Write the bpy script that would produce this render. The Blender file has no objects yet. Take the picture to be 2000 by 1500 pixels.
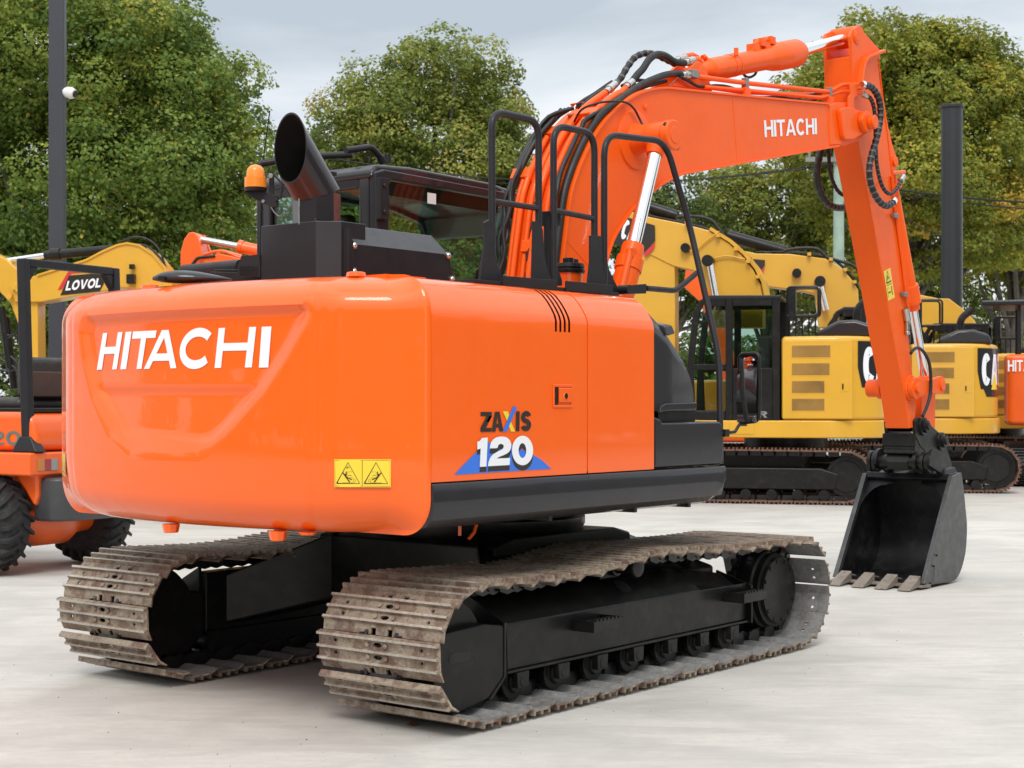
import bpy, bmesh, math, random
import numpy as np
from mathutils import Vector, Matrix
rad = math.radians
pi = math.pi
scene = bpy.context.scene
COL = scene.collection
rng = random.Random(7)

# ---- the photographer's station: used to measure sizes on known planes ----
CAM = Vector((-6.72, -5.56, 1.42)); YAW = rad(38.3); FPX = 3100.0
Fv = Vector((math.cos(YAW), math.sin(YAW), 0)); Rv = Vector((math.sin(YAW), -math.cos(YAW), 0)); Zv = Vector((0, 0, 1))
def ray(px, py): return Fv + Rv*((px-1000)/FPX) + Zv*((785-py)/FPX)
def oy(px, py, y):
    d = ray(px, py); return CAM + d*((y-CAM.y)/d.y)
def ox(px, py, x):
    d = ray(px, py); return CAM + d*((x-CAM.x)/d.x)
def oz(px, py, z):
    d = ray(px, py); return CAM + d*((z-CAM.z)/d.z)
def od(px, py, D): return CAM + ray(px, py)*D
def tr(pts, y):
    r = []
    for p in pts:
        q = oy(p[0], p[1], y); r.append((q.x, q.z))
    return r
def try3(pts, y): return [oy(p[0], p[1], p[2] if len(p) > 2 else y) for p in pts]

# ---------------------------------------------------------------- materials
MAT = {}
def nodes(name):
    m = bpy.data.materials.new(name); m.use_nodes = True
    nt = m.node_tree; b = nt.nodes['Principled BSDF']; MAT[name] = m
    return m, nt, b
def N(nt, t, **kw):
    n = nt.nodes.new(t)
    for k, v in kw.items():
        if k in n.inputs.keys(): n.inputs[k].default_value = v
        else: setattr(n, k, v)
    return n
def coords(nt, scale=1.0, out='Object'):
    tc = N(nt, 'ShaderNodeTexCoord'); mp = N(nt, 'ShaderNodeMapping')
    mp.inputs['Scale'].default_value = (scale,)*3 if not isinstance(scale, tuple) else scale
    nt.links.new(tc.outputs[out], mp.inputs['Vector']); return mp.outputs['Vector']
def noise(nt, vec, scale, detail=4, rough=.55, dist=0):
    n = N(nt, 'ShaderNodeTexNoise'); n.inputs['Scale'].default_value = scale; n.inputs['Detail'].default_value = detail
    n.inputs['Roughness'].default_value = rough; n.inputs['Distortion'].default_value = dist
    nt.links.new(vec, n.inputs['Vector']); return n.outputs['Fac']
def ramp(nt, fac, stops):
    r = N(nt, 'ShaderNodeValToRGB'); e = r.color_ramp.elements
    while len(e) < len(stops): e.new(.5)
    for i, (p, c) in enumerate(stops):
        e[i].position = p; e[i].color = (c[0], c[1], c[2], 1) if isinstance(c, tuple) else (c, c, c, 1)
    nt.links.new(fac, r.inputs['Fac']); return r.outputs['Color']
def mixc(nt, f, a, b, mode='MIX'):
    m = N(nt, 'ShaderNodeMix', data_type='RGBA', blend_type=mode)
    for s, v in ((0, f), (6, a), (7, b)):
        if hasattr(v, 'links'): nt.links.new(v, m.inputs[s])
        else: m.inputs[s].default_value = v if s == 0 else (v[0], v[1], v[2], 1)
    return m.outputs[2]
def bump(nt, b, h, strength=.2, dist=.01):
    n = N(nt, 'ShaderNodeBump'); n.inputs['Strength'].default_value = strength; n.inputs['Distance'].default_value = dist
    nt.links.new(h, n.inputs['Height']); nt.links.new(n.outputs['Normal'], b.inputs['Normal'])
def paint(name, col, rough=.3, coat=1.0, coat_r=.05, var=.06, metal=0, bumpy=.02, dust=.0, dustc=(.35, .32, .28), spec=.5):
    m, nt, b = nodes(name); v = coords(nt)
    f = noise(nt, v, 2.3, 5); c2 = tuple(x*(1-var*2) for x in col)
    c = mixc(nt, ramp(nt, f, [(.35, 0.), (.7, 1.)]), col, c2)
    if dust > 0:
        f2 = noise(nt, v, 9, 8, .65, .4)
        c = mixc(nt, ramp(nt, f2, [(.5, 0.), (.85, dust)]), c, dustc)
    nt.links.new(c, b.inputs['Base Color'])
    f3 = noise(nt, v, 14, 6); r = ramp(nt, f3, [(.3, rough*.85), (.8, min(1, rough*1.3))]); nt.links.new(r, b.inputs['Roughness'])
    b.inputs['Metallic'].default_value = metal; b.inputs['Coat Weight'].default_value = coat
    b.inputs['Coat Roughness'].default_value = coat_r; b.inputs['Specular IOR Level'].default_value = spec
    if bumpy: bump(nt, b, noise(nt, v, 3.0, 3), bumpy, .02)
    return m
ORANGE = (.96, .128, .004)
paint('orange_paint', ORANGE, .4, .75, .025, .01, bumpy=.012, spec=.3)
paint('orange_boom', (.92, .115, .004), .5, .22, .10, .03, bumpy=.03, dust=.03, dustc=(.6, .2, .08), spec=.25)
paint('orange_far', (.92, .125, .007), .4, .5, .12, .06)
paint('grey_paint', (.018, .0165, .0205), .4, .5, .06, .05, bumpy=.03, dust=.05, dustc=(.10, .09, .09), spec=.25)
paint('grey_matte', (.017, .016, .019), .5, .2, .2, .05, bumpy=.05, dust=.12, dustc=(.09, .08, .08), spec=.25)
paint('black_frame', (.008, .0078, .0076), .45, .18, .18, .2, bumpy=.12, dust=.5, dustc=(.05, .044, .037), spec=.25)
paint('black_bucket', (.006, .006, .007), .45, .15, .25, .1, bumpy=.08, dust=.4, dustc=(.07, .07, .075), spec=.25)
paint('bucket_side', (.040, .041, .044), .42, .3, .25, .2, bumpy=.1, dust=.35, dustc=(.2, .2, .2))
paint('yellow_paint', (.72, .385, .028), .38, .5, .12, .04, dust=.08, dustc=(.5, .38, .15))
paint('grille_brown', (.40, .22, .05), .7, 0, .3, .2)
paint('white_vinyl', (.86, .87, .92), .35, .3, .15, 0, bumpy=0)
paint('yellow_vinyl', (.86, .62, .04), .35, .3, .15, 0, bumpy=0)
paint('black_vinyl', (.02, .013, .011), .35, .3, .15, 0, bumpy=0)
paint('blue_vinyl', (.03, .17, .72), .35, .3, .15, 0, bumpy=0)
paint('red_vinyl', (.62, .03, .04), .35, .3, .15, 0, bumpy=0)
paint('ochre_vinyl', (.19, .11, .005), .35, .3, .15, 0, bumpy=0)
paint('teal_vinyl', (.10, .17, .15), .35, .3, .15, 0, bumpy=0)
paint('hose_rubber', (.011, .011, .011), .5, 0, .3, .1, bumpy=.1)
paint('hose_wrap', (.13, .125, .12), .55, 0, .3, .2)
paint('tyre_rubber', (.022, .022, .024), .7, 0, .3, .3, bumpy=.3, dust=.4, dustc=(.11, .10, .09))
paint('seat_vinyl', (.03, .022, .02), .5, .1, .3, .2, dust=.4, dustc=(.12, .06, .04))
paint('seat_brown', (.10, .045, .032), .6, 0, .3, .2, dust=.3, dustc=(.16, .09, .07))
paint('soot', (.010, .0095, .009), .9, 0, .3, .2, dust=.3, dustc=(.03, .028, .026), spec=.08)
paint('bumper_grey', (.055, .056, .062), .5, .2, .2, .1, dust=.3, dustc=(.12, .12, .12))
paint('beacon_amber', (.95, .26, .01), .35, .4, .2, .02)
paint('cream_plastic', (.75, .75, .73), .4, .3, .2, .02)
paint('pole_grey', (.036, .038, .050), .5, .1, .2, .05)
paint('pipe_black', (.012, .014, .018), .45, .25, .2, .1)
paint('pole_green', (.34, .46, .38), .8, 0, .3, .15, bumpy=.3, dust=.5, dustc=(.25, .32, .26))
paint('galv', (.35, .35, .34), .45, 0, .3, .15, metal=.8)
paint('red_lens', (.35, .01, .02), .2, .8, .05, .1)
paint('amber_lens', (.55, .2, .02), .2, .8, .05, .1)
paint('clear_lens', (.3, .3, .28), .2, .8, .05, .1)
def metal(name, col, rough):
    m, nt, b = nodes(name); b.inputs['Base Color'].default_value = (*col, 1); b.inputs['Metallic'].default_value = 1
    v = coords(nt); nt.links.new(ramp(nt, noise(nt, v, 30, 3), [(.3, rough*.8), (.8, rough*1.4)]), b.inputs['Roughness'])
metal('chrome', (.82, .83, .85), .07); metal('steel', (.55, .53, .50), .3); metal('mirror', (.9, .9, .9), .02)
def rusty(name, stops, rough=.65, met=.25, sc=5):
    m, nt, b = nodes(name); tc = N(nt, 'ShaderNodeTexCoord'); oi = N(nt, 'ShaderNodeObjectInfo')
    ad = N(nt, 'ShaderNodeVectorMath', operation='ADD'); mu = N(nt, 'ShaderNodeVectorMath', operation='SCALE'); mu.inputs['Scale'].default_value = 37
    cb = N(nt, 'ShaderNodeCombineXYZ')
    for i in range(3): nt.links.new(oi.outputs['Random'], cb.inputs[i])
    nt.links.new(cb.outputs[0], mu.inputs[0]); nt.links.new(tc.outputs['Object'], ad.inputs[0]); nt.links.new(mu.outputs[0], ad.inputs[1])
    v = ad.outputs[0]
    c = ramp(nt, noise(nt, v, sc, 10, .7, .15), stops)
    fine = noise(nt, v, 55, 8, .7)
    c = mixc(nt, ramp(nt, fine, [(.33, .4), (.6, 0.)]), c, (.06, .045, .038))
    pale = noise(nt, v, 15, 9, .8, .2)
    c = mixc(nt, ramp(nt, pale, [(.56, 0.), (.72, .65)]), c, (.5, .47, .42))
    nt.links.new(c, b.inputs['Base Color']); b.inputs['Metallic'].default_value = met
    nt.links.new(ramp(nt, fine, [(.3, rough*.75), (.7, min(1, rough*1.3))]), b.inputs['Roughness'])
    bump(nt, b, fine, .5, .004)
rusty('shoe_edge', [(.3, (.42, .38, .33)), (.5, (.52, .48, .42)), (.7, (.30, .25, .2)), (.85, (.6, .57, .52))], .5, .4)
rusty('shoe_steel', [(.30, (.36, .30, .22)), (.42, (.22, .14, .10)), (.50, (.40, .33, .25)), (.60, (.17, .10, .08)), (.68, (.36, .22, .12)), (.8, (.48, .42, .35))])
rusty('shoe_grey', [(.3, (.20, .20, .20)), (.5, (.28, .28, .275)), (.7, (.13, .13, .13)), (.85, (.36, .36, .35))])
rusty('tooth_steel', [(.3, (.20, .165, .13)), (.5, (.27, .235, .20)), (.7, (.12, .075, .05)), (.85, (.33, .29, .24))])
rusty('far_shoe', [(.3, (.25, .12, .08)), (.5, (.18, .09, .06)), (.7, (.10, .06, .05)), (.85, (.3, .2, .15))], sc=3)
paint('chain_black', (.009, .009, .009), .35, .1, .2, .1, bumpy=.3, dust=.35, dustc=(.07, .06, .05))
def glassm(name, tint, refl=.06, r=.0):
    m, nt, b = nodes(name); nt.nodes.remove(b)
    t = N(nt, 'ShaderNodeBsdfTransparent'); t.inputs[0].default_value = (*tint, 1)
    g = N(nt, 'ShaderNodeBsdfGlossy'); g.inputs['Roughness'].default_value = .02
    lw = N(nt, 'ShaderNodeLayerWeight'); lw.inputs['Blend'].default_value = .5
    pw = N(nt, 'ShaderNodeMath', operation='POWER'); nt.links.new(lw.outputs['Facing'], pw.inputs[0]); pw.inputs[1].default_value = 4.0
    fr = N(nt, 'ShaderNodeMath', operation='MULTIPLY_ADD'); nt.links.new(pw.outputs[0], fr.inputs[0]); fr.inputs[1].default_value = .35; fr.inputs[2].default_value = .028
    mx = N(nt, 'ShaderNodeMixShader'); out = nt.nodes['Material Output']
    nt.links.new(fr.outputs[0], mx.inputs[0]); nt.links.new(t.outputs[0], mx.inputs[1]); nt.links.new(g.outputs[0], mx.inputs[2])
    nt.links.new(mx.outputs[0], out.inputs['Surface'])
glassm('cab_glass', (.74, .83, .79)); glassm('cab_glass_dark', (.12, .13, .13))

# ---------------------------------------------------------------- mesh builder
def catmull(P, k=8, closed=False):
    P = [Vector(p) for p in P]; n = len(P); out = []
    for i in range(n if closed else n-1):
        p0 = P[(i-1) % n] if (closed or i > 0) else P[0]*2-P[1]
        p1 = P[i]; p2 = P[(i+1) % n]
        p3 = P[(i+2) % n] if (closed or i < n-2) else P[-1]*2-P[-2]
        for j in range(k):
            t = j/k; t2 = t*t; t3 = t2*t
            out.append(.5*((2*p1)+(p2-p0)*t+(2*p0-5*p1+4*p2-p3)*t2+(3*p1-p0-3*p2+p3)*t3))
    if not closed: out.append(P[-1].copy())
    return out
def fillet(P, r, k=6):
    P = [Vector(p) for p in P]; out = [P[0]]
    for i in range(1, len(P)-1):
        a = P[i-1]-P[i]; b = P[i+1]-P[i]; d = min(r, a.length*.45, b.length*.45)
        A = P[i]+a.normalized()*d; B = P[i]+b.normalized()*d
        for j in range(k+1):
            t = j/k; out.append(A*(1-t)**2+P[i]*2*t*(1-t)+B*t*t)
    out.append(P[-1]); return out
def ring_frame(T, up=None):
    T = T.normalized(); a = Vector((0, 0, 1)) if abs(T.z) < .9 else Vector((1, 0, 0))
    if up is not None: a = up
    U = T.cross(a).normalized(); return U, U.cross(T).normalized()
class MB:
    def __init__(s): s.v = []; s.f = []; s.m = []; s.cuts = []
    def cut(s):
        """what follows is another piece: it becomes a mesh of its own"""
        if s.v and (not s.cuts or s.cuts[-1] != (len(s.v), len(s.f))): s.cuts.append((len(s.v), len(s.f)))
        return s
    def add(s, vs, fs, m=0):
        b = len(s.v); s.v += [tuple(v) for v in vs]; s.f += [[b+i for i in f] for f in fs]; s.m += [m]*len(fs); return s
    def box(s, x0, x1, y0, y1, z0, z1, m=0):
        return s.hexa([(x0, y0, z0), (x1, y0, z0), (x1, y1, z0), (x0, y1, z0), (x0, y0, z1), (x1, y0, z1), (x1, y1, z1), (x0, y1, z1)], m)
    def hexa(s, p, m=0): return s.add(p, [(3, 2, 1, 0), (4, 5, 6, 7), (0, 1, 5, 4), (1, 2, 6, 5), (2, 3, 7, 6), (3, 0, 4, 7)], m)
    def obox(s, c, sx, sy, sz, rot=None, m=0):
        vs = []
        for k in ((-1,-1,-1),(1,-1,-1),(1,1,-1),(-1,1,-1),(-1,-1,1),(1,-1,1),(1,1,1),(-1,1,1)):
            q = Vector((k[0]*sx/2, k[1]*sy/2, k[2]*sz/2))
            if rot is not None: q = rot @ q
            vs.append(Vector(c)+q)
        return s.hexa(vs, m)
    def prism(s, poly, a, b, axis='y', m=0):
        def P(p, t):
            return (p[0], t, p[1]) if axis == 'y' else ((t, p[0], p[1]) if axis == 'x' else (p[0], p[1], t))
        n = len(poly); vs = [P(p, a) for p in poly]+[P(p, b) for p in poly]
        fs = [list(range(n)), list(range(2*n-1, n-1, -1))]+[(i, i+n, (i+1) % n+n, (i+1) % n) for i in range(n)]
        return s.add(vs, fs, m)
    def slab(s, pts, off, m=0):
        """polygon given by 3d points, extruded by vector off"""
        n = len(pts); off = Vector(off); vs = [Vector(p) for p in pts]+[Vector(p)+off for p in pts]
        return s.add(vs, [list(range(n)), list(range(2*n-1, n-1, -1))]+[(i, i+n, (i+1) % n+n, (i+1) % n) for i in range(n)], m)
    def ribbon(s, path, th, y0, y1, m=0):
        """strip that follows an xz path with thickness th (towards the left of travel), from y0 to y1"""
        n = len(path); P = [Vector((p[0], p[1])) for p in path]; Q = []
        for i in range(n):
            t = (P[min(i+1, n-1)]-P[max(i-1, 0)]).normalized(); Q.append(P[i]+Vector((-t.y, t.x))*th)
        for i in range(n-1):
            a, b, c, d = P[i], P[i+1], Q[i+1], Q[i]
        vs = []
        for i in range(n):
            vs += [(P[i].x, y0, P[i].y), (Q[i].x, y0, Q[i].y), (Q[i].x, y1, Q[i].y), (P[i].x, y1, P[i].y)]
        fs = [(0, 1, 2, 3), (4*n-1, 4*n-2, 4*n-3, 4*n-4)]
        for i in range(n-1):
            for j in range(4): fs.append((4*i+j, 4*i+(j+1) % 4, 4*i+4+(j+1) % 4, 4*i+4+j))
        return s.add(vs, fs, m)
    def cyl(s, p0, p1, r0, r1=None, n=24, m=0, cap=True):
        return s.lathe(p0, Vector(p1)-Vector(p0), [(0, r0), (1, r0 if r1 is None else r1)], n, m, cap, True)
    def lathe(s, o, ax, prof, n=24, m=0, cap=True, unit=False):
        o = Vector(o); ax = Vector(ax); L = ax.length; T = ax.normalized(); U, V = ring_frame(T); vs = []; k = len(prof)
        for t, r in prof:
            c = o+T*(t*L if unit else t)
            for i in range(n):
                a = 2*pi*i/n; vs.append(c+U*(r*math.cos(a))+V*(r*math.sin(a)))
        fs = [(j*n+i, j*n+(i+1) % n, (j+1)*n+(i+1) % n, (j+1)*n+i) for j in range(k-1) for i in range(n)]
        if cap: fs += [list(range(n-1, -1, -1)), list(range((k-1)*n, k*n))]
        return s.add(vs, fs, m)
    def tube(s, pts, r, n=10, m=0, corr=0, smooth=0, cap=True, m2=None):
        P = catmull(pts, smooth) if smooth else [Vector(p) for p in pts]
        if corr:   # resample evenly and alternate the radius
            L = [0]
            for i in range(1, len(P)): L.append(L[-1]+(P[i]-P[i-1]).length)
            k = max(4, int(L[-1]/corr)); Q = []
            for j in range(k+1):
                d = L[-1]*j/k; i = 1
                while i < len(L)-1 and L[i] < d: i += 1
                t = (d-L[i-1])/max(1e-9, L[i]-L[i-1]); Q.append(P[i-1].lerp(P[i], t))
            P = Q
        k = len(P); T0 = (P[1]-P[0]).normalized(); U, V = ring_frame(T0); vs = []
        for i in range(k):
            T = (P[min(i+1, k-1)]-P[max(i-1, 0)]).normalized()
            U = (U-T*U.dot(T)).normalized(); V = T.cross(U)
            rr = r(i/(k-1)) if callable(r) else r
            if corr: rr *= (1.0, 1.0, .86, .86)[i % 4]
            for j in range(n):
                a = 2*pi*j/n; vs.append(P[i]+U*(rr*math.cos(a))+V*(rr*math.sin(a)))
        fs = []; mm = []
        for i in range(k-1):
            for j in range(n):
                fs.append((i*n+j, i*n+(j+1) % n, (i+1)*n+(j+1) % n, (i+1)*n+j)); mm.append(m if (m2 is None or i % 4 != 0) else m2)
        if cap: fs += [list(range(n-1, -1, -1)), list(range((k-1)*n, k*n))]; mm += [m, m]
        b = len(s.v); s.v += [tuple(v) for v in vs]; s.f += [[b+i for i in f] for f in fs]; s.m += mm; return s
    def ball(s, c, rx, ry=None, rz=None, n=16, k=10, m=0, top=False):
        ry = ry or rx; rz = rz or rx; prof = []
        vs = []; lo = 0 if top else -pi/2
        for j in range(k+1):
            a = lo+(pi/2-lo)*j/k
            for i in range(n):
                b = 2*pi*i/n; vs.append((c[0]+rx*math.cos(a)*math.cos(b), c[1]+ry*math.cos(a)*math.sin(b), c[2]+rz*math.sin(a)))
        fs = [(j*n+i, j*n+(i+1) % n, (j+1)*n+(i+1) % n, (j+1)*n+i) for j in range(k) for i in range(n)]
        return s.add(vs, fs, m)
    def bolt(s, c, ax, r=.012, h=.008, m=0): return s.lathe(Vector(c)-Vector(ax).normalized()*.002, Vector(ax), [(0, r), (h*.8, r), (h, r*.8)], 6, m)
    def build(s, name, mats, parent=None, bevel=0, seg=2, auto=38, local=False, fix=True):
        if s.cuts and s.cuts[-1][0] < len(s.v) or len(s.cuts) > 1:
            C = [(0, 0)]+s.cuts+([(len(s.v), len(s.f))] if s.cuts[-1][0] < len(s.v) else []); first = None
            for (v0, f0), (v1, f1) in zip(C, C[1:]):
                q = MB(); q.v = s.v[v0:v1]; q.f = [[i-v0 for i in f] for f in s.f[f0:f1]]; q.m = s.m[f0:f1]
                o = q.build(name, mats, parent, bevel, seg, auto, local, fix); first = first or o
            return first
        me = bpy.data.meshes.new(name); o = bpy.data.objects.new(name, me); COL.objects.link(o)
        V = s.v
        if parent is not None:
            o.parent = parent
            if not local:
                M = world_of(parent).inverted(); V = [M @ Vector(v) for v in V]
        me.from_pydata([tuple(v) for v in V], [], s.f)
        if isinstance(mats, str): mats = [mats]
        for k in mats: me.materials.append(MAT[k])
        me.polygons.foreach_set('material_index', s.m)
        bm = bmesh.new(); bm.from_mesh(me); bmesh.ops.remove_doubles(bm, verts=bm.verts, dist=1e-5)
        if fix: bmesh.ops.recalc_face_normals(bm, faces=bm.faces)
        bm.to_mesh(me); bm.free()
        me.polygons.foreach_set('use_smooth', [True]*len(me.polygons)); me.set_sharp_from_angle(angle=rad(auto))
        if bevel:
            b = o.modifiers.new('edge_rounding', 'BEVEL'); b.width = bevel; b.segments = seg; b.limit_method = 'ANGLE'; b.angle_limit = rad(35)
            b.harden_normals = True; b.use_clamp_overlap = True
        return o
def world_of(o):
    M = Matrix.Identity(4)
    while o is not None:
        M = Matrix.LocRotScale(o.location, o.rotation_euler, o.scale) @ M; o = o.parent
    return M
def tag(o, label=None, cat=None, group=None, kind=None):
    if label: o['label'] = label
    if cat: o['category'] = cat
    if group: o['group'] = group
    if kind: o['kind'] = kind
    return o
def thing(name, label, cat, loc=(0, 0, 0), rz=0, group=None):
    o = bpy.data.objects.new(name, None); COL.objects.link(o); o.location = loc; o.rotation_euler = (0, 0, rz)
    o.empty_display_size = .2
    return tag(o, label, cat, group)
def copy_tree(o, parent=None):
    c = o.copy(); COL.objects.link(c); c.parent = parent
    for ch in [x for x in bpy.data.objects if x.parent == o]: copy_tree(ch, c)
    return c

# ---------------------------------------------------------------- lettering
def strip(path, t):
    P = [Vector(p) for p in path]; n = len(P); L = []; Rr = []
    for i in range(n):
        d = (P[min(i+1, n-1)]-P[max(i-1, 0)]).normalized(); nn = Vector((-d.y, d.x))*t/2
        L.append(P[i]+nn); Rr.append(P[i]-nn)
    return [[tuple(L[i]), tuple(L[i+1]), tuple(Rr[i+1]), tuple(Rr[i])] for i in range(n-1)]
def arc(cx, cy, rx, ry, a0, a1, n=14): return [(cx+rx*math.cos(rad(a0+(a1-a0)*i/n)), cy+ry*math.sin(rad(a0+(a1-a0)*i/n))) for i in range(n+1)]
def rc(x0, y0, x1, y1): return [(x0, y0), (x1, y0), (x1, y1), (x0, y1)]
def glyph(ch, w, t):
    h = t*.86
    if ch == 'H': return [rc(0, 0, t, 1), rc(w-t, 0, w, 1), rc(t, .5-h/2+.02, w-t, .5+h/2+.02)]
    if ch == 'I': return [rc(0, 0, t, 1)]
    if ch == 'T': return [rc(0, 1-h, w, 1), rc((w-t)/2, 0, (w+t)/2, 1-h)]
    if ch == 'L': return [rc(0, 0, t, 1), rc(t, 0, w, h)]
    if ch == 'A':
        b = t*1.03; c = w/2; a = t*.62; k = .80
        xi = lambda y: b+(c-b)*y/k
        return [[(0, 0), (b, 0), (c, k), (c, 1), (c-a, 1)], [(w, 0), (c+a, 1), (c, 1), (c, k), (w-b, 0)],
                [(xi(.2), .2), (w-xi(.2), .2), (w-xi(.2+h), .2+h), (xi(.2+h), .2+h)]]
    if ch == 'V': return [[(0, 1), (t, 1), (w/2, .25), (w/2, 0), (w/2-t*.5, 0)], [(w, 1), (w/2+t*.5, 0), (w/2, 0), (w/2, .25), (w-t, 1)]]
    if ch == 'C': return strip(arc(w/2, .5, w/2-t/2, .5-h/2+.01, 42, 318, 26), t)
    if ch in 'O0': return strip(arc(w/2, .5, w/2-t/2, .5-h/2+.01, 0, 360, 32), t)
    if ch == 'Z': return [rc(0, 1-h*1.1, w, 1), [(0, h), (0, h*1.0+.02), (w-t*1.25, 1-h*1.1), (w, 1-h*1.1), (w, 1-h*1.25), (t*1.3, h)], rc(0, 0, w, h)]
    if ch == 'X': return strip([(t*.6, 0), (w-t*.6, 1)], t) + strip([(t*.6, 1), (w/2-t*.3, .5+.12)], t) + strip([(w/2+t*.3, .5-.12), (w-t*.6, 0)], t)
    if ch == 'S':
        r = .25-t*.21+.03; cx = w/2; R0 = w/2-t/2
        p = arc(cx, 1-t/2-.19, R0, .19, 15, 180, 12)+[(t/2+.01, .62), (w*.33, .54), (w*.67, .46), (w-t/2-.01, .38)]+arc(cx, t/2+.19, R0, .19, 0, -165, 12)
        return strip(p, t)
    if ch == '1': return [rc(w-t, 0, w, 1), [(0, .62), (w-t, .68), (w-t, 1), (w-t*1.05, 1), (0, .84)]]
    if ch == '2':
        R0 = w/2-t/2; p = arc(w/2, .69, R0, .25, 180, -20, 14)+[(w*.62, .40), (w*.42, .30), (t*.62, h*.9)]
        return strip(p, t)+[rc(0, 0, w, h*1.0)]
    if ch == 'R': return [rc(0, 0, t, 1), rc(t, 1-h, w*.55, 1), rc(t, .46, w*.55, .46+h)]+strip(arc(w*.55, .73, w*.45-t/2, .27-h/2, 90, -90, 10), t)+[[(w*.42, .46), (w*.72, .46), (w, 0), (w-t*1.1, 0)]]
    return []
WID = {'H': .80, 'I': None, 'T': .76, 'A': .92, 'C': .86, 'O': .9, '0': .82, 'Z': .62, 'S': .66, '1': .42, '2': .86, 'L': .62, 'V': .86, 'R': .8, 'X': .8}
def letters(mb, s, mapfn, t=.2, gap=.09, m=0, wid=None, scale_w=1.0):
    x = 0; L = []
    for ch in s:
        w = ((wid or WID).get(ch) or t)
        if ch != 'I': w *= scale_w
        L.append((ch, x, w)); x += w+gap
    tot = x-gap
    for ch, x0, w in L:
        for poly in glyph(ch, w, t):
            mb.add([mapfn((x0+p[0])/tot, p[1]) for p in poly], [list(range(len(poly)))], m)
def quadmap(a, b, c, d, off=(0, 0, 0)):
    """a,b bottom left/right; c,d top left/right (3d)"""
    a, b, c, d, off = map(Vector, (a, b, c, d, off))
    return lambda u, v: (a.lerp(b, u)).lerp(c.lerp(d, u), v)+off
# =====================================================================  MAIN EXCAVATOR
EXC = thing('excavator', 'large glossy orange crawler excavator in the foreground, boom reaching right over its black bucket', 'excavator')

# ---- counterweight -------------------------------------------------
def plan_half():
    # from the side seam round to the middle of the rear, |y| measured
    P = [(-1.79, 1.24, 0), (-1.806, 1.238, 0), (-1.850, 1.165, 0), (-2.034, .885, 0)]
    P = P+[(-2.13+.113*y*y, y, 0) for y in (.6, .3, 0)]
    Q = fillet([Vector(p) for p in P[:4]]+[Vector(P[4])], .07, 6)
    Q = Q[:-1]+[Vector((-2.13+.113*y*y, y, 0)) for y in np.linspace(.80, 0, 60)]
    return [(q.x, q.y) for q in Q]
HALF = plan_half()
PLAN = [(x, -y) for x, y in HALF]+[(x, y) for x, y in HALF[::-1][1:]]
_py = np.array([p[1] for p in PLAN]); _px = np.array([p[0] for p in PLAN])
def cw_x(y): return float(np.interp(y, _py, _px))
def cw_hit(px, py):
    d = ray(px, py); t = 5.0
    for i in range(60): t = .5*t+.5*(cw_x(CAM.y+t*d.y)-CAM.x)/d.x
    p = CAM+d*t; return p.y, p.z
SH = [cw_hit(*p) for p in [(603, 578), (605, 612), (560, 692), (512, 768), (440, 850), (385, 890), (252, 886), (212, 852), (180, 776), (163, 704), (156, 648), (166, 606)]]
INN = [cw_hit(*p) for p in [(182, 756), (498, 756), (410, 866), (238, 850)]]
def sdist(Y, Z, poly):
    d = np.full(Y.shape, 9.0); ins = np.zeros(Y.shape, bool); n = len(poly)
    for i in range(n):
        ax, ay = poly[i]; bx, by = poly[(i+1) % n]; ex, ey = bx-ax, by-ay; wx, wy = Y-ax, Z-ay
        t = np.clip((wx*ex+wy*ey)/(ex*ex+ey*ey), 0, 1); d = np.minimum(d, np.hypot(wx-ex*t, wy-ey*t))
        c = ((ay <= Z) & (by > Z)) | ((by <= Z) & (ay > Z))
        with np.errstate(divide='ignore', invalid='ignore'): xi = ax+(Z-ay)/(by-ay if by != ay else 1e-9)*(bx-ax)
        ins ^= c & (Y < xi)
    return np.where(ins, d, -d)
def sstep(x): x = np.clip(x, 0, 1); return x*x*(3-2*x)
def cw_disp(Y, Z):
    d = sdist(Y, Z, SH); e = sdist(Y, Z, INN)
    base = .036*sstep((d+.022)/.10)*(.38+.60*np.clip((Z-1.22)/.35, 0, 1))
    zt, zb = INN[0][1], INN[2][1]
    fall = np.clip((zt-Z)/(zt-zb), 0, 1)
    return base+.018*sstep((e+.012)/.05)*(1-.55*fall)
def cw_pt(y, z, off=.003):
    dd = float(cw_disp(np.array([y]), np.array([z]))[0]); return Vector((cw_x(y)+dd-off, y, z))
ZB, ZT, FR = .862, 1.955, .15
prof = [(.5, ZB), (.3, ZB)]+[(FR-FR*math.sin(rad(a)), ZB+FR-FR*math.cos(rad(a))) for a in range(0, 91, 9)]
prof += [(0, z) for z in np.linspace(ZB+FR, ZT-FR, 62)[1:-1]]
prof += [(FR*1.15-FR*1.15*math.cos(rad(a)), ZT-FR+FR*math.sin(rad(a))) for a in range(0, 91, 9)]+[(.24, ZT+.003), (.34, ZT+.003)]
PL = [PLAN[0]]
_u = [0]
for i in range(1, len(PLAN)): _u.append(_u[-1]+math.dist(PLAN[i], PLAN[i-1]))
S = np.unique(np.concatenate([np.linspace(0, _u[-1], 230)]))
PX = np.interp(S, _u, [p[0] for p in PLAN]); PY = np.interp(S, _u, [p[1] for p in PLAN])
vs = []
for d, z in prof:
    w = np.clip((-1.79-PX)/.1, 0, 1); tb_ = max(0, (1.17-z)/.31)**2; X = PX+d*w+.035*tb_*w; Y = PY*(1-d/1.24)*(1-.055*tb_*w)
    if d == 0: X = X+cw_disp(PY, np.full(PY.shape, z))*w
    for x, y in zip(X, Y): vs.append((x, y, z))
n = len(PX); k = len(prof)
fs = [(j*n+i, j*n+i+1, (j+1)*n+i+1, (j+1)*n+i) for j in range(k-1) for i in range(n-1)]
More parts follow.
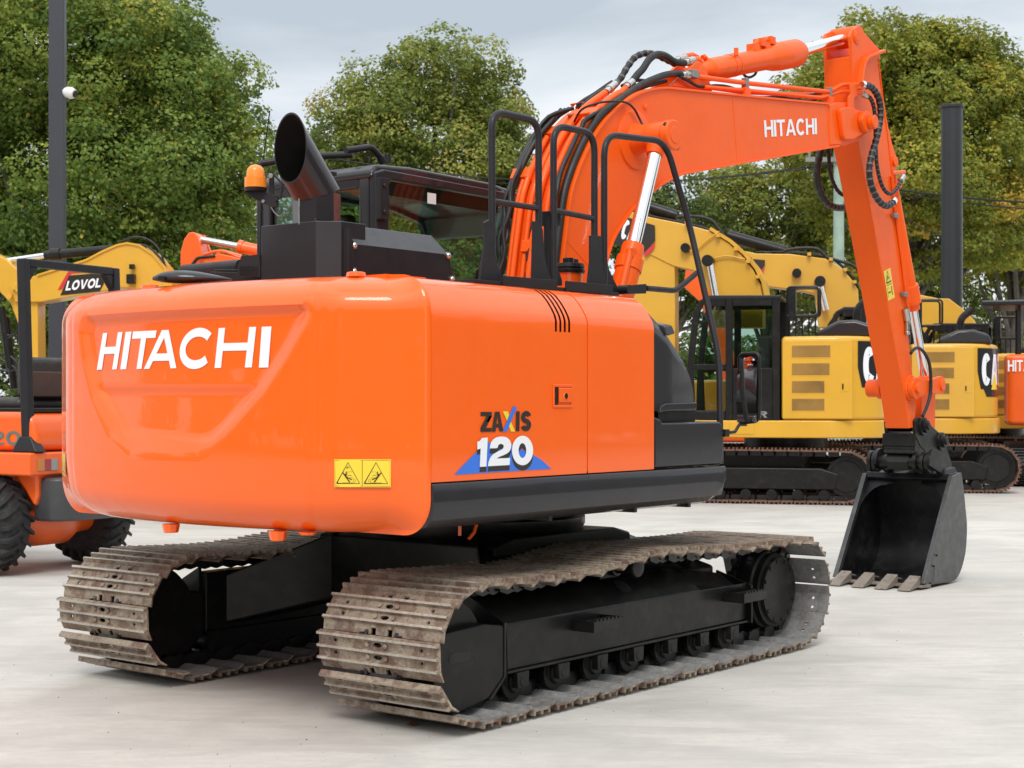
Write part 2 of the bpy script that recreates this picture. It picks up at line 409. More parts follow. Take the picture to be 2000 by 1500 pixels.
# seam end caps and the deck behind
mb = MB(); mb.add(vs, fs)
fs2 = [list(range(0, k*n, n)), list(range(n-1, k*n, n))[::-1]]
mb.add(vs, fs2)
CW = mb.build('counterweight', 'orange_paint', EXC, auto=50)
mb = MB(); mb.box(-1.80, -1.55, -1.0, 1.0, 1.90, 1.9595)
mb.build('counterweight_top', 'orange_paint', CW)
# lifting eyes / bolt heads under and on the counterweight
mb = MB()
for px_, z0, z1 in ((293, .865, .825), (502, .865, .822), (560, .866, .853)):
    y, z = cw_hit(px_, 1030); x = cw_x(y)+.12
    mb.cyl((x, y, z0), (x, y, z1), .042, .034, 8).cut()
for px_ in (225, 630):
    y, z = cw_hit(px_, 560); mb.cyl((cw_x(y)+.2, y, 1.95), (cw_x(y)+.2, y, 1.972), .045, .04, 8).cut()
mb.build('lifting_plug', 'orange_paint', CW, bevel=.004)
# HITACHI lettering
b0, b1, t0, t1 = [cw_hit(*p) for p in [(181, 722), (517, 717.5), (191.5, 650), (522, 637)]]
def m1(u, v):
    y = (b0[0]*(1-u)+b1[0]*u)*(1-v)+(t0[0]*(1-u)+t1[0]*u)*v
    z = (b0[1]*(1-u)+b1[1]*u)*(1-v)+(t0[1]*(1-u)+t1[1]*u)*v
    return cw_pt(y, z)
mb = MB(); zb_, zt_ = (b0[1]+b1[1])/2, (t0[1]+t1[1])/2; hh = zt_-zb_
sl0, sl1 = t0[0]-b0[0], t1[0]-b1[0]
for ch, pa, pb in (('H', 184.8, 222.5), ('I', 229, 240.5), ('T', 243.5, 289), ('A', 275, 339), ('C', 340, 408.5), ('H', 412, 485), ('I', 497.5, 516.3)):
    ya_, yb_ = cw_hit(pa, 685)[0], cw_hit(pb, 685)[0]; w_ = abs(yb_-ya_)/hh; k_ = (pa-184)/333
    t_ = w_ if ch == 'I' else .225
    for poly in glyph(ch, w_, t_):
        pts = []
        for gx, gy in poly:
            y = ya_+(yb_-ya_)*gx/w_+(gy-.5)*(sl0*(1-k_)+sl1*k_); z = (b0[1]*(1-k_)+b1[1]*k_)*(1-gy)+(t0[1]*(1-k_)+t1[1]*k_)*gy; pts.append(cw_pt(y, z))
        mb.add(pts, [list(range(len(pts)))])
tag(mb.build('brand_lettering', 'white_vinyl', CW, fix=False), 'large white HITACHI lettering across the rear of the counterweight')

# warning sticker: two pictogram triangles
def sticker(name, mapf, parent, layers=True, tri=2):
    mb = MB(); n_ = 8
    def q(x0, y0, x1, y1, m, lift): mb.add([mapf(x0, y0, lift), mapf(x1, y0, lift), mapf(x1, y1, lift), mapf(x0, y1, lift)], [(0, 1, 2, 3)], m)
    for i in range(n_): q(i/n_, 0, (i+1)/n_, 1, 0, .003)
    def ln(pts, w, m=1, lift=.0042, asp=2.0):
        P = [(p[0]*asp, p[1]) for p in pts]
        for poly in strip(P, w): mb.add([mapf(p[0]/asp, p[1], lift) for p in poly], [(0, 1, 2, 3)], m)
    ln([(.015, .035), (.985, .035), (.985, .965), (.015, .965), (.015, .035)], .014, 2)
    ln([(.5, .035), (.5, .965)], .02, 2)
    for c, s in ((.25, 1), (.74, -1)):
        ln([(c-.205, .13), (c, .88), (c+.205, .13), (c-.205, .13), (c-.18, .17)], .035)
        X = lambda d: c+s*d
        ln([(X(-.09), .52), (X(-.035), .36), (X(.03), .18)], .04); ln([(X(-.03), .56), (X(-.03), .36), (X(.07), .26)], .035)
        ln([(X(-.045), .42), (X(-.04), .48)], .05)
        ln([(X(-.005), .28), (X(-.005), .55), (X(.07), .55)], .012, 2); ln([(X(0), .33), (X(.10), .33)], .014, 2); ln([(X(.01), .42), (X(.06), .42)], .02, 2)
        ln([(c-.1, .155), (c+.1, .155)], .012, 2)
        ln([(X(.11)+.02*math.cos(rad(a)), .23+.05*math.sin(rad(a))) for a in range(0, 361, 45)], .012, 2)
    ln([(.25+.025*math.cos(rad(a)), .70+.028*math.sin(rad(a))) for a in range(0, 300, 30)], .02)
    return mb.build(name, ['yellow_vinyl', 'black_vinyl', 'ochre_vinyl'], parent, fix=False)
def lblmap(c4):
    (a, b, c, d) = c4
    def f(u, v, l):
        y = (a[0]*(1-u)+b[0]*u)*(1-v)+(c[0]*(1-u)+d[0]*u)*v; z = (a[1]*(1-u)+b[1]*u)*(1-v)+(c[1]*(1-u)+d[1]*u)*v
        return Vector((cw_x(y)-l*.9, y-l*.35*(1 if y < 0 else -1), z))
    return f
tag(sticker('warning_label', lblmap([cw_hit(*p) for p in [(653.5, 951), (764, 951.5), (653.5, 897), (764, 897)]]), CW), 'yellow warning label with two triangles on the right of the counterweight')
tag(sticker('warning_label', lblmap([(1.19, 1.055), (.93, 1.055), (1.19, 1.17), (.93, 1.17)]), CW), 'yellow warning label at the left corner of the counterweight')

# ---- right side body -----------------------------------------------
SY = -1.24
side_prof = [(SY, 1.087), (SY, 1.30), (SY, 1.55), (SY, 1.74)]+[(SY+.0, 1.79)]
side_prof += [(-1.232, 1.815), (-1.215, 1.845), (-1.19, 1.88), (-1.16, 1.912), (-1.12, 1.936), (-1.06, 1.948), (-.95, 1.952), (-.80, 1.954)]
def body_loft(name, xs, parent, mat='orange_paint', kf=None, skip=None, prof=side_prof, auto=30, inner=-.80, back=True, yk=None):
    mb = MB(); vs = []; k = len(prof)
    for x in xs:
        for j, (y, z) in enumerate(prof):
            zz = z if kf is None else kf(x, y, z); yy = y if yk is None else yk(x, y, z); vs.append((x, yy, zz))
    fs = []
    for i in range(len(xs)-1):
        for j in range(k-1):
            if skip and skip(xs[i], xs[i+1], j): continue
            fs.append((i*k+j, (i+1)*k+j, (i+1)*k+j+1, i*k+j+1))
    fs.append(list(range(k))+[]); fs.append(list(range((len(xs)-1)*k, len(xs)*k))[::-1])
    mb.add(vs, fs)
    return mb
# engine bay behind the louvre slots
mb = MB(); mb.box(-1.74, -.15, -1.17, -.2, 1.0, 1.86); mb.build('engine_bay', 'black_frame', EXC)
slots = [(-.935+.034*i, -.920+.034*i) for i in range(4)]
xs = [-1.787, -1.78]+[v for s in slots for v in s]+[-.69, -.686]
mb = body_loft('d', xs, EXC, skip=lambda a, b, j: (a, b) in slots and 3 <= j <= 9)
DOOR = mb.build('engine_door', 'orange_paint', EXC, auto=40, fix=True)
mb = body_loft('d', [-.676, -.67, -.12, -.116], EXC); mb.build('pump_door', 'orange_paint', EXC, auto=40)
mb = MB(); mb.box(-1.72, -.12, -.82, .9, 1.90, 1.949); mb.box(-1.30, -.12, -.805, -.1, 1.949, 1.953); mb.build('hood', 'orange_paint', EXC, bevel=.01)
# latch
lp = [oy(*p, SY) for p in [(1079, 796), (1117, 795), (1117, 751), (1079, 752)]]
x0, x1, z0, z1 = lp[0].x, lp[1].x, lp[0].z, lp[2].z
mb = MB(); b = .012
mb.box(x0, x1, SY-.006, SY, z0, z0+b); mb.box(x0, x1, SY-.006, SY, z1-b, z1); mb.box(x0, x0+b, SY-.0058, SY, z0+b, z1-b); mb.box(x1-b, x1, SY-.0058, SY, z0+b, z1-b)
LT = mb.build('door_latch', 'orange_paint', DOOR, bevel=.003)
mb = MB(); mb.box(x0+b, x0+b+.03, SY-.0022, SY, z0+b, z1-b); mb.build('latch_recess', 'black_frame', LT)
mb = MB(); mb.box(x0+b+.032, x1-b, SY-.010, SY, z0+b+.012, z1-b-.004); mb.build('latch_handle', 'orange_paint', LT, bevel=.004)
mb = MB(); xc = (x0+x1)/2+.012; mb.cyl((xc, SY-.009, (z0+z1)/2), (xc, SY-.0145, (z0+z1)/2), .013, n=16); mb.build('lock_cylinder', 'chrome', LT)
# model lettering
def sm(px0, py0, px1, py1, px2, py2, px3, py3, l=.003): return quadmap(oy(px0, py0, SY), oy(px1, py1, SY), oy(px2, py2, SY), oy(px3, py3, SY), (0, -l, 0))
def zx(x, y): return (860+x*.12, 780+y*.12)      # measured on an enlargement of the panel
def zp(mb, pts, m, l): mb.add([oy(*zx(*p), SY)+Vector((0, -l, 0)) for p in pts], [list(range(len(pts)))], m)
mb = MB()
zp(mb, [(220, 1228), (1800, 1130), (1720, 1050), (1640, 985), (1510, 905), (1480, 880), (1140, 740), (770, 700), (590, 850), (460, 975), (340, 1100)], 2, .002)
def zmap(a, b, c, d, l): return quadmap(*[oy(*zx(*p), SY) for p in (a, b, c, d)], (0, -l, 0))
for dy, m, l in ((85, 1, .0028), (0, 0, .0036)):
    zp(mb, [(x_, y_+dy) for x_, y_ in [(592, 690), (625, 680), (650, 655), (667, 628), (762, 622), (740, 1092), (632, 1098), (646, 800), (592, 818)]], m, l)
    zp(mb, [(x_, y_+dy) for x_, y_ in [(795, 798), (800, 745), (818, 695), (852, 650), (900, 620), (960, 606), (1020, 605), (1080, 622), (1122, 665), (1145, 730), (1141, 790), (1118, 842), (1078, 880), (1020, 908), (955, 932), (905, 962), (1125, 953), (1118, 1068), (765, 1088), (775, 1015), (805, 945), (850, 893), (915, 853), (980, 822), (1014, 795), (1024, 762), (1008, 732), (972, 722), (937, 740), (918, 793)]], m, l)
    for i_ in range(32):
        a_, b_ = 2*pi*i_/32, 2*pi*(i_+1)/32; O_ = lambda a: (1328+172*math.cos(a), 832+dy+240*math.sin(a)); I_ = lambda a: (1326+62*math.cos(a), 833+dy+120*math.sin(a))
        zp(mb, [O_(a_), O_(b_), I_(b_), I_(a_)], m, l)
letters(mb, 'Z', zmap((648, 530), (825, 525), (650, 205), (832, 203), .0028), t=.22, m=1, wid={'Z': .6})
letters(mb, 'A', zmap((825, 528), (1020, 520), (830, 202), (1010, 198), .0028), t=.22, m=1, wid={'A': .66})
letters(mb, 'I', zmap((1220, 520), (1280, 516), (1226, 196), (1286, 194), .0028), t=.22, m=1)
letters(mb, 'S', zmap((1300, 520), (1470, 515), (1310, 190), (1475, 185), .0028), t=.24, m=1, wid={'S': .58})
zp(mb, [(1010, 195), (1090, 195), (1115, 250), (1075, 350)], 3, .0030); zp(mb, [(1130, 340), (1210, 522), (1140, 524), (1098, 410)], 3, .0030)
zp(mb, [(1005, 524), (1075, 520), (1242, 115), (1178, 115)], 2, .0034)
tag(mb.build('model_lettering', ['white_vinyl', 'black_vinyl', 'blue_vinyl', 'yellow_vinyl'], DOOR, fix=False), 'ZAXIS 120 model lettering with a blue wedge')

# dark front cover
xs = list(np.linspace(-.106, .335, 20))
def ztop(x): return float(np.interp(x, [-.106, 0, .08, .16, .22, .27, .31, .335], [1.952, 1.885, 1.825, 1.755, 1.69, 1.62, 1.53, 1.44]))
def kf(x, y, z): return 1.385+(z-1.385)*(ztop(x)-1.385)/(1.952-1.385) if z > 1.385 else z
P2 = [(SY, 1.375), (SY, 1.39)]+side_prof[2:]
def ykf(x, y, z): return y+.012+max(0, x-.05)*.10
mb = body_loft('c', xs, EXC, kf=lambda x, y, z: max(1.375, kf(x, y, z)), prof=P2, yk=ykf)
FC = mb.build('front_cover', 'grey_paint', EXC, auto=35)
mb = MB(); q = [oy(*p, -1.22) for p in [(1281, 806), (1290, 803), (1352, 800), (1354, 786), (1293, 788), (1284, 793)]]
mb.slab([p+Vector((0, -.025, 0)) for p in q], (0, .3, 0)); mb.build('cover_lip', 'grey_paint', FC, bevel=.006)
mb = MB(); a = oy(1298, 650, -1.2); mb.hexa([a+Vector(v) for v in ((-.03, -.035, -.02), (.05, -.035, -.005), (.05, .08, .03), (-.03, .08, .03), (-.03, -.02, .03), (.04, -.02, .04), (.03, .08, .06), (-.03, .08, .06))]); mb.build('cover_hinge', 'grey_paint', FC, bevel=.008)
# tool box
tbx = [(-.106, 1.0905), (.548, 1.0905), (.565, 1.12), (.56, 1.285), (.53, 1.318), (-.03, 1.318), (-.045, 1.335), (-.085, 1.345), (-.106, 1.345)]
mb = MB(); mb.prism(tbx, SY+.004, SY+.62); mb.build('tool_box', 'grey_paint', EXC, bevel=.014, seg=3)
mb = MB(); mb.box(.0, .35, SY+.05, SY+.6, 1.31, 1.40); mb.build('cover_base', 'black_frame', EXC)
# skirt
sk = [(SY+.02, 1.0815), (SY-.004, 1.0815), (SY-.010, 1.072), (SY-.010, .975), (SY-.002, .93), (SY+.03, .90), (SY+.09, .885), (SY+.25, .88), (SY+.25, 1.0815)]
mb = MB(); vs = []
for x, s_ in ((-1.788, 1), (.44, 1), (.53, 1), (.565, 1)):
    for y, z in sk:
        zmin = {-1.788: .88, .44: .88, .53: .93, .565: 1.02}[x]; vs.append((x, y, max(z, zmin) if z < 1.0 else max(z, zmin)))
k = len(sk); fs = [(i*k+j, (i+1)*k+j, (i+1)*k+(j+1) % k, i*k+(j+1) % k) for i in range(3) for j in range(k)]+[list(range(k)), list(range(3*k, 4*k))[::-1]]
mb.add(vs, fs); mb.build('side_skirt', 'grey_paint', EXC, auto=50, bevel=.004)
# revolving frame and underside
mb = MB(); mb.box(-1.74, .50, -.99, 1.18, .93, 1.07); mb.box(.50, 1.15, .2, 1.18, .93, 1.07); mb.box(-1.7, .8, -.55, .1, .9, .93); mb.box(-.95, .95, -.95, -.6, .885, .93)
for x in (-.9, -.2, .30): mb.box(x, x+.025, SY+.06, -1.0, .874, .90)
mb.build('revolving_frame', 'black_frame', EXC)
mb = MB(); mb.box(.0, .45, -.48, .25, 1.0702, 1.36); mb.box(-.05, 1.2, .2, 1.15, 1.0705, 1.36); mb.build('cab_deck', 'grey_matte', EXC, bevel=.02)
mb = MB(); mb.box(-1.72, .2, 1.15, 1.235, .95, 1.85); mb.box(-1.72, -.6, .5, 1.235, 1.85, 1.93); mb.build('left_panel', 'orange_paint', EXC, bevel=.03)
# orange cable under the skirt
mb = MB(); a = oy(916, 1052, -.95); mb.tube([oy(932, 1020, -.95), oy(926, 1040, -.95), a], .008, 6).cut(); mb.tube([oy(898, 1020, -.95), oy(898, 1046, -.95)], .008, 6); mb.build('cable_tie', 'orange_paint', EXC)

# ---- dark cooler box and exhaust -----------------------------------
mb = MB(); Z0, Z1 = 1.945, 2.27
A = [(-1.45, .147), (-1.45, -.222), (-1.363, -.31), (-1.20, -.31), (-1.20, .147)]
mb.slab([(x, y, Z0) for x, y in A], (0, 0, Z1-Z0)); BOX = mb.build('exhaust_guard', 'grey_paint', EXC, bevel=.004)
side = tr([(686, 546), (889, 549), (887, 505), (873, 492), (853, 466), (680, 443), (668, 446), (668, 546)], -.33)
mb = MB()
xa, xb, xc = -1.335, -.62, -.535
mb.hexa([(xa, -.335, Z0), (xc, -.335, Z0), (xc, -.05, Z0), (xa, -.05, Z0), (xa, -.335, 2.165), (xb, -.335, 2.165), (xb, -.05, 2.165), (xa, -.05, 2.165)])
mb.hexa([(xa, -.335, 2.165), (xb, -.335, 2.165), (xb, -.05, 2.165), (xa, -.05, 2.165), (xa, -.245, 2.265), (xb-.03, -.245, 2.265), (xb-.03, -.05, 2.265), (xa, -.05, 2.265)])
mb.build('muffler_cover', 'grey_paint', BOX, bevel=.004)
mb = MB(); mb.hexa([(xa-.02, -.345, Z0), (xa+.018, -.345, Z0), (xa+.018, -.30, Z0), (xa-.02, -.30, Z0), (xa-.02, -.345, 2.24), (xa+.018, -.345, 2.17), (xa+.018, -.30, 2.17), (xa-.02, -.30, 2.24)])
mb.build('cover_flange', 'grey_paint', BOX, bevel=.003)
mb = MB()
for px_, py_ in ((691, 479), (691, 530), (875, 499), (882, 545)):
    p = oy(px_, py_, -.337); mb.cyl(p, p+Vector((0, -.006, 0)), .019, n=16, m=1); mb.ball((p.x, p.y-.006, p.z), .013, .008, .013, 12, 6); mb.cut()
p = ox(620, 427, -1.44); mb.cut(); mb.cyl((-1.41, -.19, 2.268), (-1.41, -.19, 2.285), .012, n=8)
mb.build('cover_bolt', ['chrome', 'steel'], BOX)
# stack: upright octagonal base then a slanted tube cut upright
mb = MB(); base = ox(617, 432, -1.33); bc = Vector((-1.335, -.115, 2.26)); r = .110
mb.lathe(bc, (0, 0, 1), [(0, r*1.04), (.155, r*1.04)], 8)
mb.build('exhaust_riser', 'grey_paint', BOX, auto=20)
mb = MB(); th = rad(49); d = Vector((-math.cos(th), 0, math.sin(th))); O = bc+Vector((0, 0, .155))
n = 40; U = Vector((0, 1, 0)); V = d.cross(U)
outer = []; tip = []; inn = []; inb = []
xcut = -1.508
for i in range(n):
    a = 2*pi*i/n; w = U*math.cos(a)+V*math.sin(a)
    # foot of the tube on the mitre plane
    p = O+w*r; nm = (Vector((0, 0, 1))+d).normalized(); t0 = -(w*r).dot(nm)/d.dot(nm); outer.append(p+d*t0)
    t1 = (xcut-p.x)/d.x; tip.append(p+d*t1)
    q = O+w*(r-.006); t2 = (xcut-q.x)/d.x; inn.append(q+d*t2); t3 = -(w*(r-.006)).dot(nm)/d.dot(nm); inb.append(q+d*t3)
vs = outer+tip+inn+inb; fs = []
for i in range(n):
    j = (i+1) % n; fs += [(i, j, n+j, n+i), (n+i, n+j, 2*n+j, 2*n+i), (2*n+i, 2*n+j, 3*n+j, 3*n+i)]
mb.add(vs, fs, 0); mb.m = [0]*len(mb.f)
for i in range(len(fs)):
    if i % 3 == 2: mb.m[i] = 1
mb.add(inb, [list(range(n))], 1)
mb.build('exhaust_stack', ['grey_paint', 'soot'], BOX, auto=40)
mb = MB(); mb.tube([O+Vector((-.115, .0, -.155)), O+Vector((-.115, 0, -.03))], .003, 6); mb.build('weld_seam', 'steel', BOX)

# ---- rear left deck items ------------------------------------------
mb = MB()
c = oz(376, 546, 1.985); R_ = Matrix.Rotation(YAW-pi/2+.15, 3, 'Z')
vs = []; n, k = 28, 10
for j in range(k+1):
    t = j/k
    for i in range(n):
        a = 2*pi*i/n; ca, sa = math.cos(a), math.sin(a); pr = math.sin(pi*min(1, .02+.96*t))**.6
        x = (t-.5)*.36; hgt = .05*(1 if sa > 0 else .45)*(1.15-.7*t)
        vs.append(c+R_ @ Vector((x, ca*.075*pr, sa*hgt*pr)))
mb.add(vs, [(j*n+i, j*n+(i+1) % n, (j+1)*n+(i+1) % n, (j+1)*n+i) for j in range(k) for i in range(n)]+[list(range(n)), list(range(k*n, k*n+n))])
RC = mb.build('rear_camera_cowl', 'grey_paint', EXC, auto=60)
mb = MB(); q = c+R_ @ Vector((-.135, -.06, .0)); mb.obox(q, .03, .03, .022, R_); mb.build('camera_lens', 'black_frame', RC, bevel=.003)
mb = MB(); a0 = od(360, 531, 8.45); a1 = od(470, 521, 8.2); mb.tube([a0, a1], .038, 14); mb.build('deck_pipe', 'grey_matte', EXC)
mb = MB(); p = [od(410, 548, 7.9), od(512, 548, 7.75)]; mb.slab([p[0], p[1], p[1]+Vector((0, 0, .035)), p[0]+Vector((0, 0, .045))], Fv*.25)
mb.slab([p[0]+Vector((0, 0, .05))+Fv*.1, p[1]+Vector((0, 0, .05))+Fv*.1, p[1]+Vector((0, 0, .065))+Fv*.1, p[0]+Vector((0, 0, .065))+Fv*.1], Fv*.3)
mb.build('deck_tray', 'grey_matte', EXC, bevel=.003)
mb = MB(); D = 7.7
P = lambda x, y: od(x, y, D)
mb.slab([P(464, 540), P(464, 518), P(472, 500), P(506, 497), P(508, 521), P(508, 540)], Fv*.03, 0)
for i in range(5):
    for j in range(2): mb.slab([P(468+i*7.4, 537-j*9), P(474+i*7.4, 536.6-j*9), P(474+i*7.4, 529-j*9), P(468+i*7.4, 529.4-j*9)], Fv*(-.004), 1)
mb.build('vent_guard', ['grey_matte', 'black_frame'], EXC)
# ---- handrails ------------------------------------------------------
YR = -.90
def rail(name, pts, r=.0175, fr=.09, y=YR, parent=None):
    mb = MB(); P = fillet(try3(pts, y), fr, 7); mb.tube(P, r, 14); return mb
HR = []
mb = rail('h', [(962, 548), (960, 217), (1052, 236), (1052, 560)])
mb.tube([oy(962, 393, YR), oy(1052, 407, YR)], .0145, 12)
h1 = mb.build('handrail', 'grey_matte', EXC, auto=60)
mb = rail('h', [(1081, 562), (1081, 244), (1161, 261), (1161, 568)], fr=.10)
mb.tube([oy(1081, 411, YR), oy(1161, 427, YR)], .0145, 12)
mb.build('handrail', 'grey_matte', EXC, auto=60)
mb = rail('h', [(1180, 572), (1180, 262), (1300, 276), (1347, 440, -.95), (1405, 700, -1.17), (1407, 905, -1.215)], fr=.12)
mb.build('handrail', 'grey_matte', EXC, auto=60)
mb = MB()
def z4(x, y): return (900+x/3.571, 180+y/3.571)
def gus(pts, y, th=.012): mb.slab([oy(*z4(*p), y) for p in pts], (0, th, 0)).cut()
gus([(165, 910), (200, 888), (238, 915), (240, 1100), (252, 1190), (285, 1262), (285, 1335), (130, 1335), (145, 1220), (165, 1080)], YR-.022)
gus([(545, 900), (575, 960), (580, 1100), (600, 1220), (632, 1300), (632, 1330), (500, 1330), (510, 900)], YR-.022)
gus([(556, 850), (560, 832), (690, 822), (700, 835), (698, 930), (660, 935), (655, 1060), (668, 1200), (708, 1310), (708, 1350), (590, 1350), (590, 935), (560, 930)], YR+.03)
gus([(945, 1000), (985, 1010), (990, 1150), (995, 1240), (1020, 1335), (1020, 1360), (885, 1360), (905, 1180), (905, 1000)], YR-.022)
gus([(960, 1000), (1005, 1012), (1012, 1130), (1040, 1250), (1105, 1380), (1105, 1400), (960, 1390)], YR+.02)
mb.build('rail_gusset', 'grey_matte', h1, bevel=.002)
mb = MB()
def pl(a, b, c, d, y, w): mb.slab([oy(*z4(*p), y) for p in (a, b, c, d)], (0, w, 0)).cut()
pl((298, 1280), (675, 1310), (675, 1382), (298, 1350), -.97, .008); pl((735, 1315), (1062, 1345), (1062, 1412), (735, 1385), -.97, .008)
a, b = oy(*z4(290, 1320), -.97), oy(*z4(1100, 1390), -.97)
mb.box(a.x-.2, b.x+.02, -.962, -.80, 1.962, 1.978)
mb.build('rail_base', 'grey_matte', h1, bevel=.002)
mb = MB(); P = fillet(try3([(1262, 563), (1320, 568), (1361, 533)], -.93), .05, 5); mb.tube(P, .0155, 12)
a = oy(1222, 566, -.93); b = oy(1256, 563, -.93); mb.hexa([(a.x, -.95, a.z-.022), (b.x, -.95, b.z-.028), (b.x, -.90, b.z-.028), (a.x, -.90, a.z-.022), (a.x, -.95, a.z+.02), (b.x, -.95, b.z+.022), (b.x, -.90, b.z+.022), (a.x, -.90, a.z+.02)])
mb.cyl((a.x-.015, -.965, a.z), (a.x-.015, -.90, a.z), .024, n=14)
mb.build('gate_bar', 'grey_matte', EXC, auto=50)
mb = MB(); p = Vector((.545, -1.21, 1.28)); 
for z in (1.262,): mb.cyl((.52, -1.225, 1.255), (.60, -1.225, 1.255), .012, n=10)
mb.box(.565, .61, -1.245, -1.205, 1.235, 1.275)
mb.build('mirror_clamp', 'black_frame', EXC, bevel=.003)
# mirror
mb = MB(); D = oy(1445, 826, -1.22)
def mp(x, y): return ox(x, y, .74)
frame = fillet([mp(*p) for p in [(1444, 760), (1444, 693), (1482, 690), (1483, 760), (1482, 822), (1446, 826), (1444, 760)]], .03, 5)
mb.tube(frame, .011, 10); mb.tube([Vector((.60, -1.225, 1.255)), Vector((.68, -1.235, 1.26)), mp(1446, 826), mp(1465, 824)], .009, 8)
MR = mb.build('mirror', 'black_frame', EXC, auto=60)
mb = MB(); q = [p+Vector((0, .004, 0)) for p in frame[:-1]]; 
mb.slab([p+Vector((.0, 0, 0)) for p in q], (.02, 0, 0)); mb.build('mirror_shell', 'black_frame', MR); mb = MB()
ymin, ymax, zmin, zmax = min(p.y for p in q), max(p.y for p in q), min(p.z for p in q), max(p.z for p in q); vs = []; G_ = 16; yc_, zc_ = (ymin+ymax)/2-.03, (zmin+zmax)/2-.07
for i in range(G_+1):
    for j in range(G_+1):
        y_ = ymin+(ymax-ymin)*i/G_; z_ = zmin+(zmax-zmin)*j/G_; vs.append((.714+((y_-yc_)**2+(z_-zc_)**2)/(2*1.1), y_, z_))
mb.add(vs, [(i*(G_+1)+j, (i+1)*(G_+1)+j, (i+1)*(G_+1)+j+1, i*(G_+1)+j+1) for i in range(G_) for j in range(G_)])
mb.build('mirror_glass', 'mirror', MR)
# filler neck with cap
mb = MB(); c = oy(1110, 545, -.70); c = Vector((c.x, -.70, 1.985))
mb.lathe(c, (0, 0, 1), [(0, .075), (.10, .075)], 24); FN = mb.build('filler_neck', 'orange_paint', EXC)
mb = MB(); mb.lathe(c+Vector((0, 0, .10)), (0, 0, 1), [(0, .085), (.018, .088), (.02, .08), (.026, .08), (.028, .086), (.05, .08)], 28)
mb.lathe(c+Vector((0, 0, .15)), (0, 0, 1), [(0, .03), (.03, .028)], 12); mb.obox(c+Vector((.02, 0, .165)), .10, .03, .025)
mb.build('filler_cap', 'black_frame', FN, bevel=.003)

# ---- cab ------------------------------------------------------------
CX0, CX1, CY0, CY1, CZ = -.50, .98, .28, 1.22, 2.70
CAB = None
mb = MB()
t = .05
# right side outline: flat, curving down at the front
RS = [(CX0, 1.36), (CX1, 1.36), (CX1+.02, 1.9), (CX1-.10, 2.45), (CX1-.20, 2.58), (CX1-.32, 2.64), (CX0+.05, 2.67), (CX0, 2.64)]
WIN = tr([(737, 560), (738, 356), (747, 341), (960, 376), (1005, 395), (1016, 415), (996, 560)], CY0)
WIN = [(-.39, 1.45), (-.39, 2.60), (-.365, 2.625), (.62, 2.615), (.88, 2.56), (.97, 2.39), (1.01, 1.9), (1.00, 1.45)]
def panel_hole(mb, outer, inner, y, th, m=0):
    """ring between two outlines of the same count"""
    n = len(outer); assert n == len(inner)
    vs = [(p[0], y, p[1]) for p in outer]+[(p[0], y, p[1]) for p in inner]+[(p[0], y+th, p[1]) for p in outer]+[(p[0], y+th, p[1]) for p in inner]
    fs = []
    for i in range(n):
        j = (i+1) % n; fs += [(i, j, n+j, n+i), (2*n+i, 3*n+i, 3*n+j, 2*n+j), (i, 2*n+i, 2*n+j, j), (n+i, n+j, 3*n+j, 3*n+i)]
    mb.add(vs, fs, m)
RS2 = [(CX0, 1.36), (CX0, 2.655), (CX0+.06, 2.675), (.62, 2.66), (.92, 2.605), (1.02, 2.42), (1.06, 1.9), (1.05, 1.36)]
panel_hole(mb, RS2, WIN, CY0, .05)
panel_hole(mb, RS2, WIN, CY1-.05, .05)
# rear wall posts and roof
mb.box(CX0, CX0+.06, CY0+.05, CY0+.13, 1.36, 2.64); mb.box(CX0, CX0+.06, CY1-.12, CY1-.05, 1.36, 2.64); mb.box(CX0+.001, CX0+.05, CY0+.13, CY1-.12, 2.575, 2.63); mb.box(CX0+.001, CX0+.05, CY0+.13, CY1-.12, 1.36, 1.75)
CAB = mb.build('cab', 'grey_paint', EXC, bevel=.012, seg=3)
mb = MB()
rp = [(CX0-.01, 2.62), (CX0-.012, 2.66), (CX0+.03, 2.70), (CX0+.3, 2.715), (.50, 2.705), (.85, 2.665), (1.00, 2.57), (1.04, 2.46), (.99, 2.48), (.88, 2.59), (.6, 2.64), (0, 2.65)]
mb.prism(rp, CY0+.02, CY1-.02)
mb.build('cab_roof', 'grey_paint', CAB, bevel=.03, seg=4)
mb = MB()
pad = .012
mb.prism([(p[0]-math.copysign(0, 1), p[1]) for p in WIN], CY0+.012, CY0+.018); mb.build('right_window', 'cab_glass', CAB)
mb = MB(); mb.prism(WIN, CY1-.018, CY1-.012); mb.build('left_window', 'cab_glass', CAB)
mb = MB(); mb.box(CX0+.02, CX0+.026, CY0+.13, CY1-.12, 1.75, 2.58); mb.build('rear_window', 'cab_glass', CAB)
mb = MB(); fr = [(1.04, 1.45), (1.07, 1.9), (1.01, 2.4), (.92, 2.58)]
mb.ribbon([(p[0]-.03, p[1]) for p in fr], .006, CY0+.05, CY1-.05); mb.build('front_window', 'cab_glass', CAB)
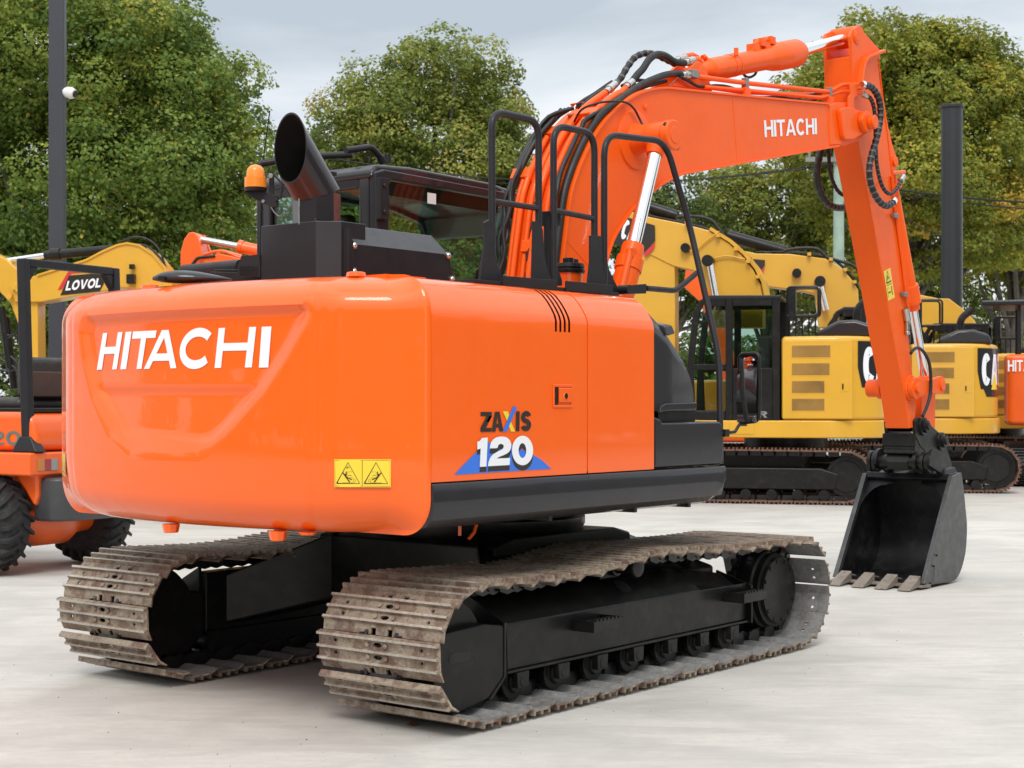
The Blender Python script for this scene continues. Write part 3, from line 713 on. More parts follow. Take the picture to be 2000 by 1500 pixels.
# dark sun-band across the side glass
mb = MB(); band = [(-.38, 2.54), (-.38, 2.595), (-.36, 2.618), (.61, 2.608), (.86, 2.554), (.93, 2.44), (.64, 2.53)]
mb.prism(band, CY0+.019, CY0+.022); mb.build('sun_strip', 'black_frame', CAB)
mb = MB(); P = oy(842, 388, CY0+.01); mb.box(P.x-.035, P.x+.035, CY0+.004, CY0+.007, P.z-.03, P.z+.03); mb.build('inspection_sticker', 'cream_plastic', CAB)
mb = MB(); q = [oy(*p, CY0-.0) for p in [(706, 388), (719, 388), (719, 340), (706, 337)]]
a = Vector((-.47, CY0, 2.5)); mb.box(-.50, -.43, CY0-.03, CY0-.002, 2.40, 2.62)
for z in (2.44, 2.58): mb.bolt((-.465, CY0-.031, z), (0, -1, 0), .013, .01)
mb.build('hinge_plate', 'grey_paint', CAB, bevel=.004)
mb = MB(); mb.cyl((-.43, CY0-.004, 2.53), (-.38, CY0-.004, 2.53), .003, n=6); mb.box(-.40, .92, CY0+.02, CY0+.028, 1.80, 1.815); mb.build('window_rail', 'black_frame', CAB)
# interior
mb = MB(); mb.box(CX0+.08, .9, CY0+.06, CY1-.08, 1.36, 1.42); mb.box(-.30, -.18, .60, 1.02, 1.75, 2.30); mb.box(-.30, .25, .56, 1.06, 1.60, 1.78); mb.box(-.29, -.2, .70, .92, 2.31, 2.48)
mb.box(-.2, .45, CY0+.09, CY0+.22, 1.42, 1.85); mb.box(.55, .62, .5, .56, 1.42, 2.05); mb.box(.5, .7, CY0+.1, CY0+.16, 2.0, 2.2)
mb.build('driver_seat', 'seat_vinyl', CAB, bevel=.04, seg=3)
# roof pipe work, beacon and work lamp, aerial
mb = MB(); z = 2.75
P = lambda x, y, yy: oy(x, y, yy)
mb.tube(fillet([P(676, 294, .55), P(725, 287, .55), P(742, 306, .55)], .03, 5), .019, 12)
mb.tube([P(742, 306, .55), P(748, 318, .55)], .024, 10); mb.cyl(P(757, 318, .55), P(757, 302, .55), .022, n=10)
mb.cut(); mb.tube([P(508, 320, 1.0), P(600, 305, .85), P(690, 302, .6)], .019, 12); mb.tube([P(508, 320, 1.0), P(508, 334, 1.0)], .019, 12)
mb.cut(); a = P(755, 322, .55); mb.box(a.x-.12, a.x+.14, .50, .60, 2.69, 2.73)
mb.cut(); a = P(810, 325, .55); mb.box(a.x-.06, a.x+.08, .48, .6, 2.68, 2.735)
mb.build('roof_hoses', 'grey_matte', CAB, auto=60)
mb = MB()
c = od(499, 378, 8.15)
mb.lathe(c+Vector((0, 0, .03)), (0, 0, 1), [(0, .056), (.052, .056), (.054, .049)], 28)
mb.lathe(c+Vector((0, 0, .084)), (0, 0, 1), [(0, .047), (.03, .045), (.045, .040), (.058, .027), (.064, .010)], 28)
BC = mb.build('beacon', 'beacon_amber', CAB, auto=30)
tag(BC, 'amber warning beacon')
mb = MB(); mb.lathe(c+Vector((0, 0, .012)), (0, 0, 1), [(0, .054), (.017, .06)], 20)
P3 = lambda dx, dz, dd=0: c+Rv*dx+Vector((0, 0, dz))+Fv*dd
mb.slab([P3(-.06, .012), P3(.05, .012), P3(.11, -.01), P3(.11, -.065), P3(.06, -.06), P3(.0, -.03), P3(-.04, -.005)], Fv*.06)
mb.slab([P3(.065, -.05, .03), P3(.09, -.05, .03), P3(.09, .12, .03), P3(.065, .12, .03)], Fv*.02)
mb.tube([P3(.10, -.04), P3(.13, -.02), P3(.14, .05), P3(.09, .10), P3(.07, .08)], .006, 8)
mb.build('beacon_bracket', 'grey_matte', BC, bevel=.002)
mb = MB(); mb.tube(catmull([P3(.19, .02), P3(.18, -.06), P3(.13, -.115), P3(.10, -.10), P3(.08, -.07)], 6), .003, 6); mb.cut(); mb.bolt(P3(.04, -.04, -.0), -Fv, .01, .01); mb.cut(); mb.bolt(P3(.078, .09), -Fv, .014, .01); mb.build('beacon_wire', 'galv', BC)
mb = MB(); w = c+Rv*.16+Vector((0, 0, .06))+Fv*.15; mb.cyl(w, w+Rv*.17-Fv*.05, .055, .06, 20); mb.box(w.x, w.x+.14, w.y-.2, w.y, w.z+.05, w.z+.07); mb.build('work_lamp', 'grey_matte', CAB, bevel=.003)
mb = MB(); a = od(515, 306, 8.9); mb.tube([a+Vector((0, 0, -.06)), a, od(527, 216, 8.9)], .0035, 6); mb.build('aerial', 'black_frame', CAB)
# =====================================================================  BOOM
BY0, BY1 = -.395, -.055     # side plates
DORS = [(1088, 640), (1094, 560), (1098.5, 516), (1106, 450), (1115, 384), (1126, 345), (1138, 314), (1158, 272), (1183, 236), (1208, 211), (1228, 196), (1250, 184), (1276, 176.5), (1301, 174), (1437, 188), (1530, 197), (1618, 205)]
BELL = [(1637, 283), (1540, 300), (1437, 318), (1370, 330), (1330, 338), (1300, 352), (1278, 367.6), (1262, 380), (1244, 396), (1229, 412), (1216, 432), (1204, 450), (1194, 470), (1186, 494), (1176, 535), (1168, 580), (1160, 650)]
dorsal = tr(DORS, BY0); belly = tr(BELL, BY0)
dorsal = [(p.x, p.y) for p in catmull([Vector((a, b, 0)) for a, b in dorsal[:14]], 4)]+dorsal[14:]
bs = belly[:4]+[(p.x, p.y) for p in catmull([Vector((a, b, 0)) for a, b in belly[4:]], 3)]
mb = MB(); mb.prism(dorsal+bs, BY0, BY1)
BOOM = mb.build('boom', 'orange_boom', EXC, auto=40)
mb = MB(); mb.ribbon(dorsal, .014, BY0-.014, BY1+.014).cut(); mb.ribbon(bs, .014, BY0-.014, BY1+.014)
mb.build('flange', 'orange_boom', BOOM, bevel=.002)
# weld seams and stiffener lines on the side plate
mb = MB()
for a, b in (((1430, 190), (1440, 316)), ((1613, 208), (1620, 284)), ((1102, 465), (1150, 520))):
    mb.tube([oy(*a, BY0), oy(*b, BY0)], .0022, 6).cut()
p = oy(1259, 209, BY0); mb.bolt(p, (0, -1, 0), .018, .012)
mb.build('weld_seam', 'orange_boom', BOOM)
mb = MB(); letters(mb, 'HITACHI', quadmap(*[oy(*p, BY0) for p in [(1493, 268), (1595, 262), (1491, 235), (1594, 231)]], (0, -.003, 0)), t=.20, gap=.065)
tag(mb.build('brand_lettering', 'white_vinyl', BOOM, fix=False), 'white HITACHI lettering near the end of the boom')
# tip casting: two cheeks round the arm, boss plates and pin
TIP = [(1618, 205), (1632, 200), (1655, 200), (1668, 214), (1686, 222), (1703, 232), (1704, 250), (1690, 262), (1674, 276), (1650, 285), (1637, 283), (1620, 284)]
tip = tr(TIP, BY0-.0)
for y0, y1 in ((BY0-.008, BY0+.035), (BY1-.035, BY1+.008)):
    mb = MB(); mb.prism(tip, y0, y1); mb.build('boom_cheek', 'orange_boom', BOOM, bevel=.008)
mb = MB()
pl = fillet([Vector((a, 0, b)) for a, b in tr([(1665, 273), (1650, 273.5), (1645, 268), (1638, 214), (1645, 210), (1660, 209), (1690, 222), (1703, 226), (1704, 246), (1695, 255), (1665, 273)], BY0-.03)], .02, 3)
mb.prism([(p.x, p.z) for p in pl[:-1]], BY0-.045, BY0-.006)
q = oy(1690, 238, BY0-.06); mb.prism([(q.x+.085*math.cos(rad(a))*1.15, q.z+.078*math.sin(rad(a))) for a in range(0, 360, 30)], BY0-.085, BY0-.046)
mb.cyl((q.x+.02, BY0-.084, q.z-.005), (q.x+.02, BY0-.135, q.z-.005), .05, n=22)
mb.cut(); mb.cyl((q.x, BY1+.0, q.z), (q.x, BY1+.10, q.z), .06, n=22)
mb.build('boom_pin_boss', 'orange_boom', BOOM, bevel=.01, seg=3)
# boom cylinder pivot boss
mb = MB()
c = oy(1240, 273, BY0)
mb.lathe((c.x, BY0+.002, c.z), (0, -1, 0), [(0, .175), (.012, .17), (.016, .16)], 36)
mb.lathe((c.x, BY0, c.z), (0, -1, 0), [(0, .10), (.04, .085), (.10, .074), (.235, .074)], 28)
mb.cut(); mb.lathe((c.x, BY1, c.z), (0, 1, 0), [(0, .10), (.04, .085), (.30, .074)], 28)
mb.build('cylinder_boss', 'orange_boom', BOOM, auto=40)
CB = Vector((c.x, 0, c.z))
def boomcyl(y, full):
    top = Vector((CB.x, y, CB.z)); q = oy(1222, 545, -.56); bot = Vector((q.x, y, q.z)); ax = (bot-top).normalized()
    a0 = (oy(1290, 290, -.56)-oy(1300, 268, -.56)).length
    L = (bot-top).length; t1 = L*.80
    r = MB(); r.lathe(top, ax, [(0, .040), (L*.85, .040)], 28)
    sh = MB()
    e = MB(); e.lathe(Vector((top.x, y-.055, top.z)), (0, 1, 0), [(0, .083), (.11, .083)], 32); e.lathe(top, ax, [(.05, .062), (.12, .05)], 24)
    e.lathe(Vector((top.x, y-.06, top.z)), (0, -1, 0), [(0, .088), (.045, .088), (.05, .08)], 32); e.lathe(Vector((top.x, y-.108, top.z)), (0, -1, 0), [(0, .05), (.006, .048)], 28)
    e.lathe(Vector((top.x, y-.06, top.z)), (0, 1, 0), [(-.01, .078), (-.008, .083)], 28)
    g = MB(); g.lathe(bot-ax*(L*.235), ax, [(0, .060), (.02, .064), (.09, .064), (.092, .078), (.16, .078), (.162, .070), (.30, .070), (.34, .06), (.36, .045), (.45, .05), (.8, .05)], 32)
    for i in range(12):
        a = 2*pi*i/12; U, V = ring_frame(ax); p = bot-ax*(L*.235)+ax*.092+(U*math.cos(a)+V*math.sin(a))*.071
        g.lathe(p, -ax, [(0, .007), (.008, .007)], 6)
    g.tube([bot-ax*(L*.19)+Vector((-.075, -.04, 0)), bot-ax*.02+Vector((-.075, -.04, 0)), bot+ax*.2+Vector((-.075, -.04, 0))], .02, 10)
    g.obox(bot-ax*(L*.17)+Vector((-.06, -.04, 0)), .05, .04, .05)
    C_ = g.build('boom_cylinder', 'orange_boom', EXC, auto=30)
    r.build('piston_rod', 'chrome', C_); e.build('rod_end', 'orange_boom', C_, auto=30, bevel=.003)
    b_ = MB(); p = Vector((top.x-.055, y-.095, top.z+.055)); b_.bolt(Vector((top.x-.06, y-.085, top.z+.05)), (-.5, -.6, .5), .017, .015); b_.cut(); b_.bolt(Vector((top.x+.065, y-.085, top.z-.06)), (.5, -.6, -.5), .017, .015); b_.build('bolt', 'black_frame', C_)
boomcyl(-.56, True); boomcyl(.11, False)

# hydraulic lines following the back of the boom
DP = [Vector((a, 0, b)) for a, b in dorsal]
def dpt(s, y, h):
    """s = 0..1 along the dorsal line, y across, h proud of it"""
    L = [0]
    for i in range(1, len(DP)): L.append(L[-1]+(DP[i]-DP[i-1]).length)
    d = s*L[-1]; i = 1
    while i < len(L)-1 and L[i] < d: i += 1
    t = (d-L[i-1])/(L[i]-L[i-1]); p = DP[i-1].lerp(DP[i], t); T = (DP[i]-DP[i-1]).normalized(); nn = Vector((-T.z, 0, T.x))
    if i < len(DP)-1:
        T2 = (DP[i+1]-DP[i]).normalized(); T = T.lerp(T2, t); nn = Vector((-T.z, 0, T.x)).normalized()
    return Vector((p.x, y, p.z))+nn*h
def sfor(px, py):
    q = oy(px, py, BY0); best = min(range(400), key=lambda i: (dpt(i/400, BY0, 0)-q).length); return best/400
def line(name, y, h, s0, s1, r, mat, parent, wob=0, yend=None, corr=0, n=10, pre=None, post=None):
    mb = MB(); P = list(pre or [])
    k = 14
    for i in range(k+1):
        s = s0+(s1-s0)*i/k; yy = y if yend is None else y+(yend-y)*i/k
        P.append(dpt(s, yy+wob*math.sin(i*1.7), h+wob*math.cos(i*1.3)))
    P += list(post or [])
    mb.tube(P, r, n, smooth=3, corr=corr)
    return mb.build(name, mat, parent, auto=60)
s_a, s_b = .06, sfor(1214, 205)
for y, h, s1, r in ((-.325, .045, sfor(1232, 193), .021), (-.275, .04, sfor(1180, 240), .015), (-.205, .045, sfor(1225, 198), .021), (-.155, .04, sfor(1190, 230), .015)):
    line('steel_pipe', y, h, s_a, s1, r, 'orange_boom', BOOM)
line('steel_pipe', -.09, .045, s_a, sfor(1160, 270), .018, 'orange_boom', BOOM)
line('steel_pipe', -.055, .04, s_a, sfor(1130, 330), .014, 'orange_boom', BOOM)
sA = sfor(1183, 236)
line('black_hose', -.372, .035, s_a, sA, .021, 'hose_rubber', BOOM, post=[oy(1202, 200, -.37), oy(1222, 186, -.35), oy(1250, 167, -.33), oy(1280, 153, -.32), oy(1305, 145, -.31), oy(1330, 144, -.31), oy(1345, 147, -.31)])
line('black_hose', -.345, .075, s_a, sfor(1170, 250), .014, 'hose_rubber', BOOM, wob=.004, post=[oy(1215, 195, -.33), oy(1250, 172, -.30), oy(1300, 158, -.25)])
for i, (y, h, r) in enumerate(((-.02, .06, .014), (.0, .03, .012), (.02, .05, .014), (-.035, .085, .012))):
    line('black_hose', y, h, s_a, sfor(1120+14*i, 360-24*i), r, 'hose_rubber', BOOM, wob=.008, post=[dpt(sfor(1150+8*i, 290-12*i), y-.05, h+.03), dpt(sfor(1185, 232), -.12-.03*i, .10)])
for i in range(3): line('black_hose', -.235+.018*i, .03+.012*i, s_a, sfor(1108+5*i, 440-20*i), .011, 'hose_rubber', BOOM, wob=.004)
# clips and couplings across the lines
mb = MB()
for (px_, py_), y0, y1 in (((1102, 480), -.35, -.14), ((1188, 231), -.35, -.15), ((1128, 340), -.10, .03), ((1165, 262), -.14, .0)):
    s = sfor(px_, py_); a, b = dpt(s, y0, .03), dpt(s, y1, .03); T = dpt(s+.006, 0, 0)-dpt(s, 0, 0); nn = dpt(s, 0, .03)-dpt(s, 0, 0)
    T = T.normalized()*.035; nn = nn.normalized()
    mb.hexa([a-T-nn*.03, a+T-nn*.03, b+T-nn*.03, b-T-nn*.03, a-T+nn*.035, a+T+nn*.035, b+T+nn*.035, b-T+nn*.035]).cut()
mb.build('pipe_clip', 'orange_boom', BOOM, bevel=.006)
def coupling(pts, r=.024, mat='steel'):
    mb = MB(); P = [Vector(p) for p in pts]; d = (P[1]-P[0]); L = d.length; d.normalize()
    mb.lathe(P[0], d, [(0, r*.9), (L*.3, r*.9), (L*.32, r*1.15), (L*.55, r*1.15), (L*.57, r), (L, r)], 12); return mb.build('hose_coupling', mat, BOOM)
ya = -.20
hp = [(1203, 163), (1213, 152), (1224, 133), (1238, 114), (1252, 106), (1266, 104), (1280, 107), (1300, 116), (1318, 125)]
mb = MB(); mb.tube(try3(hp, ya), .021, 12, smooth=6, corr=.016, m=0, m2=1); mb.build('spiral_hose', ['hose_rubber', 'hose_wrap'], BOOM, auto=60)
hp = [(1232, 163), (1245, 146), (1256, 134), (1268, 116), (1281, 107), (1294, 107), (1306, 113), (1318, 121), (1336, 123)]
mb = MB(); mb.tube(try3(hp, -.27), .022, 12, smooth=6); mb.build('black_hose', 'hose_rubber', BOOM, auto=60)
coupling([oy(1222, 172, -.27), oy(1235, 160, -.27)], .025); coupling([oy(1337, 123, -.27), oy(1354, 117, -.27)], .024); coupling([oy(1184, 180, ya), oy(1202, 164, ya)], .023)
coupling([oy(1318, 119, ya-.02), oy(1338, 112, ya-.02)], .022); coupling([oy(1330, 147, -.32), oy(1348, 147, -.32)], .026)
mb = MB()
mb.tube(try3([(1352, 117), (1362, 116), (1368, 121)], -.27), .02, 10); mb.cut(); mb.tube(try3([(1336, 111), (1352, 108), (1362, 113)], ya), .02, 10)
mb.cut(); mb.tube(try3([(1182, 181), (1166, 193), (1150, 207)], ya), .02, 10, smooth=3); mb.cut(); mb.tube(try3([(1222, 173), (1206, 187), (1190, 205)], -.27), .021, 10, smooth=3)
mb.build('steel_pipe', 'orange_boom', BOOM)
mb = MB()
for pts, y in (([(1195, 160), (1180, 170), (1160, 184), (1140, 196), (1128, 205)], -.12), ([(1200, 165), (1175, 178), (1150, 195), (1135, 210)], -.15), ([(1215, 168), (1240, 157), (1262, 158), (1290, 157)], -.16), ([(1120, 220), (1105, 235), (1092, 248), (1085, 262)], -.02), ([(1130, 222), (1110, 236), (1098, 250), (1088, 270)], -.05), ([(1130, 228), (1118, 240), (1100, 258)], -.1), ([(1140, 215), (1125, 228), (1108, 242), (1095, 260)], -.14)):
    mb.tube(try3(pts, y), .012, 8, smooth=5).cut()
mb.build('thin_hose', 'hose_rubber', BOOM, auto=60)
for pts in ([(1112, 225), (1128, 207)], [(1122, 226), (1134, 212)], [(1132, 212), (1148, 198)], [(1146, 197), (1156, 188)]): coupling([oy(*pts[0], -.1), oy(*pts[1], -.1)], .016, 'chrome')
mb = MB(); mb.slab([oy(*p, -.05) for p in [(1112, 203), (1146, 196), (1158, 208), (1138, 214), (1118, 212)]], (0, -.10, 0)); mb.build('pipe_bracket', 'orange_boom', BOOM, bevel=.005)
# long thin wire looping over the side
mb = MB(); mb.tube([oy(1118, 245, -.2), oy(1135, 215, -.3), oy(1165, 202, -.38), oy(1195, 198, -.42), oy(1222, 200, -.43), oy(1238, 212, -.43), oy(1249, 232, -.43), oy(1256, 245, -.45), oy(1268, 258, -.5), oy(1274, 264, -.55)], .0065, 8, smooth=6)
mb.cut(); mb.tube([oy(1328, 149, -.33), oy(1345, 158, -.33), oy(1362, 168, -.33), oy(1378, 169, -.33), oy(1400, 167, -.3), oy(1425, 170, -.28), oy(1450, 180, -.26)], .010, 8, smooth=5)
mb.cut(); mb.tube([oy(1448, 138, -.2), oy(1455, 148, -.2), oy(1464, 151, -.2), oy(1474, 146, -.2), oy(1478, 138, -.2)], .009, 8, smooth=5)
mb.cut(); mb.tube([oy(1465, 188, -.28), oy(1490, 190, -.28), oy(1520, 189, -.28), oy(1550, 193, -.28), oy(1580, 197, -.28), oy(1600, 192, -.28)], .009, 8, smooth=5)
mb.cut(); mb.tube([oy(1475, 193, -.2), oy(1510, 191, -.2), oy(1545, 195, -.2), oy(1575, 186, -.2), oy(1605, 182, -.2)], .009, 8, smooth=5)
mb.build('cable', 'hose_rubber', BOOM, auto=60)
# boom top rails
mb = MB(); mb.tube(try3([(1364, 150), (1455, 162), (1619, 179.5), (1643, 166), (1662, 164), (1680, 165)], -.335), .0155, 10); mb.build('steel_pipe', 'orange_boom', BOOM)
mb = MB(); mb.tube(try3([(1375, 170), (1455, 176.5), (1603, 191), (1640, 180), (1664, 178), (1684, 184)], -.335), .014, 10); mb.build('steel_pipe', 'orange_boom', BOOM)
mb = MB(); mb.tube(try3([(1330, 163), (1450, 180), (1605, 186)], -.13), .0155, 10); mb.build('steel_pipe', 'orange_boom', BOOM)
for px_ in (1456, 1620):
    a = oy(px_, 190 if px_ < 1500 else 206, -.335)
    mb = MB(); zt = oy(px_, 160 if px_ < 1500 else 178, -.335).z; mb.box(a.x-.04, a.x+.03, -.36, -.30, a.z-.03, a.z+.06); G = mb.build('pipe_bracket', 'orange_boom', BOOM, bevel=.004)
    mb = MB(); mb.box(a.x-.02, a.x+.015, -.355, -.315, a.z+.06, zt+.025); mb.build('pipe_clamp', 'galv', BOOM, bevel=.004)
mb = MB(); a = oy(1358, 148, -.335); mb.box(a.x-.06, a.x+.01, -.36, -.31, a.z-.02, a.z+.03); mb.build('pipe_clamp', 'galv', BOOM, bevel=.005)
# arm cylinder bracket and arm cylinder
EAR = tr([(1308, 168), (1330, 150), (1346, 134), (1358, 122), (1365, 119), (1373, 124), (1382, 140), (1386, 158), (1392, 178)], -.30)
mb = MB(); mb.prism(EAR, -.30, -.272).cut(); mb.prism(EAR, -.17, -.142)
pin = oy(1371, 141, -.30); mb.cut(); mb.cyl((pin.x, -.31, pin.z), (pin.x, -.13, pin.z), .042, n=22)
mb.build('cylinder_bracket', 'orange_boom', BOOM, bevel=.006)
AC = MB(); p0 = oy(1371, 139, -.22); p1 = oy(1558, 103, -.22); ax = (p1-p0); L = ax.length; ax.normalize()
AC.lathe(p0, ax, [(-.03, .05), (.06, .06), (.08, .074), (L*.62, .074), (L*.66, .078), (L*.72, .092), (L*.80, .098), (L*.97, .098), (L*1.0, .085)], 36)
for t in (.25, .3): AC.lathe(p0+ax*(L*t), ax, [(0, .077), (.018, .077)], 32)
AC.lathe(p0+ax*(L*.255)+Vector((0, -.06, .06)), (0, 0, 1), [(0, .015), (.05, .015)], 10)
AC.tube([oy(1372, 112, -.22), oy(1375, 110, -.22), oy(1383, 120, -.2)], .016, 8)
AC.tube([oy(1468, 97, -.22), oy(1475, 88, -.22), oy(1482, 80, -.22), oy(1492, 79, -.22), oy(1503, 76, -.22)], .020, 10, smooth=3)
AC.tube([oy(1480, 96, -.22), oy(1490, 86, -.22), oy(1500, 84, -.22), oy(1514, 86, -.22)], .018, 10, smooth=3)
for q in ((1471, 94), (1484, 84), (1502, 80), (1492, 92)): AC.obox(oy(*q, -.22), .06, .07, .05)
ACo = AC.build('arm_cylinder', 'orange_boom', EXC, auto=30)
mb = MB(); p2 = oy(1652, 75, -.22); mb.cyl(p1-ax*.1, p2, .040, n=28); mb.build('piston_rod', 'chrome', ACo)
mb = MB(); mb.cyl((p2.x+.03, -.34+.02, p2.z+.01), (p2.x+.03, -.10, p2.z+.01), .078, n=28); mb.build('rod_end', 'orange_boom', ACo, bevel=.006)

# =====================================================================  ARM
AY0, AY1 = -.345, -.145
side = [(1664, 190), (1660, 92), (1657, 72), (1661, 59), (1671, 53), (1681, 60), (1714, 97), (1724, 196), (1733, 262), (1740, 324), (1751, 400), (1762, 530), (1774, 650), (1784, 745), (1789, 790), (1788, 818), (1784, 835), (1776, 837), (1765, 760), (1747, 668), (1733, 588), (1708, 450), (1686, 332), (1674, 276), (1667, 240)]
S1 = tr(side, AY0)
low = [p for p in S1]
mb = MB()
# main box of the arm below the lug
body = S1[:1]+[S1[6]]+S1[7:]
i0 = tr([(1661, 110)], AY0)[0]
mb.prism([i0, (S1[6][0]-.02, S1[6][1]-.02)]+S1[7:]+[S1[0]], AY0, AY1)
ARM = mb.build('arm', 'orange_boom', EXC, bevel=.006)
tag(ARM, 'long orange dipper arm hanging down from the boom tip')
for y0, y1 in ((AY0-.016, AY0+.012), (AY1-.012, AY1+.016)):
    mb = MB(); mb.prism(S1[:7]+tr([(1716, 112), (1700, 120), (1688, 125), (1680, 140), (1672, 190)], AY0), y0, y1); mb.build('arm_ear', 'orange_boom', ARM, bevel=.005)
fl = [(p.x, p.z) for p in fillet(try3([(1716, 98), (1684, 110), (1676, 122), (1668, 175)], AY0), .1, 6)]
mb = MB(); mb.ribbon(fl, .02, AY0-.06, AY1+.05); mb.build('arm_flange', 'orange_boom', ARM, bevel=.005)
e = oy(1672, 72, AY0-.016); mb = MB(); mb.lathe((e.x, AY0-.014, e.z), (0, -1, 0), [(0, .05), (.012, .048)], 24); mb.lathe((e.x, AY0-.026, e.z), (0, -1, 0), [(0, .034), (.004, .032)], 24); mb.build('arm_pin', 'orange_boom', ARM)
# edge weld along the side plate back edge, lug for the bucket cylinder
mb = MB(); ed = try3([(1714, 100), (1724, 196), (1733, 262), (1740, 324), (1751, 400), (1762, 530)], AY0); mb.tube([p+Vector((0, -.002, 0)) for p in ed], .006, 6)
mb.cut(); mb.tube(try3([(1675, 276), (1686, 332), (1708, 450)], AY0), .004, 6)
mb.build('weld_seam', 'orange_boom', ARM)
LUG = tr([(1722, 180), (1731, 240), (1740, 279), (1750, 309), (1751, 326), (1744, 336), (1739, 332), (1728, 250)], -.30)
mb = MB(); mb.prism(LUG, -.31, -.285).cut(); mb.prism(LUG, -.205, -.18).cut(); q = oy(1746, 315, -.31); mb.cyl((q.x, -.33, q.z), (q.x, -.17, q.z), .038, n=20); mb.build('cylinder_lug', 'orange_boom', ARM, bevel=.005)
# bucket cylinder
q0 = Vector((q.x, -.245, q.z)); q1 = oy(1782.5, 600, -.245); ax = q1-q0; L = ax.length; ax.normalize()
mb = MB(); mb.lathe(q0+ax*.05, ax, [(0, .045), (.05, .058), (L*.80, .058), (L*.805, .075), (L*.97-.05, .075), (L*.975-.05, .055), (L-.03, .055)], 28)
BCy = mb.build('bucket_cylinder', 'orange_boom', EXC, auto=30)
mb = MB(); q2 = oy(1806, 737, -.245); mb.cyl(q1-ax*.1, q2, .036, n=24); mb.build('piston_rod', 'chrome', BCy)
mb = MB(); mb.lathe(q2-ax*.02, (q2-q1), [(0, .04), (.03, .06), (.08, .06)], 20); mb.cyl((q2.x+.02, -.30, q2.z-.06), (q2.x+.02, -.19, q2.z-.06), .055, n=20); mb.build('rod_end', 'orange_boom', BCy, bevel=.003)
# pipes along the arm
mb = MB(); mb.tube(try3([(1742, 344), (1747, 400), (1761, 500), (1771, 590), (1773, 600)], AY0-.012), .012, 8); mb.cut(); mb.tube(try3([(1747, 396), (1749, 405), (1765, 510), (1776, 592)], AY0-.012), .011, 8)
mb.cut(); mb.tube([oy(1742, 338, -.34), oy(1766, 336, -.30)], .016, 10); mb.cut(); mb.tube([oy(1752, 360, -.34), oy(1758, 364, -.32)], .016, 10); mb.build('steel_pipe', 'orange_boom', ARM)
mb = MB()
for p in ((1748, 421), (1766, 575)):
    a = oy(*p, AY0-.02); mb.obox(a, .07, .035, .035).cut()
mb.build('pipe_clamp', 'galv', ARM, bevel=.006)
mb = MB(); a = oy(1768, 602, AY0-.02); b = oy(1772, 625, AY0-.02); c_ = oy(1772, 650, AY0-.02); mb.cyl(a, b, .03, n=10); mb.cyl(b, c_, .02, n=10); mb.ball(tuple(c_), .022, n=10, k=6); mb.build('shutoff_valve', 'steel', ARM)
# hoses at the elbow
mb = MB(); mb.tube(try3([(1690, 167), (1700, 169), (1709, 178), (1717, 195), (1720, 220), (1717, 248), (1710, 278), (1702, 305), (1698, 330), (1700, 355), (1708, 378), (1720, 396), (1733, 402), (1744, 396)], -.47), .026, 12, smooth=6, corr=.013, m2=1)
mb.build('spiral_hose', ['hose_rubber', 'hose_wrap'], ARM, auto=60)
mb = MB(); mb.tube(try3([(1690, 187), (1699, 191), (1706, 206), (1709, 230), (1710, 260), (1711, 300), (1714, 330), (1721, 358), (1731, 375), (1741, 378), (1751, 369), (1760, 354)], -.44), .016, 10, smooth=6, corr=.009, m2=1)
mb.build('spiral_hose', ['hose_rubber', 'hose_wrap'], ARM, auto=60)
ARM_ = ARM
for a, b, y, r, m in (((1683, 165), (1692, 168), -.46, .026, 'chrome'), ((1683, 183), (1692, 188), -.44, .02, 'steel'), ((1740, 399), (1747, 391), -.45, .026, 'chrome'), ((1757, 358), (1765, 344), -.43, .02, 'steel')):
    coupling([oy(*a, y), oy(*b, y)], r, m)
mb = MB(); mb.tube([oy(1664, 164, -.34), oy(1684, 165.5, -.45)], .016, 10); mb.tube([oy(1664, 178, -.34), oy(1684, 184, -.44)], .014, 10)
mb.slab([oy(*p, -.42) for p in [(1660, 163), (1675, 163), (1675, 185), (1668, 192), (1670, 232), (1656, 232), (1658, 190), (1662, 184)]], (0, .012, 0)); mb.build('hose_bracket', 'orange_boom', BOOM, bevel=.002)
mb = MB(); mb.tube(try3([(1606, 285), (1602, 300), (1596, 330), (1598, 362), (1610, 390), (1628, 404), (1650, 405), (1665, 395)], .02), .028, 12, smooth=6, corr=.014); mb.cut(); mb.tube(try3([(1618, 285), (1619, 305), (1621, 335), (1630, 362), (1642, 378), (1660, 385)], -.02), .016, 10, smooth=6, corr=.01)
mb.build('left_spiral_hose', 'hose_rubber', ARM, auto=60)
# warning sticker on the arm
f = quadmap(*[oy(*p, AY0) for p in [(1734, 588), (1747, 581), (1725, 530), (1738, 523)]])
mb = MB()
def fq(pts, m, l): mb.add([f(*p)+Vector((0, -l, 0)) for p in pts], [list(range(len(pts)))], m)
fq([(0, 0), (1, 0), (1, 1), (0, 1)], 0, .003)
for poly in strip([(.14, .58), (.5, .95), (.86, .58), (.14, .58)], .06)+strip([(.1, .5), (.9, .5)], .02)+strip([(.35, .66), (.45, .78), (.6, .68)], .07)+strip([(.75, .12), (.72, .28), (.80, .42)], .10)+strip([(.2, .25), (.55, .25)], .05)+strip([(.15, .1), (.15, .38), (.3, .42)], .03): fq(poly, 1, .004)
mb.build('warning_label', ['yellow_vinyl', 'black_vinyl'], ARM, fix=False)

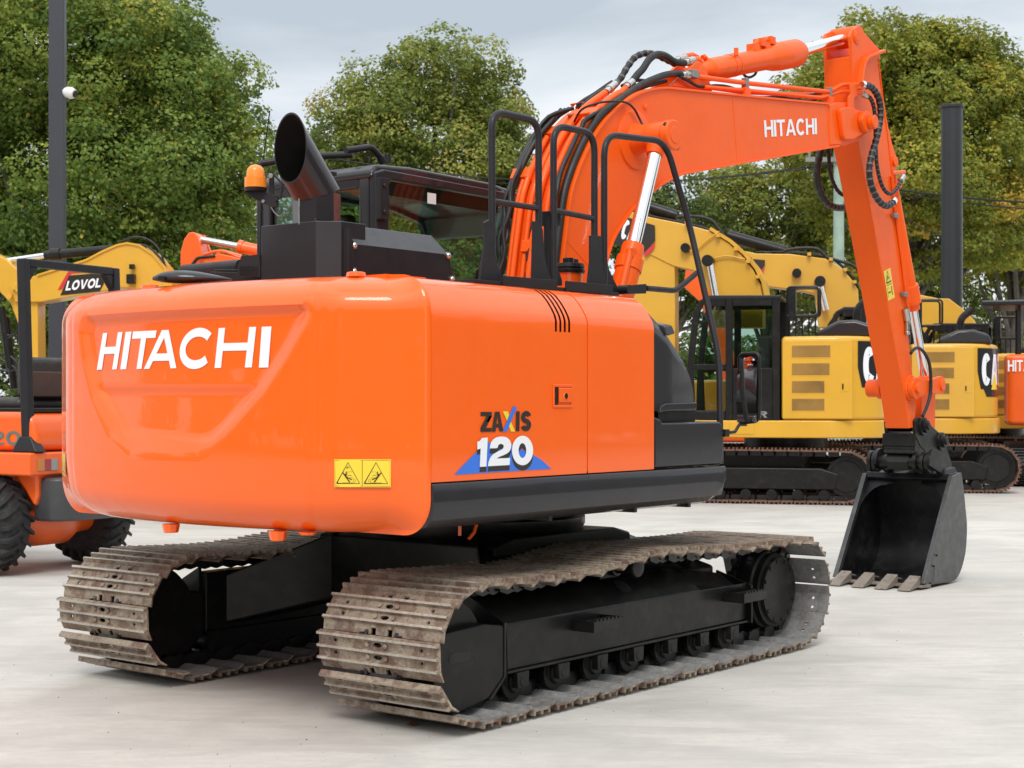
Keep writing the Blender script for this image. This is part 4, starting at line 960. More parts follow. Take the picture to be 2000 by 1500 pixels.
# =====================================================================  LINKAGE, HITCH, BUCKET
mb = MB()
for y in (-.385, -.11):
    a = oy(1786, 758, -.385); b = oy(1835, 752, -.385); nn = 16; P = []
    for i in range(nn+1): t = pi/2+pi*i/nn; P.append((a.x+.085*math.cos(t), a.z+.085*math.sin(t)))
    for i in range(nn+1): t = -pi/2+pi*i/nn; P.append((b.x+.072*math.cos(t), b.z+.072*math.sin(t)))
    m_ = ((a.x+b.x)/2, (a.z+b.z)/2); P.insert(nn+1, (m_[0], m_[1]-.048)); P.append((m_[0], m_[1]+.048))
    mb.prism(P, y-.02, y+.02).cut()
for p, y0, y1, r in ((a, -.43, -.07, .042), (b, -.42, -.08, .045)): mb.cyl((p.x, y0, p.z), (p.x, y1, p.z), r, n=20).cut()
mb.cyl((a.x, -.366, a.z), (a.x, -.34, a.z), .10, n=24); mb.cut(); mb.cyl((a.x, -.15, a.z), (a.x, -.0, a.z), .07, n=24)
mb.build('side_link', 'orange_boom', EXC, bevel=.005)
mb = MB(); mb.slab([oy(*p, -.30) for p in [(1800, 770), (1828, 765), (1827, 838), (1800, 838)]], (0, .14, 0)); mb.build('bucket_link', 'orange_boom', EXC, bevel=.01)
mb = MB(); mb.tube(try3([(1779, 690), (1785, 682), (1795, 680), (1806, 690), (1815, 710), (1818, 740), (1817, 770), (1810, 795), (1802, 813)], -.42), .013, 10, smooth=5); mb.build('hitch_hose', 'hose_rubber', EXC, auto=60)
HY = -.365
hitch = [(1787, 823), (1792, 816), (1798, 815), (1806, 820), (1835, 845), (1842, 855), (1847, 868), (1860, 908), (1857, 924), (1842, 918), (1797, 870), (1789, 852)]
mb = MB(); H2 = tr(hitch, HY); mb.prism(H2, HY-.0, HY+.028).cut(); mb.prism(H2, -.13, -.102)
HT = mb.build('quick_hitch', 'black_frame', EXC, bevel=.005)
mb = MB()
for p, r in (((1802, 833), .06), ((1837, 862), .06)):
    c = oy(*p, HY); mb.lathe((c.x, HY, c.z), (0, -1, 0), [(0, r*1.25), (.018, r*1.2), (.02, r*.85), (.045, r*.8), (.046, r*.45), (.06, r*.4)], 24)
    mb.cyl((c.x, HY, c.z), (c.x, -.09, c.z), r*.7, n=16).cut()
mb.build('hitch_pin', 'black_frame', HT)
mb = MB(); q = oy(1740, 870, -.24)
a = [oz(1738, 893, 1.0), ]
def bx(p0, p1, y0, y1, dx): 
    A = oy(*p0, y1); B = oy(*p1, y0); mb.box(A.x, A.x+dx, y0, y1, B.z, A.z)
mb.slab([oy(*p, -.36) for p in [(1786, 886), (1788, 866), (1836, 868), (1845, 890), (1820, 905)]], (0, .26, 0))
mb.slab([oy(*p, -.36) for p in [(1788, 857), (1800, 858), (1828, 880), (1786, 878)]], (0, .26, 0), 0)
c = oy(1787, 872, -.36); mb.slab([(c.x-.0, -.37, c.z), (c.x, -.09, c.z), (c.x+.01, -.09, c.z+.10), (c.x+.01, -.37, c.z+.10)], (-.02, 0, 0))
mb.build('hitch_body', 'black_frame', HT, bevel=.008)
c1 = oy(1793, 903, -.36)
mb = MB(); mb.cyl((c1.x, -.45, c1.z), (c1.x, .02, c1.z), .055, n=20); mb.cyl((c1.x, -.30, c1.z), (c1.x, -.12, c1.z), .068, n=6)
for y in (-.47, -.43, -.37, -.03, .01): mb.cyl((c1.x, y, c1.z), (c1.x, y+.03, c1.z), .085, n=24)
mb.build('bucket_pin', 'black_frame', HT, bevel=.004)
# bucket
KY0, KY1 = -.575, .175
yb = KY0
mouth_t = oy(1860, 929, yb); mouth_b = oy(1806, 1136, yb)
prof2 = tr([(1862, 929), (1878, 923), (1882, 950), (1886, 990), (1889, 1024), (1888, 1060), (1885, 1085), (1878, 1112), (1868, 1131), (1855, 1137), (1822, 1142), (1806, 1140)], yb)
shellp = [(p.x, p.z) for p in catmull([Vector((a, 0, b)) for a, b in prof2[1:-2]], 3)]
shellp = [(prof2[0][0]+.0, prof2[0][1]+.0)]+shellp+[prof2[-2], (prof2[-1][0], prof2[-1][1])]
mb = MB(); mb.ribbon(shellp, -.022, KY0+.022, KY1-.022)
cs = (sum(p[0] for p in shellp)/len(shellp), sum(p[1] for p in shellp)/len(shellp))
BK = mb.build('bucket', 'black_bucket', EXC, auto=40)
tag(BK, 'black digging bucket standing mouth open on the concrete')
for y0 in (KY0, KY1-.022):
    mb = MB(); mb.prism(shellp, y0, y0+.0215); o = mb.build('bucket_side_plate', 'bucket_side' if y0 < 0 else 'black_bucket', BK, bevel=.003)
    mb = MB(); a, b = Vector((shellp[0][0], 0, shellp[0][1])), Vector((shellp[-1][0], 0, shellp[-1][1])); t = (b-a).normalized()*.0
    mb.hexa([(a.x-.03, y0-.008, a.z-.0), (b.x-.02, y0-.008, b.z), (b.x+.03, y0-.008, b.z), (a.x+.03, y0-.008, a.z), (a.x-.03, y0+.03, a.z), (b.x-.02, y0+.03, b.z), (b.x+.03, y0+.03, b.z), (a.x+.03, y0+.03, a.z)])
    mb.build('side_cutter', 'bucket_side', BK, bevel=.004)
mb = MB(); tt = shellp[0]; mb.hexa([(tt[0]-.035, KY0+.02, tt[1]-.03), (tt[0]-.01, KY0+.02, tt[1]-.05), (tt[0]-.01, KY1-.02, tt[1]-.05), (tt[0]-.035, KY1-.02, tt[1]-.03), (tt[0]-.02, KY0+.02, tt[1]+.012), (tt[0]+.16, KY0+.02, tt[1]+.022), (tt[0]+.16, KY1-.02, tt[1]+.022), (tt[0]-.02, KY1-.02, tt[1]+.012)])
mb.build('bucket_rim', 'black_bucket', BK, bevel=.006)
# gussets in upper inner corners
mb = MB()
for yy, s in ((KY0+.022, 1), (KY1-.022, -1)):
    P = [(yy, 0), (yy, -.34)]+[(yy+s*(.17-.17*math.cos(rad(a))), -.34+.27*math.sin(rad(a))) for a in range(0, 91, 15)][1:]+[(yy+s*.24, -.05), (yy+s*.24, 0)]
    dirv = Vector((shellp[-1][0]-tt[0], 0, shellp[-1][1]-tt[1])).normalized()
    mb.slab([Vector((tt[0]+.01, p[0], tt[1]-.03))+dirv*(-p[1]) for p in P], (.014, 0, 0)).cut()
mb.build('corner_gusset', 'black_bucket', BK)
# ears
for y in (-.50, -.055):
    e = [(c1.x+.105*math.cos(rad(a)), c1.z+.105*math.sin(rad(a))) for a in range(190, -20, -15)]
    e = [(tt[0]-.0, tt[1]-.0)]+e+[(tt[0]+.25, tt[1]+.0)]
    mb = MB(); mb.prism(e, y, y+.03); mb.build('bucket_ear', 'black_bucket', BK, bevel=.004)
# ear ridge scoop line on the rim
mb = MB(); 
for y in (-.53, -.09): mb.hexa([(tt[0]-.03, y, tt[1]), (tt[0]+.2, y, tt[1]+.015), (tt[0]+.2, y+.1, tt[1]+.015), (tt[0]-.03, y+.1, tt[1]), (tt[0]+.0, y+.02, tt[1]+.05), (tt[0]+.2, y+.02, tt[1]+.06), (tt[0]+.2, y+.08, tt[1]+.06), (tt[0]+.0, y+.08, tt[1]+.05)]).cut()
mb.build('ear_foot', 'black_bucket', BK, bevel=.01)
lipx = shellp[-1][0]
mb = MB(); mb.hexa([(lipx-.06, KY0, .018), (lipx+.12, KY0, .008), (lipx+.12, KY1, .008), (lipx-.06, KY1, .018), (lipx-.06, KY0, .032), (lipx+.12, KY0, .052), (lipx+.12, KY1, .052), (lipx-.06, KY1, .032)])
mb.build('cutting_edge', 'tooth_steel', BK, bevel=.003)
tx = lipx-.02
tooth = MB()
tooth.hexa([(-.20, -.05, .0), (.02, -.045, .02), (.02, .045, .02), (-.20, .05, .0), (-.20, -.05, .010), (.02, -.045, .10), (.02, .045, .10), (-.20, .05, .010)])
tooth.hexa([(.0, -.035, .012), (.12, -.035, .02), (.12, .035, .02), (.0, .035, .012), (.0, -.035, .085), (.12, -.035, .06), (.12, .035, .06), (.0, .035, .085)])
tb = MB(); tb.v = [(v[0], v[1], v[2]) for v in tooth.v]; tb.f = tooth.f; tb.m = tooth.m
proto = tb.build('bucket_tooth', 'tooth_steel', BK, bevel=.006, local=True); 
for i, y in enumerate((-.50, -.315, -.125, .07)):
    o = proto if i == 0 else proto.copy()
    if i: COL.objects.link(o); o.parent = BK
    o.location = (tx, y, .004)
for y_, nm in ((KY0-.003, 'wear_strip'),):
    mb = MB(); q = [oy(*p, y_) for p in [(1826, 1108), (1872, 1112), (1866, 1132), (1852, 1137), (1822, 1139)]]; mb.slab(q, (0, .004, 0)); mb.build('wear_strip', 'bucket_side', BK, bevel=.002)
mb = MB()
for p in ((1825, 1083), (1831, 1085), (1819, 1104), (1825, 1106)): c = oy(*p, KY0-.0085); mb.cyl((c.x, KY0-.0095, c.z), (c.x, KY0, c.z), .008, n=10).cut()
mb.build('bolt_hole', 'black_frame', BK)
# =====================================================================  UNDERCARRIAGE
# one steel triple-grouser shoe, modelled around its own origin: local x along the chain, y across, z outwards
PITCH = .1785
def hole_cell(mb, x0, x1, y0, y1, cx, cy, rx, ry, z0, z1, n=12):
    K = []; corners = [math.atan2(y-cy, x-cx) for x, y in ((x0, y0), (x1, y0), (x1, y1), (x0, y1))]
    A = sorted([2*pi*i/n-pi for i in range(n)]+corners)
    A = [a for i, a in enumerate(A) if i == 0 or a-A[i-1] > 1e-3]
    E = []; B = []
    for a in A:
        c, s = math.cos(a), math.sin(a); E.append((cx+rx*c, cy+ry*s))
        t = min([((x1-cx)/c if c > 1e-9 else 9e9), ((x0-cx)/c if c < -1e-9 else 9e9), ((y1-cy)/s if s > 1e-9 else 9e9), ((y0-cy)/s if s < -1e-9 else 9e9)])
        B.append((cx+c*t, cy+s*t))
    k = len(A); vs = [(p[0], p[1], z1) for p in E]+[(p[0], p[1], z1) for p in B]+[(p[0], p[1], z0) for p in E]+[(p[0], p[1], z0) for p in B]
    fs = []
    for i in range(k):
        j = (i+1) % k; fs += [(i, j, k+j, k+i), (2*k+i, 3*k+i, 3*k+j, 2*k+j), (i, 2*k+i, 2*k+j, j)]
    mb.add(vs, fs)
def make_shoe():
    mb = MB(); h = .35; T = .010; Z = -.0
    L0, L1 = -PITCH/2+.004, PITCH/2-.015
    g = [L0+.004, L0+.059, L0+.112]          # grouser centres
    # solid strips of plate, with perforated strips between grousers
    for a, b in ((g[0], g[1]), (g[1], g[2])):
        xc = (a+b)/2; ys = [-h, -.27, -.23, -.035, .035, .23, .27, h]
        for i in range(7):
            if i in (1, 5): hole_cell(mb, a, b, ys[i], ys[i+1], xc, (ys[i]+ys[i+1])/2, .0085, .0105, Z, Z+T)
            elif i == 3: hole_cell(mb, a, b, ys[i], ys[i+1], xc, 0, .0105, .024, Z, Z+T, 16)
            else:
                mb.add([(a, ys[i], Z), (b, ys[i], Z), (b, ys[i+1], Z), (a, ys[i+1], Z), (a, ys[i], Z+T), (b, ys[i], Z+T), (b, ys[i+1], Z+T), (a, ys[i+1], Z+T)],
                       [(3, 2, 1, 0), (4, 5, 6, 7)]+([(0, 1, 5, 4)] if i == 0 else [])+([(2, 3, 7, 6)] if i == 6 else []))
    # trailing strip, bent inwards, with two notches
    a, b = g[2], L1
    for y0, y1 in ((-h, -.062), (-.034, .034), (.062, h)):
        mb.hexa([(a, y0, Z), (b, y0, Z-.020), (b, y1, Z-.020), (a, y1, Z), (a, y0, Z+T), (b, y0, Z-.012), (b, y1, Z-.012), (a, y1, Z+T)])
    # notch bays a little shorter
    for y0, y1 in ((-.062, -.034), (.034, .062)):
        mb.hexa([(a, y0, Z+.0005), (a+.022, y0, Z-.005), (a+.022, y1, Z-.005), (a, y1, Z+.0005), (a, y0, Z+T-.0005), (a+.022, y0, Z+.004), (a+.022, y1, Z+.004), (a, y1, Z+T-.0005)])
    for i, x in enumerate(g):
        w0, w1, hg = .0095, .0055, .026
        mb.hexa([(x-w0-.002, -h+.001, Z+.001), (x+w0, -h+.001, Z+.001), (x+w0, h-.001, Z+.001), (x-w0-.002, h-.001, Z+.001), (x-w1, -h+.001, Z+T+hg-.008), (x+w1, -h+.001, Z+T+hg-.008), (x+w1, h-.001, Z+T+hg-.008), (x-w1, h-.001, Z+T+hg-.008)])
    for x in ((g[0]+g[1])/2, (g[1]+g[2])/2):
        for y in (-.052, .052): mb.lathe((x, y, Z+T-.001), (0, 0, 1), [(0, .012), (.009, .012), (.011, .009)], 8)
    return mb
def track_path(n=600):
    """closed path of the inner face of the shoes (x, z), counter-clockwise seen from -y; sagging top run"""
    r = .292; zr = r+.045
    P = []
    def A(cx, cz, a0, a1, k=24): return [(cx+r*math.cos(rad(a0+(a1-a0)*i/k)), cz+r*math.sin(rad(a0+(a1-a0)*i/k))) for i in range(k+1)]
    P += A(-1.46, zr+.0, 270, 98)          # rear idler: bottom, back, up
    top = [(-1.27, .622), (-.95, .607), (-.55, .615), (-.22, .650), (-.02, .664), (.20, .652), (.6, .634), (.95, .624), (1.27, .624)]
    P += [(p.x, p.y) for p in catmull([Vector((a, b, 0)) for a, b in top], 5)]
    P += A(1.46, zr+.0, 82, -90)
    P.append(P[0])
    L = [0]
    for i in range(1, len(P)): L.append(L[-1]+math.dist(P[i], P[i-1]))
    return P, L
TP, TL = track_path()
NSHOE = round(TL[-1]/PITCH); STEP = TL[-1]/NSHOE
def at_path(d):
    d %= TL[-1]; i = 1
    while TL[i] < d: i += 1
    t = (d-TL[i-1])/max(1e-9, TL[i]-TL[i-1]); return Vector((TP[i-1][0]+(TP[i][0]-TP[i-1][0])*t, 0, TP[i-1][1]+(TP[i][1]-TP[i-1][1])*t))
def make_track(yc, label, shoe_me=None, scale=STEP/PITCH):
    # chain (the part itself) with links and pins
    ch = MB()
    for i in range(NSHOE):
        a = at_path(i*STEP); b = at_path((i+1)*STEP); T = (b-a).normalized(); nin = Vector((T.z, 0, -T.x)) if False else Vector((-T.z, 0, T.x))
        c = (a+b)/2
        nin = -Vector((-T.z, 0, T.x)) if (Vector((-T.z, 0, T.x))).dot(c-Vector((0, 0, .36))) > 0 else Vector((-T.z, 0, T.x))
        for s in (-1, 1):
            for (u0, u1, yy) in ((-.56, .10, .088), (-.10, .56, .108)):
                A0 = c+T*(u0*STEP)+nin*.004; A1 = c+T*(u1*STEP)+nin*.004; y0 = yc+s*yy-.010
                k = 6; prof_ = [A0, A1]+[A1.lerp(A0, .02)+nin*.055, A0.lerp(A1, .5)+nin*.07, A0.lerp(A1, .02)+nin*.055]
                ch.slab([Vector((p.x, y0, p.z)) for p in prof_], (0, .020, 0))
        p = a+nin*.034; ch.cyl((p.x, yc-.125, p.z), (p.x, yc+.125, p.z), .023, n=10)
    tk = ch.build('crawler_track', 'chain_black', EXC, auto=30); tag(tk, label)
    me = None; out = []
    for i in range(NSHOE):
        a = at_path(i*STEP); b = at_path((i+1)*STEP); T = (b-a).normalized(); c = (a+b)/2
        nout = Vector((-T.z, 0, T.x)); 
        if nout.dot(c-Vector((0, 0, .36))) < 0: nout = -nout
        if me is None:
            o = make_shoe().build('track_shoe', 'shoe_steel', tk, auto=30, local=True) if shoe_me is None else bpy.data.objects.new('track_shoe', shoe_me)
            if shoe_me is not None: COL.objects.link(o); o.parent = tk
            me = o.data
            if shoe_me is None:
                me.materials.append(MAT['shoe_grey'])
                for pp in me.polygons:
                    if pp.normal.z < -.8 and pp.center.z < .002: pp.material_index = 1
                me.materials.append(MAT['shoe_edge'])
                for pp in me.polygons:
                    if pp.center.z > .0265 and pp.normal.z > .9: pp.material_index = 2
        else: o = bpy.data.objects.new('track_shoe', me); COL.objects.link(o); o.parent = tk
        X = -T; Zx = nout; Y = Zx.cross(X)
        o.rotation_euler = Matrix((X, Y, Zx)).transposed().to_euler(); o.location = Vector((c.x, yc, c.z)) + Vector((0, 0, rng.uniform(-.001, .001)))
        o.scale = (scale, 1, 1); out.append(o)
    return me
shoe = make_track(-.90, 'near right-hand steel crawler track')
make_track(.985, 'far left-hand steel crawler track', shoe)

def side_frame(s, label):
    """s=-1 right, +1 left"""
    Y = lambda y: s*y+(.035 if s > 0 else 0)
    o_, i_ = -1.10, -.86
    mb = MB()
    cs = [(Y(1.10), .205), (Y(1.10), .415), (Y(1.07), .44), (Y(.95), .52), (Y(.86), .52), (Y(.86), .205)]
    vs = []
    for x, k in ((-1.15, .0), (.55, 0), (1.0, -.06), (1.04, -.09)):
        for y, z in cs: vs.append((x, y, z+(k if z > .43 else 0)))
    n = len(cs); mb.add(vs, [(i*n+j, (i+1)*n+j, (i+1)*n+(j+1) % n, i*n+(j+1) % n) for i in range(3) for j in range(n)]+[list(range(n)), list(range(3*n, 4*n))[::-1]])
    F_ = mb.build('track_frame', 'black_frame', EXC, bevel=.008); tag(F_, label)
    mb = MB(); mb.box(-1.15, 1.05, min(Y(1.115), Y(1.06)), max(Y(1.115), Y(1.06)), .193, .206); mb.hexa([(-1.165, Y(1.13), .19), (-1.145, Y(1.13), .19), (-1.145, Y(.9), .19), (-1.165, Y(.9), .19), (-1.165, Y(1.13), .43), (-1.145, Y(1.13), .43), (-1.145, Y(.9), .55), (-1.165, Y(.9), .55)])
    mb.hexa([(1.04, Y(1.13), .19), (1.055, Y(1.13), .19), (1.055, Y(.9), .19), (1.04, Y(.9), .19), (1.04, Y(1.13), .40), (1.055, Y(1.13), .40), (1.055, Y(.9), .47), (1.04, Y(.9), .47)])
    mb.hexa([(-1.165, Y(1.13), .19), (-1.145, Y(1.13), .19), (-1.145, Y(1.05), .19), (-1.165, Y(1.05), .19), (-1.27, Y(1.13), .10), (-1.25, Y(1.13), .10), (-1.25, Y(1.05), .10), (-1.27, Y(1.05), .10)])
    mb.build('frame_rib', 'black_frame', F_, bevel=.003)
    mb = MB(); g = [(-1.16, .42), (-1.16, .19), (-1.27, .105), (-1.50, .072), (-1.60, .13), (-1.66, .28), (-1.66, .38), (-1.60, .425), (-1.30, .44)]
    mb.prism(g, Y(1.125), Y(.87)); G = mb.build('idler_guard', 'black_frame', F_, bevel=.01)
    mb = MB(); sl = [(-1.47+.10*math.copysign(1, math.cos(rad(a)))*.5+.022*math.cos(rad(a)), .315+.022*math.sin(rad(a))) for a in range(0, 360, 20)]
    mb.prism(sl, Y(1.1265), Y(1.11)); mb.build('guard_slot', 'hose_rubber', G)
    mb = MB(); mb.cyl((-1.46, Y(1.06), .337), (-1.46, Y(.85), .337), .215, n=40); mb.cyl((-1.46, Y(1.01), .337), (-1.46, Y(.90), .337), .24, n=40); mb.build('front_idler', 'black_frame', F_)
    # final drive
    mb = MB(); c = (1.45, .330)
    mb.lathe((c[0], Y(.87), c[1]), (0, s, 0), [(0, .225), (.05, .235), (.14, .228), (.15, .214), (.185, .212), (.19, .192), (.212, .188)], 44)
    D_ = mb.build('final_drive', 'black_frame', F_, auto=25)
    mb = MB()
    for i in range(12): a = 2*pi*(i+.3)/12; mb.bolt((c[0]+.17*math.cos(a), Y(1.081), c[1]+.17*math.sin(a)), (0, s, 0), .013, .010).cut()
    mb.build('drive_bolt', 'black_frame', D_)
    mb = MB(); P = []; nt = 21
    for i in range(nt*4): a = 2*pi*i/(nt*4); r = (.275, .275, .24, .24)[i % 4]; P.append((c[0]+r*math.cos(a), c[1]+r*math.sin(a)))
    mb.prism(P, Y(.88), Y(.92)); mb.build('sprocket', 'chain_black', F_)
    # lower rollers, carrier roller
    for i in range(7):
        x = -1.02+i*.315; mb = MB()
        mb.lathe((x, Y(1.09), .145), (0, -s, 0), [(0, .05), (.02, .055), (.022, .085), (.05, .085), (.052, .065), (.14, .065), (.142, .085), (.17, .085), (.19, .05)], 22)
        mb.hexa([(x-.04, Y(1.125), .12), (x+.04, Y(1.125), .12), (x+.04, Y(1.08), .12), (x-.04, Y(1.08), .12), (x-.045, Y(1.125), .192), (x+.045, Y(1.125), .192), (x+.045, Y(1.08), .192), (x-.045, Y(1.08), .192)])
        mb.cyl((x, Y(1.128), .150), (x, Y(1.10), .150), .024, n=12)
        mb.build('track_roller', 'black_frame', F_, bevel=.003)
    mb = MB(); mb.lathe((-.02, Y(1.09), .585), (0, -s, 0), [(0, .03), (.004, .052), (.02, .056), (.022, .04), (.13, .04), (.132, .056), (.15, .056)], 20); mb.box(-.14, .02, min(Y(.93), Y(.86)), max(Y(.93), Y(.86)), .50, .60); mb.build('carrier_roller', 'black_frame', F_, bevel=.003)
    mb = MB(); mb.box(-1.15, 1.05, min(Y(.84), Y(.855)), max(Y(.84), Y(.855)), .10, .21); mb.build('roller_gap_plate', 'black_frame', F_)  # plate added to hide the bright ground showing between the rollers
    # oval opening and steps
    mb = MB(); mb.lathe((-.05, Y(1.005), .4845), (0, s*.55, .83), [(0, .05), (.003, .05)], 24); mb.build('frame_opening', 'hose_rubber', F_)
    for x in (-.62, .78) if s < 0 else (-.6, .7):
        mb = MB(); w = .24; y0, y1 = Y(1.10), Y(1.235)
        mb.box(x, x+.010, min(y0, y1), max(y0, y1), .335, .385); mb.box(x+w, x+w+.01, min(y0, y1), max(y0, y1), .335, .385)
        mb.box(x+.01, x+w, min(y1, y1-s*.008), max(y1, y1-s*.008), .335, .382)
        mb.box(x+.01, x+w, min(Y(1.17), Y(1.162)), max(Y(1.17), Y(1.162)), .345, .382)
        for k in range(7): u = x+.02+k*(w-.05)/6; mb.box(u, u+.018, min(y1, y1-s*.008), max(y1, y1-s*.008), .382, .392)
        mb.box(x+.01, x+w, min(Y(1.101), y1-s*.008), max(Y(1.101), y1-s*.008), .330, .337)
        mb.build('step', 'black_frame', F_, bevel=.0015)
side_frame(-1, 'right-hand track frame with rollers and steps'); side_frame(1, 'left-hand track frame')
mb = MB(); mb.lathe((0, 0, .70), (0, 0, 1), [(0, .56), (.06, .60), (.10, .60), (.11, .55), (.20, .55)], 48); mb.build('slewing_ring', 'black_frame', EXC)
mb = MB()
mb.prism([(-.55, .34), (-.6, .40), (-.6, .70), (-.45, .735), (.45, .735), (.6, .70), (.6, .34)], -.62, .62)
for sx in (-1, 1):
    for sy in (-1, 1):
        def V(x, y, z): return (sx*x, sy*y, z)
        mb.hexa([V(.30, .5, .36), V(.60, .5, .36), V(1.02, .90, .235), V(.72, .90, .235), V(.30, .5, .72), V(.60, .5, .72), V(1.02, .90, .50), V(.72, .90, .50)])
mb.build('cross_frame', 'black_frame', EXC, bevel=.015)
# dried leaf caught in the chain and a lump of mud
# =====================================================================  BACKGROUND MACHINES
def local_pt(root, px, py, yl):
    """point where the line of sight meets the machine's own vertical plane y = yl, in the machine's frame"""
    Mi = world_of(root).inverted(); c = Mi @ CAM; d = (Mi.to_3x3() @ ray(px, py)); t = (yl-c.y)/d.y; p = c+d*t
    return p
def ltr(root, pts, yl): return [(lambda q: (q.x, q.z))(local_pt(root, p[0], p[1], yl)) for p in pts]
def far_track(parent, yc, x0, x1, r=.37, w=.5, mat='far_shoe', n=44, label=None):
    P = []
    def A(cx, a0, a1, k=10): return [(cx+r*math.cos(rad(a0+(a1-a0)*i/k)), r+.02+r*math.sin(rad(a0+(a1-a0)*i/k))) for i in range(k+1)]
    P = A(x0+r, 270, 90)+[((x0+x1)/2, 2*r+.03)]+A(x1-r, 90, -90); P.append(P[0])
    L = [0]
    for i in range(1, len(P)): L.append(L[-1]+math.dist(P[i], P[i-1]))
    def at(d):
        d %= L[-1]; i = 1
        while L[i] < d: i += 1
        t = (d-L[i-1])/max(1e-9, L[i]-L[i-1]); return Vector((P[i-1][0]+(P[i][0]-P[i-1][0])*t, 0, P[i-1][1]+(P[i][1]-P[i-1][1])*t))
    mb = MB(); s = L[-1]/n
    for i in range(n):
        a, b = at(i*s), at((i+1)*s); T = (b-a).normalized(); c = (a+b)/2; no = Vector((-T.z, 0, T.x)); 
        if no.dot(c-Vector(((x0+x1)/2 if x0+r < c.x < x1-r else (x0+r if c.x <= x0+r else x1-r), 0, r))) < 0: no = -no
        R_ = Matrix((T, no.cross(T), no)).transposed()
        mb.obox(c+Vector((0, yc, 0))-no*.02, s*.94, w, .022, R_)
        for u in (-.36, 0, .36): mb.obox(c+Vector((0, yc, 0))+no*.003+T*(u*s), s*.12, w, .028, R_)
        mb.obox(c+Vector((0, yc, 0))-no*.065, s*.8, .16, .07, R_, 1)
    t = mb.build('crawler_track', [mat, 'chain_black'], parent, local=True)
    mb = MB(); sgn = 1 if yc > 0 else -1; yo = yc+sgn*.14; yi = yc-sgn*.12
    mb.prism([(x0+r+.15, .20), (x0+r+.10, .42), (x0+r+.35, .50), (x1-r-.35, .50), (x1-r-.10, .42), (x1-r-.15, .20)], yi, yo)
    fr = mb.build('track_frame', 'black_frame', parent, bevel=.02, local=True)
    mb = MB(); 
    for xc in (x0+r, x1-r): mb.lathe((xc, yi, r+.02), (0, sgn, 0), [(0, r*.74), (.235, r*.74), (.24, r*.60), (.25, r*.58), (.252, r*.2)], 28); mb.cut()
    mb.build('idler_wheel', 'black_frame', fr, local=True)
    mb = MB(); k = 7
    for i in range(k): xx = x0+r+.3+(x1-x0-2*r-.6)*i/(k-1); mb.cyl((xx, yi, .13), (xx, yo+sgn*.02, .13), .075, n=14).cut()
    mb.build('track_roller', 'black_frame', fr, local=True)
    return t
def logo_plate(parent, a, b, c, d, thick, with_tri=True):
    """black plate with white CAT letters and a yellow triangle; a,b bottom, c,d top corners; thick = outward offset vector"""
    f = quadmap(a, b, c, d); o = Vector(thick)
    mb = MB(); mb.add([f(0, 0)+o*.3, f(1, 0)+o*.3, f(1, 1)+o*.3, f(0, 1)+o*.3], [(0, 1, 2, 3)], 0)
    g = lambda u, v: f(.06+.88*u, .22+.6*v)+o*.6
    letters(mb, 'CAT', g, t=.26, gap=.04, m=1, wid={'C': .62, 'A': .72, 'T': .62})
    mb.add([f(.30, .10)+o, f(.72, .10)+o, f(.51, .50)+o], [(0, 1, 2)], 2)
    return mb.build('brand_lettering', ['black_vinyl', 'white_vinyl', 'yellow_vinyl'], parent, local=True, fix=False)
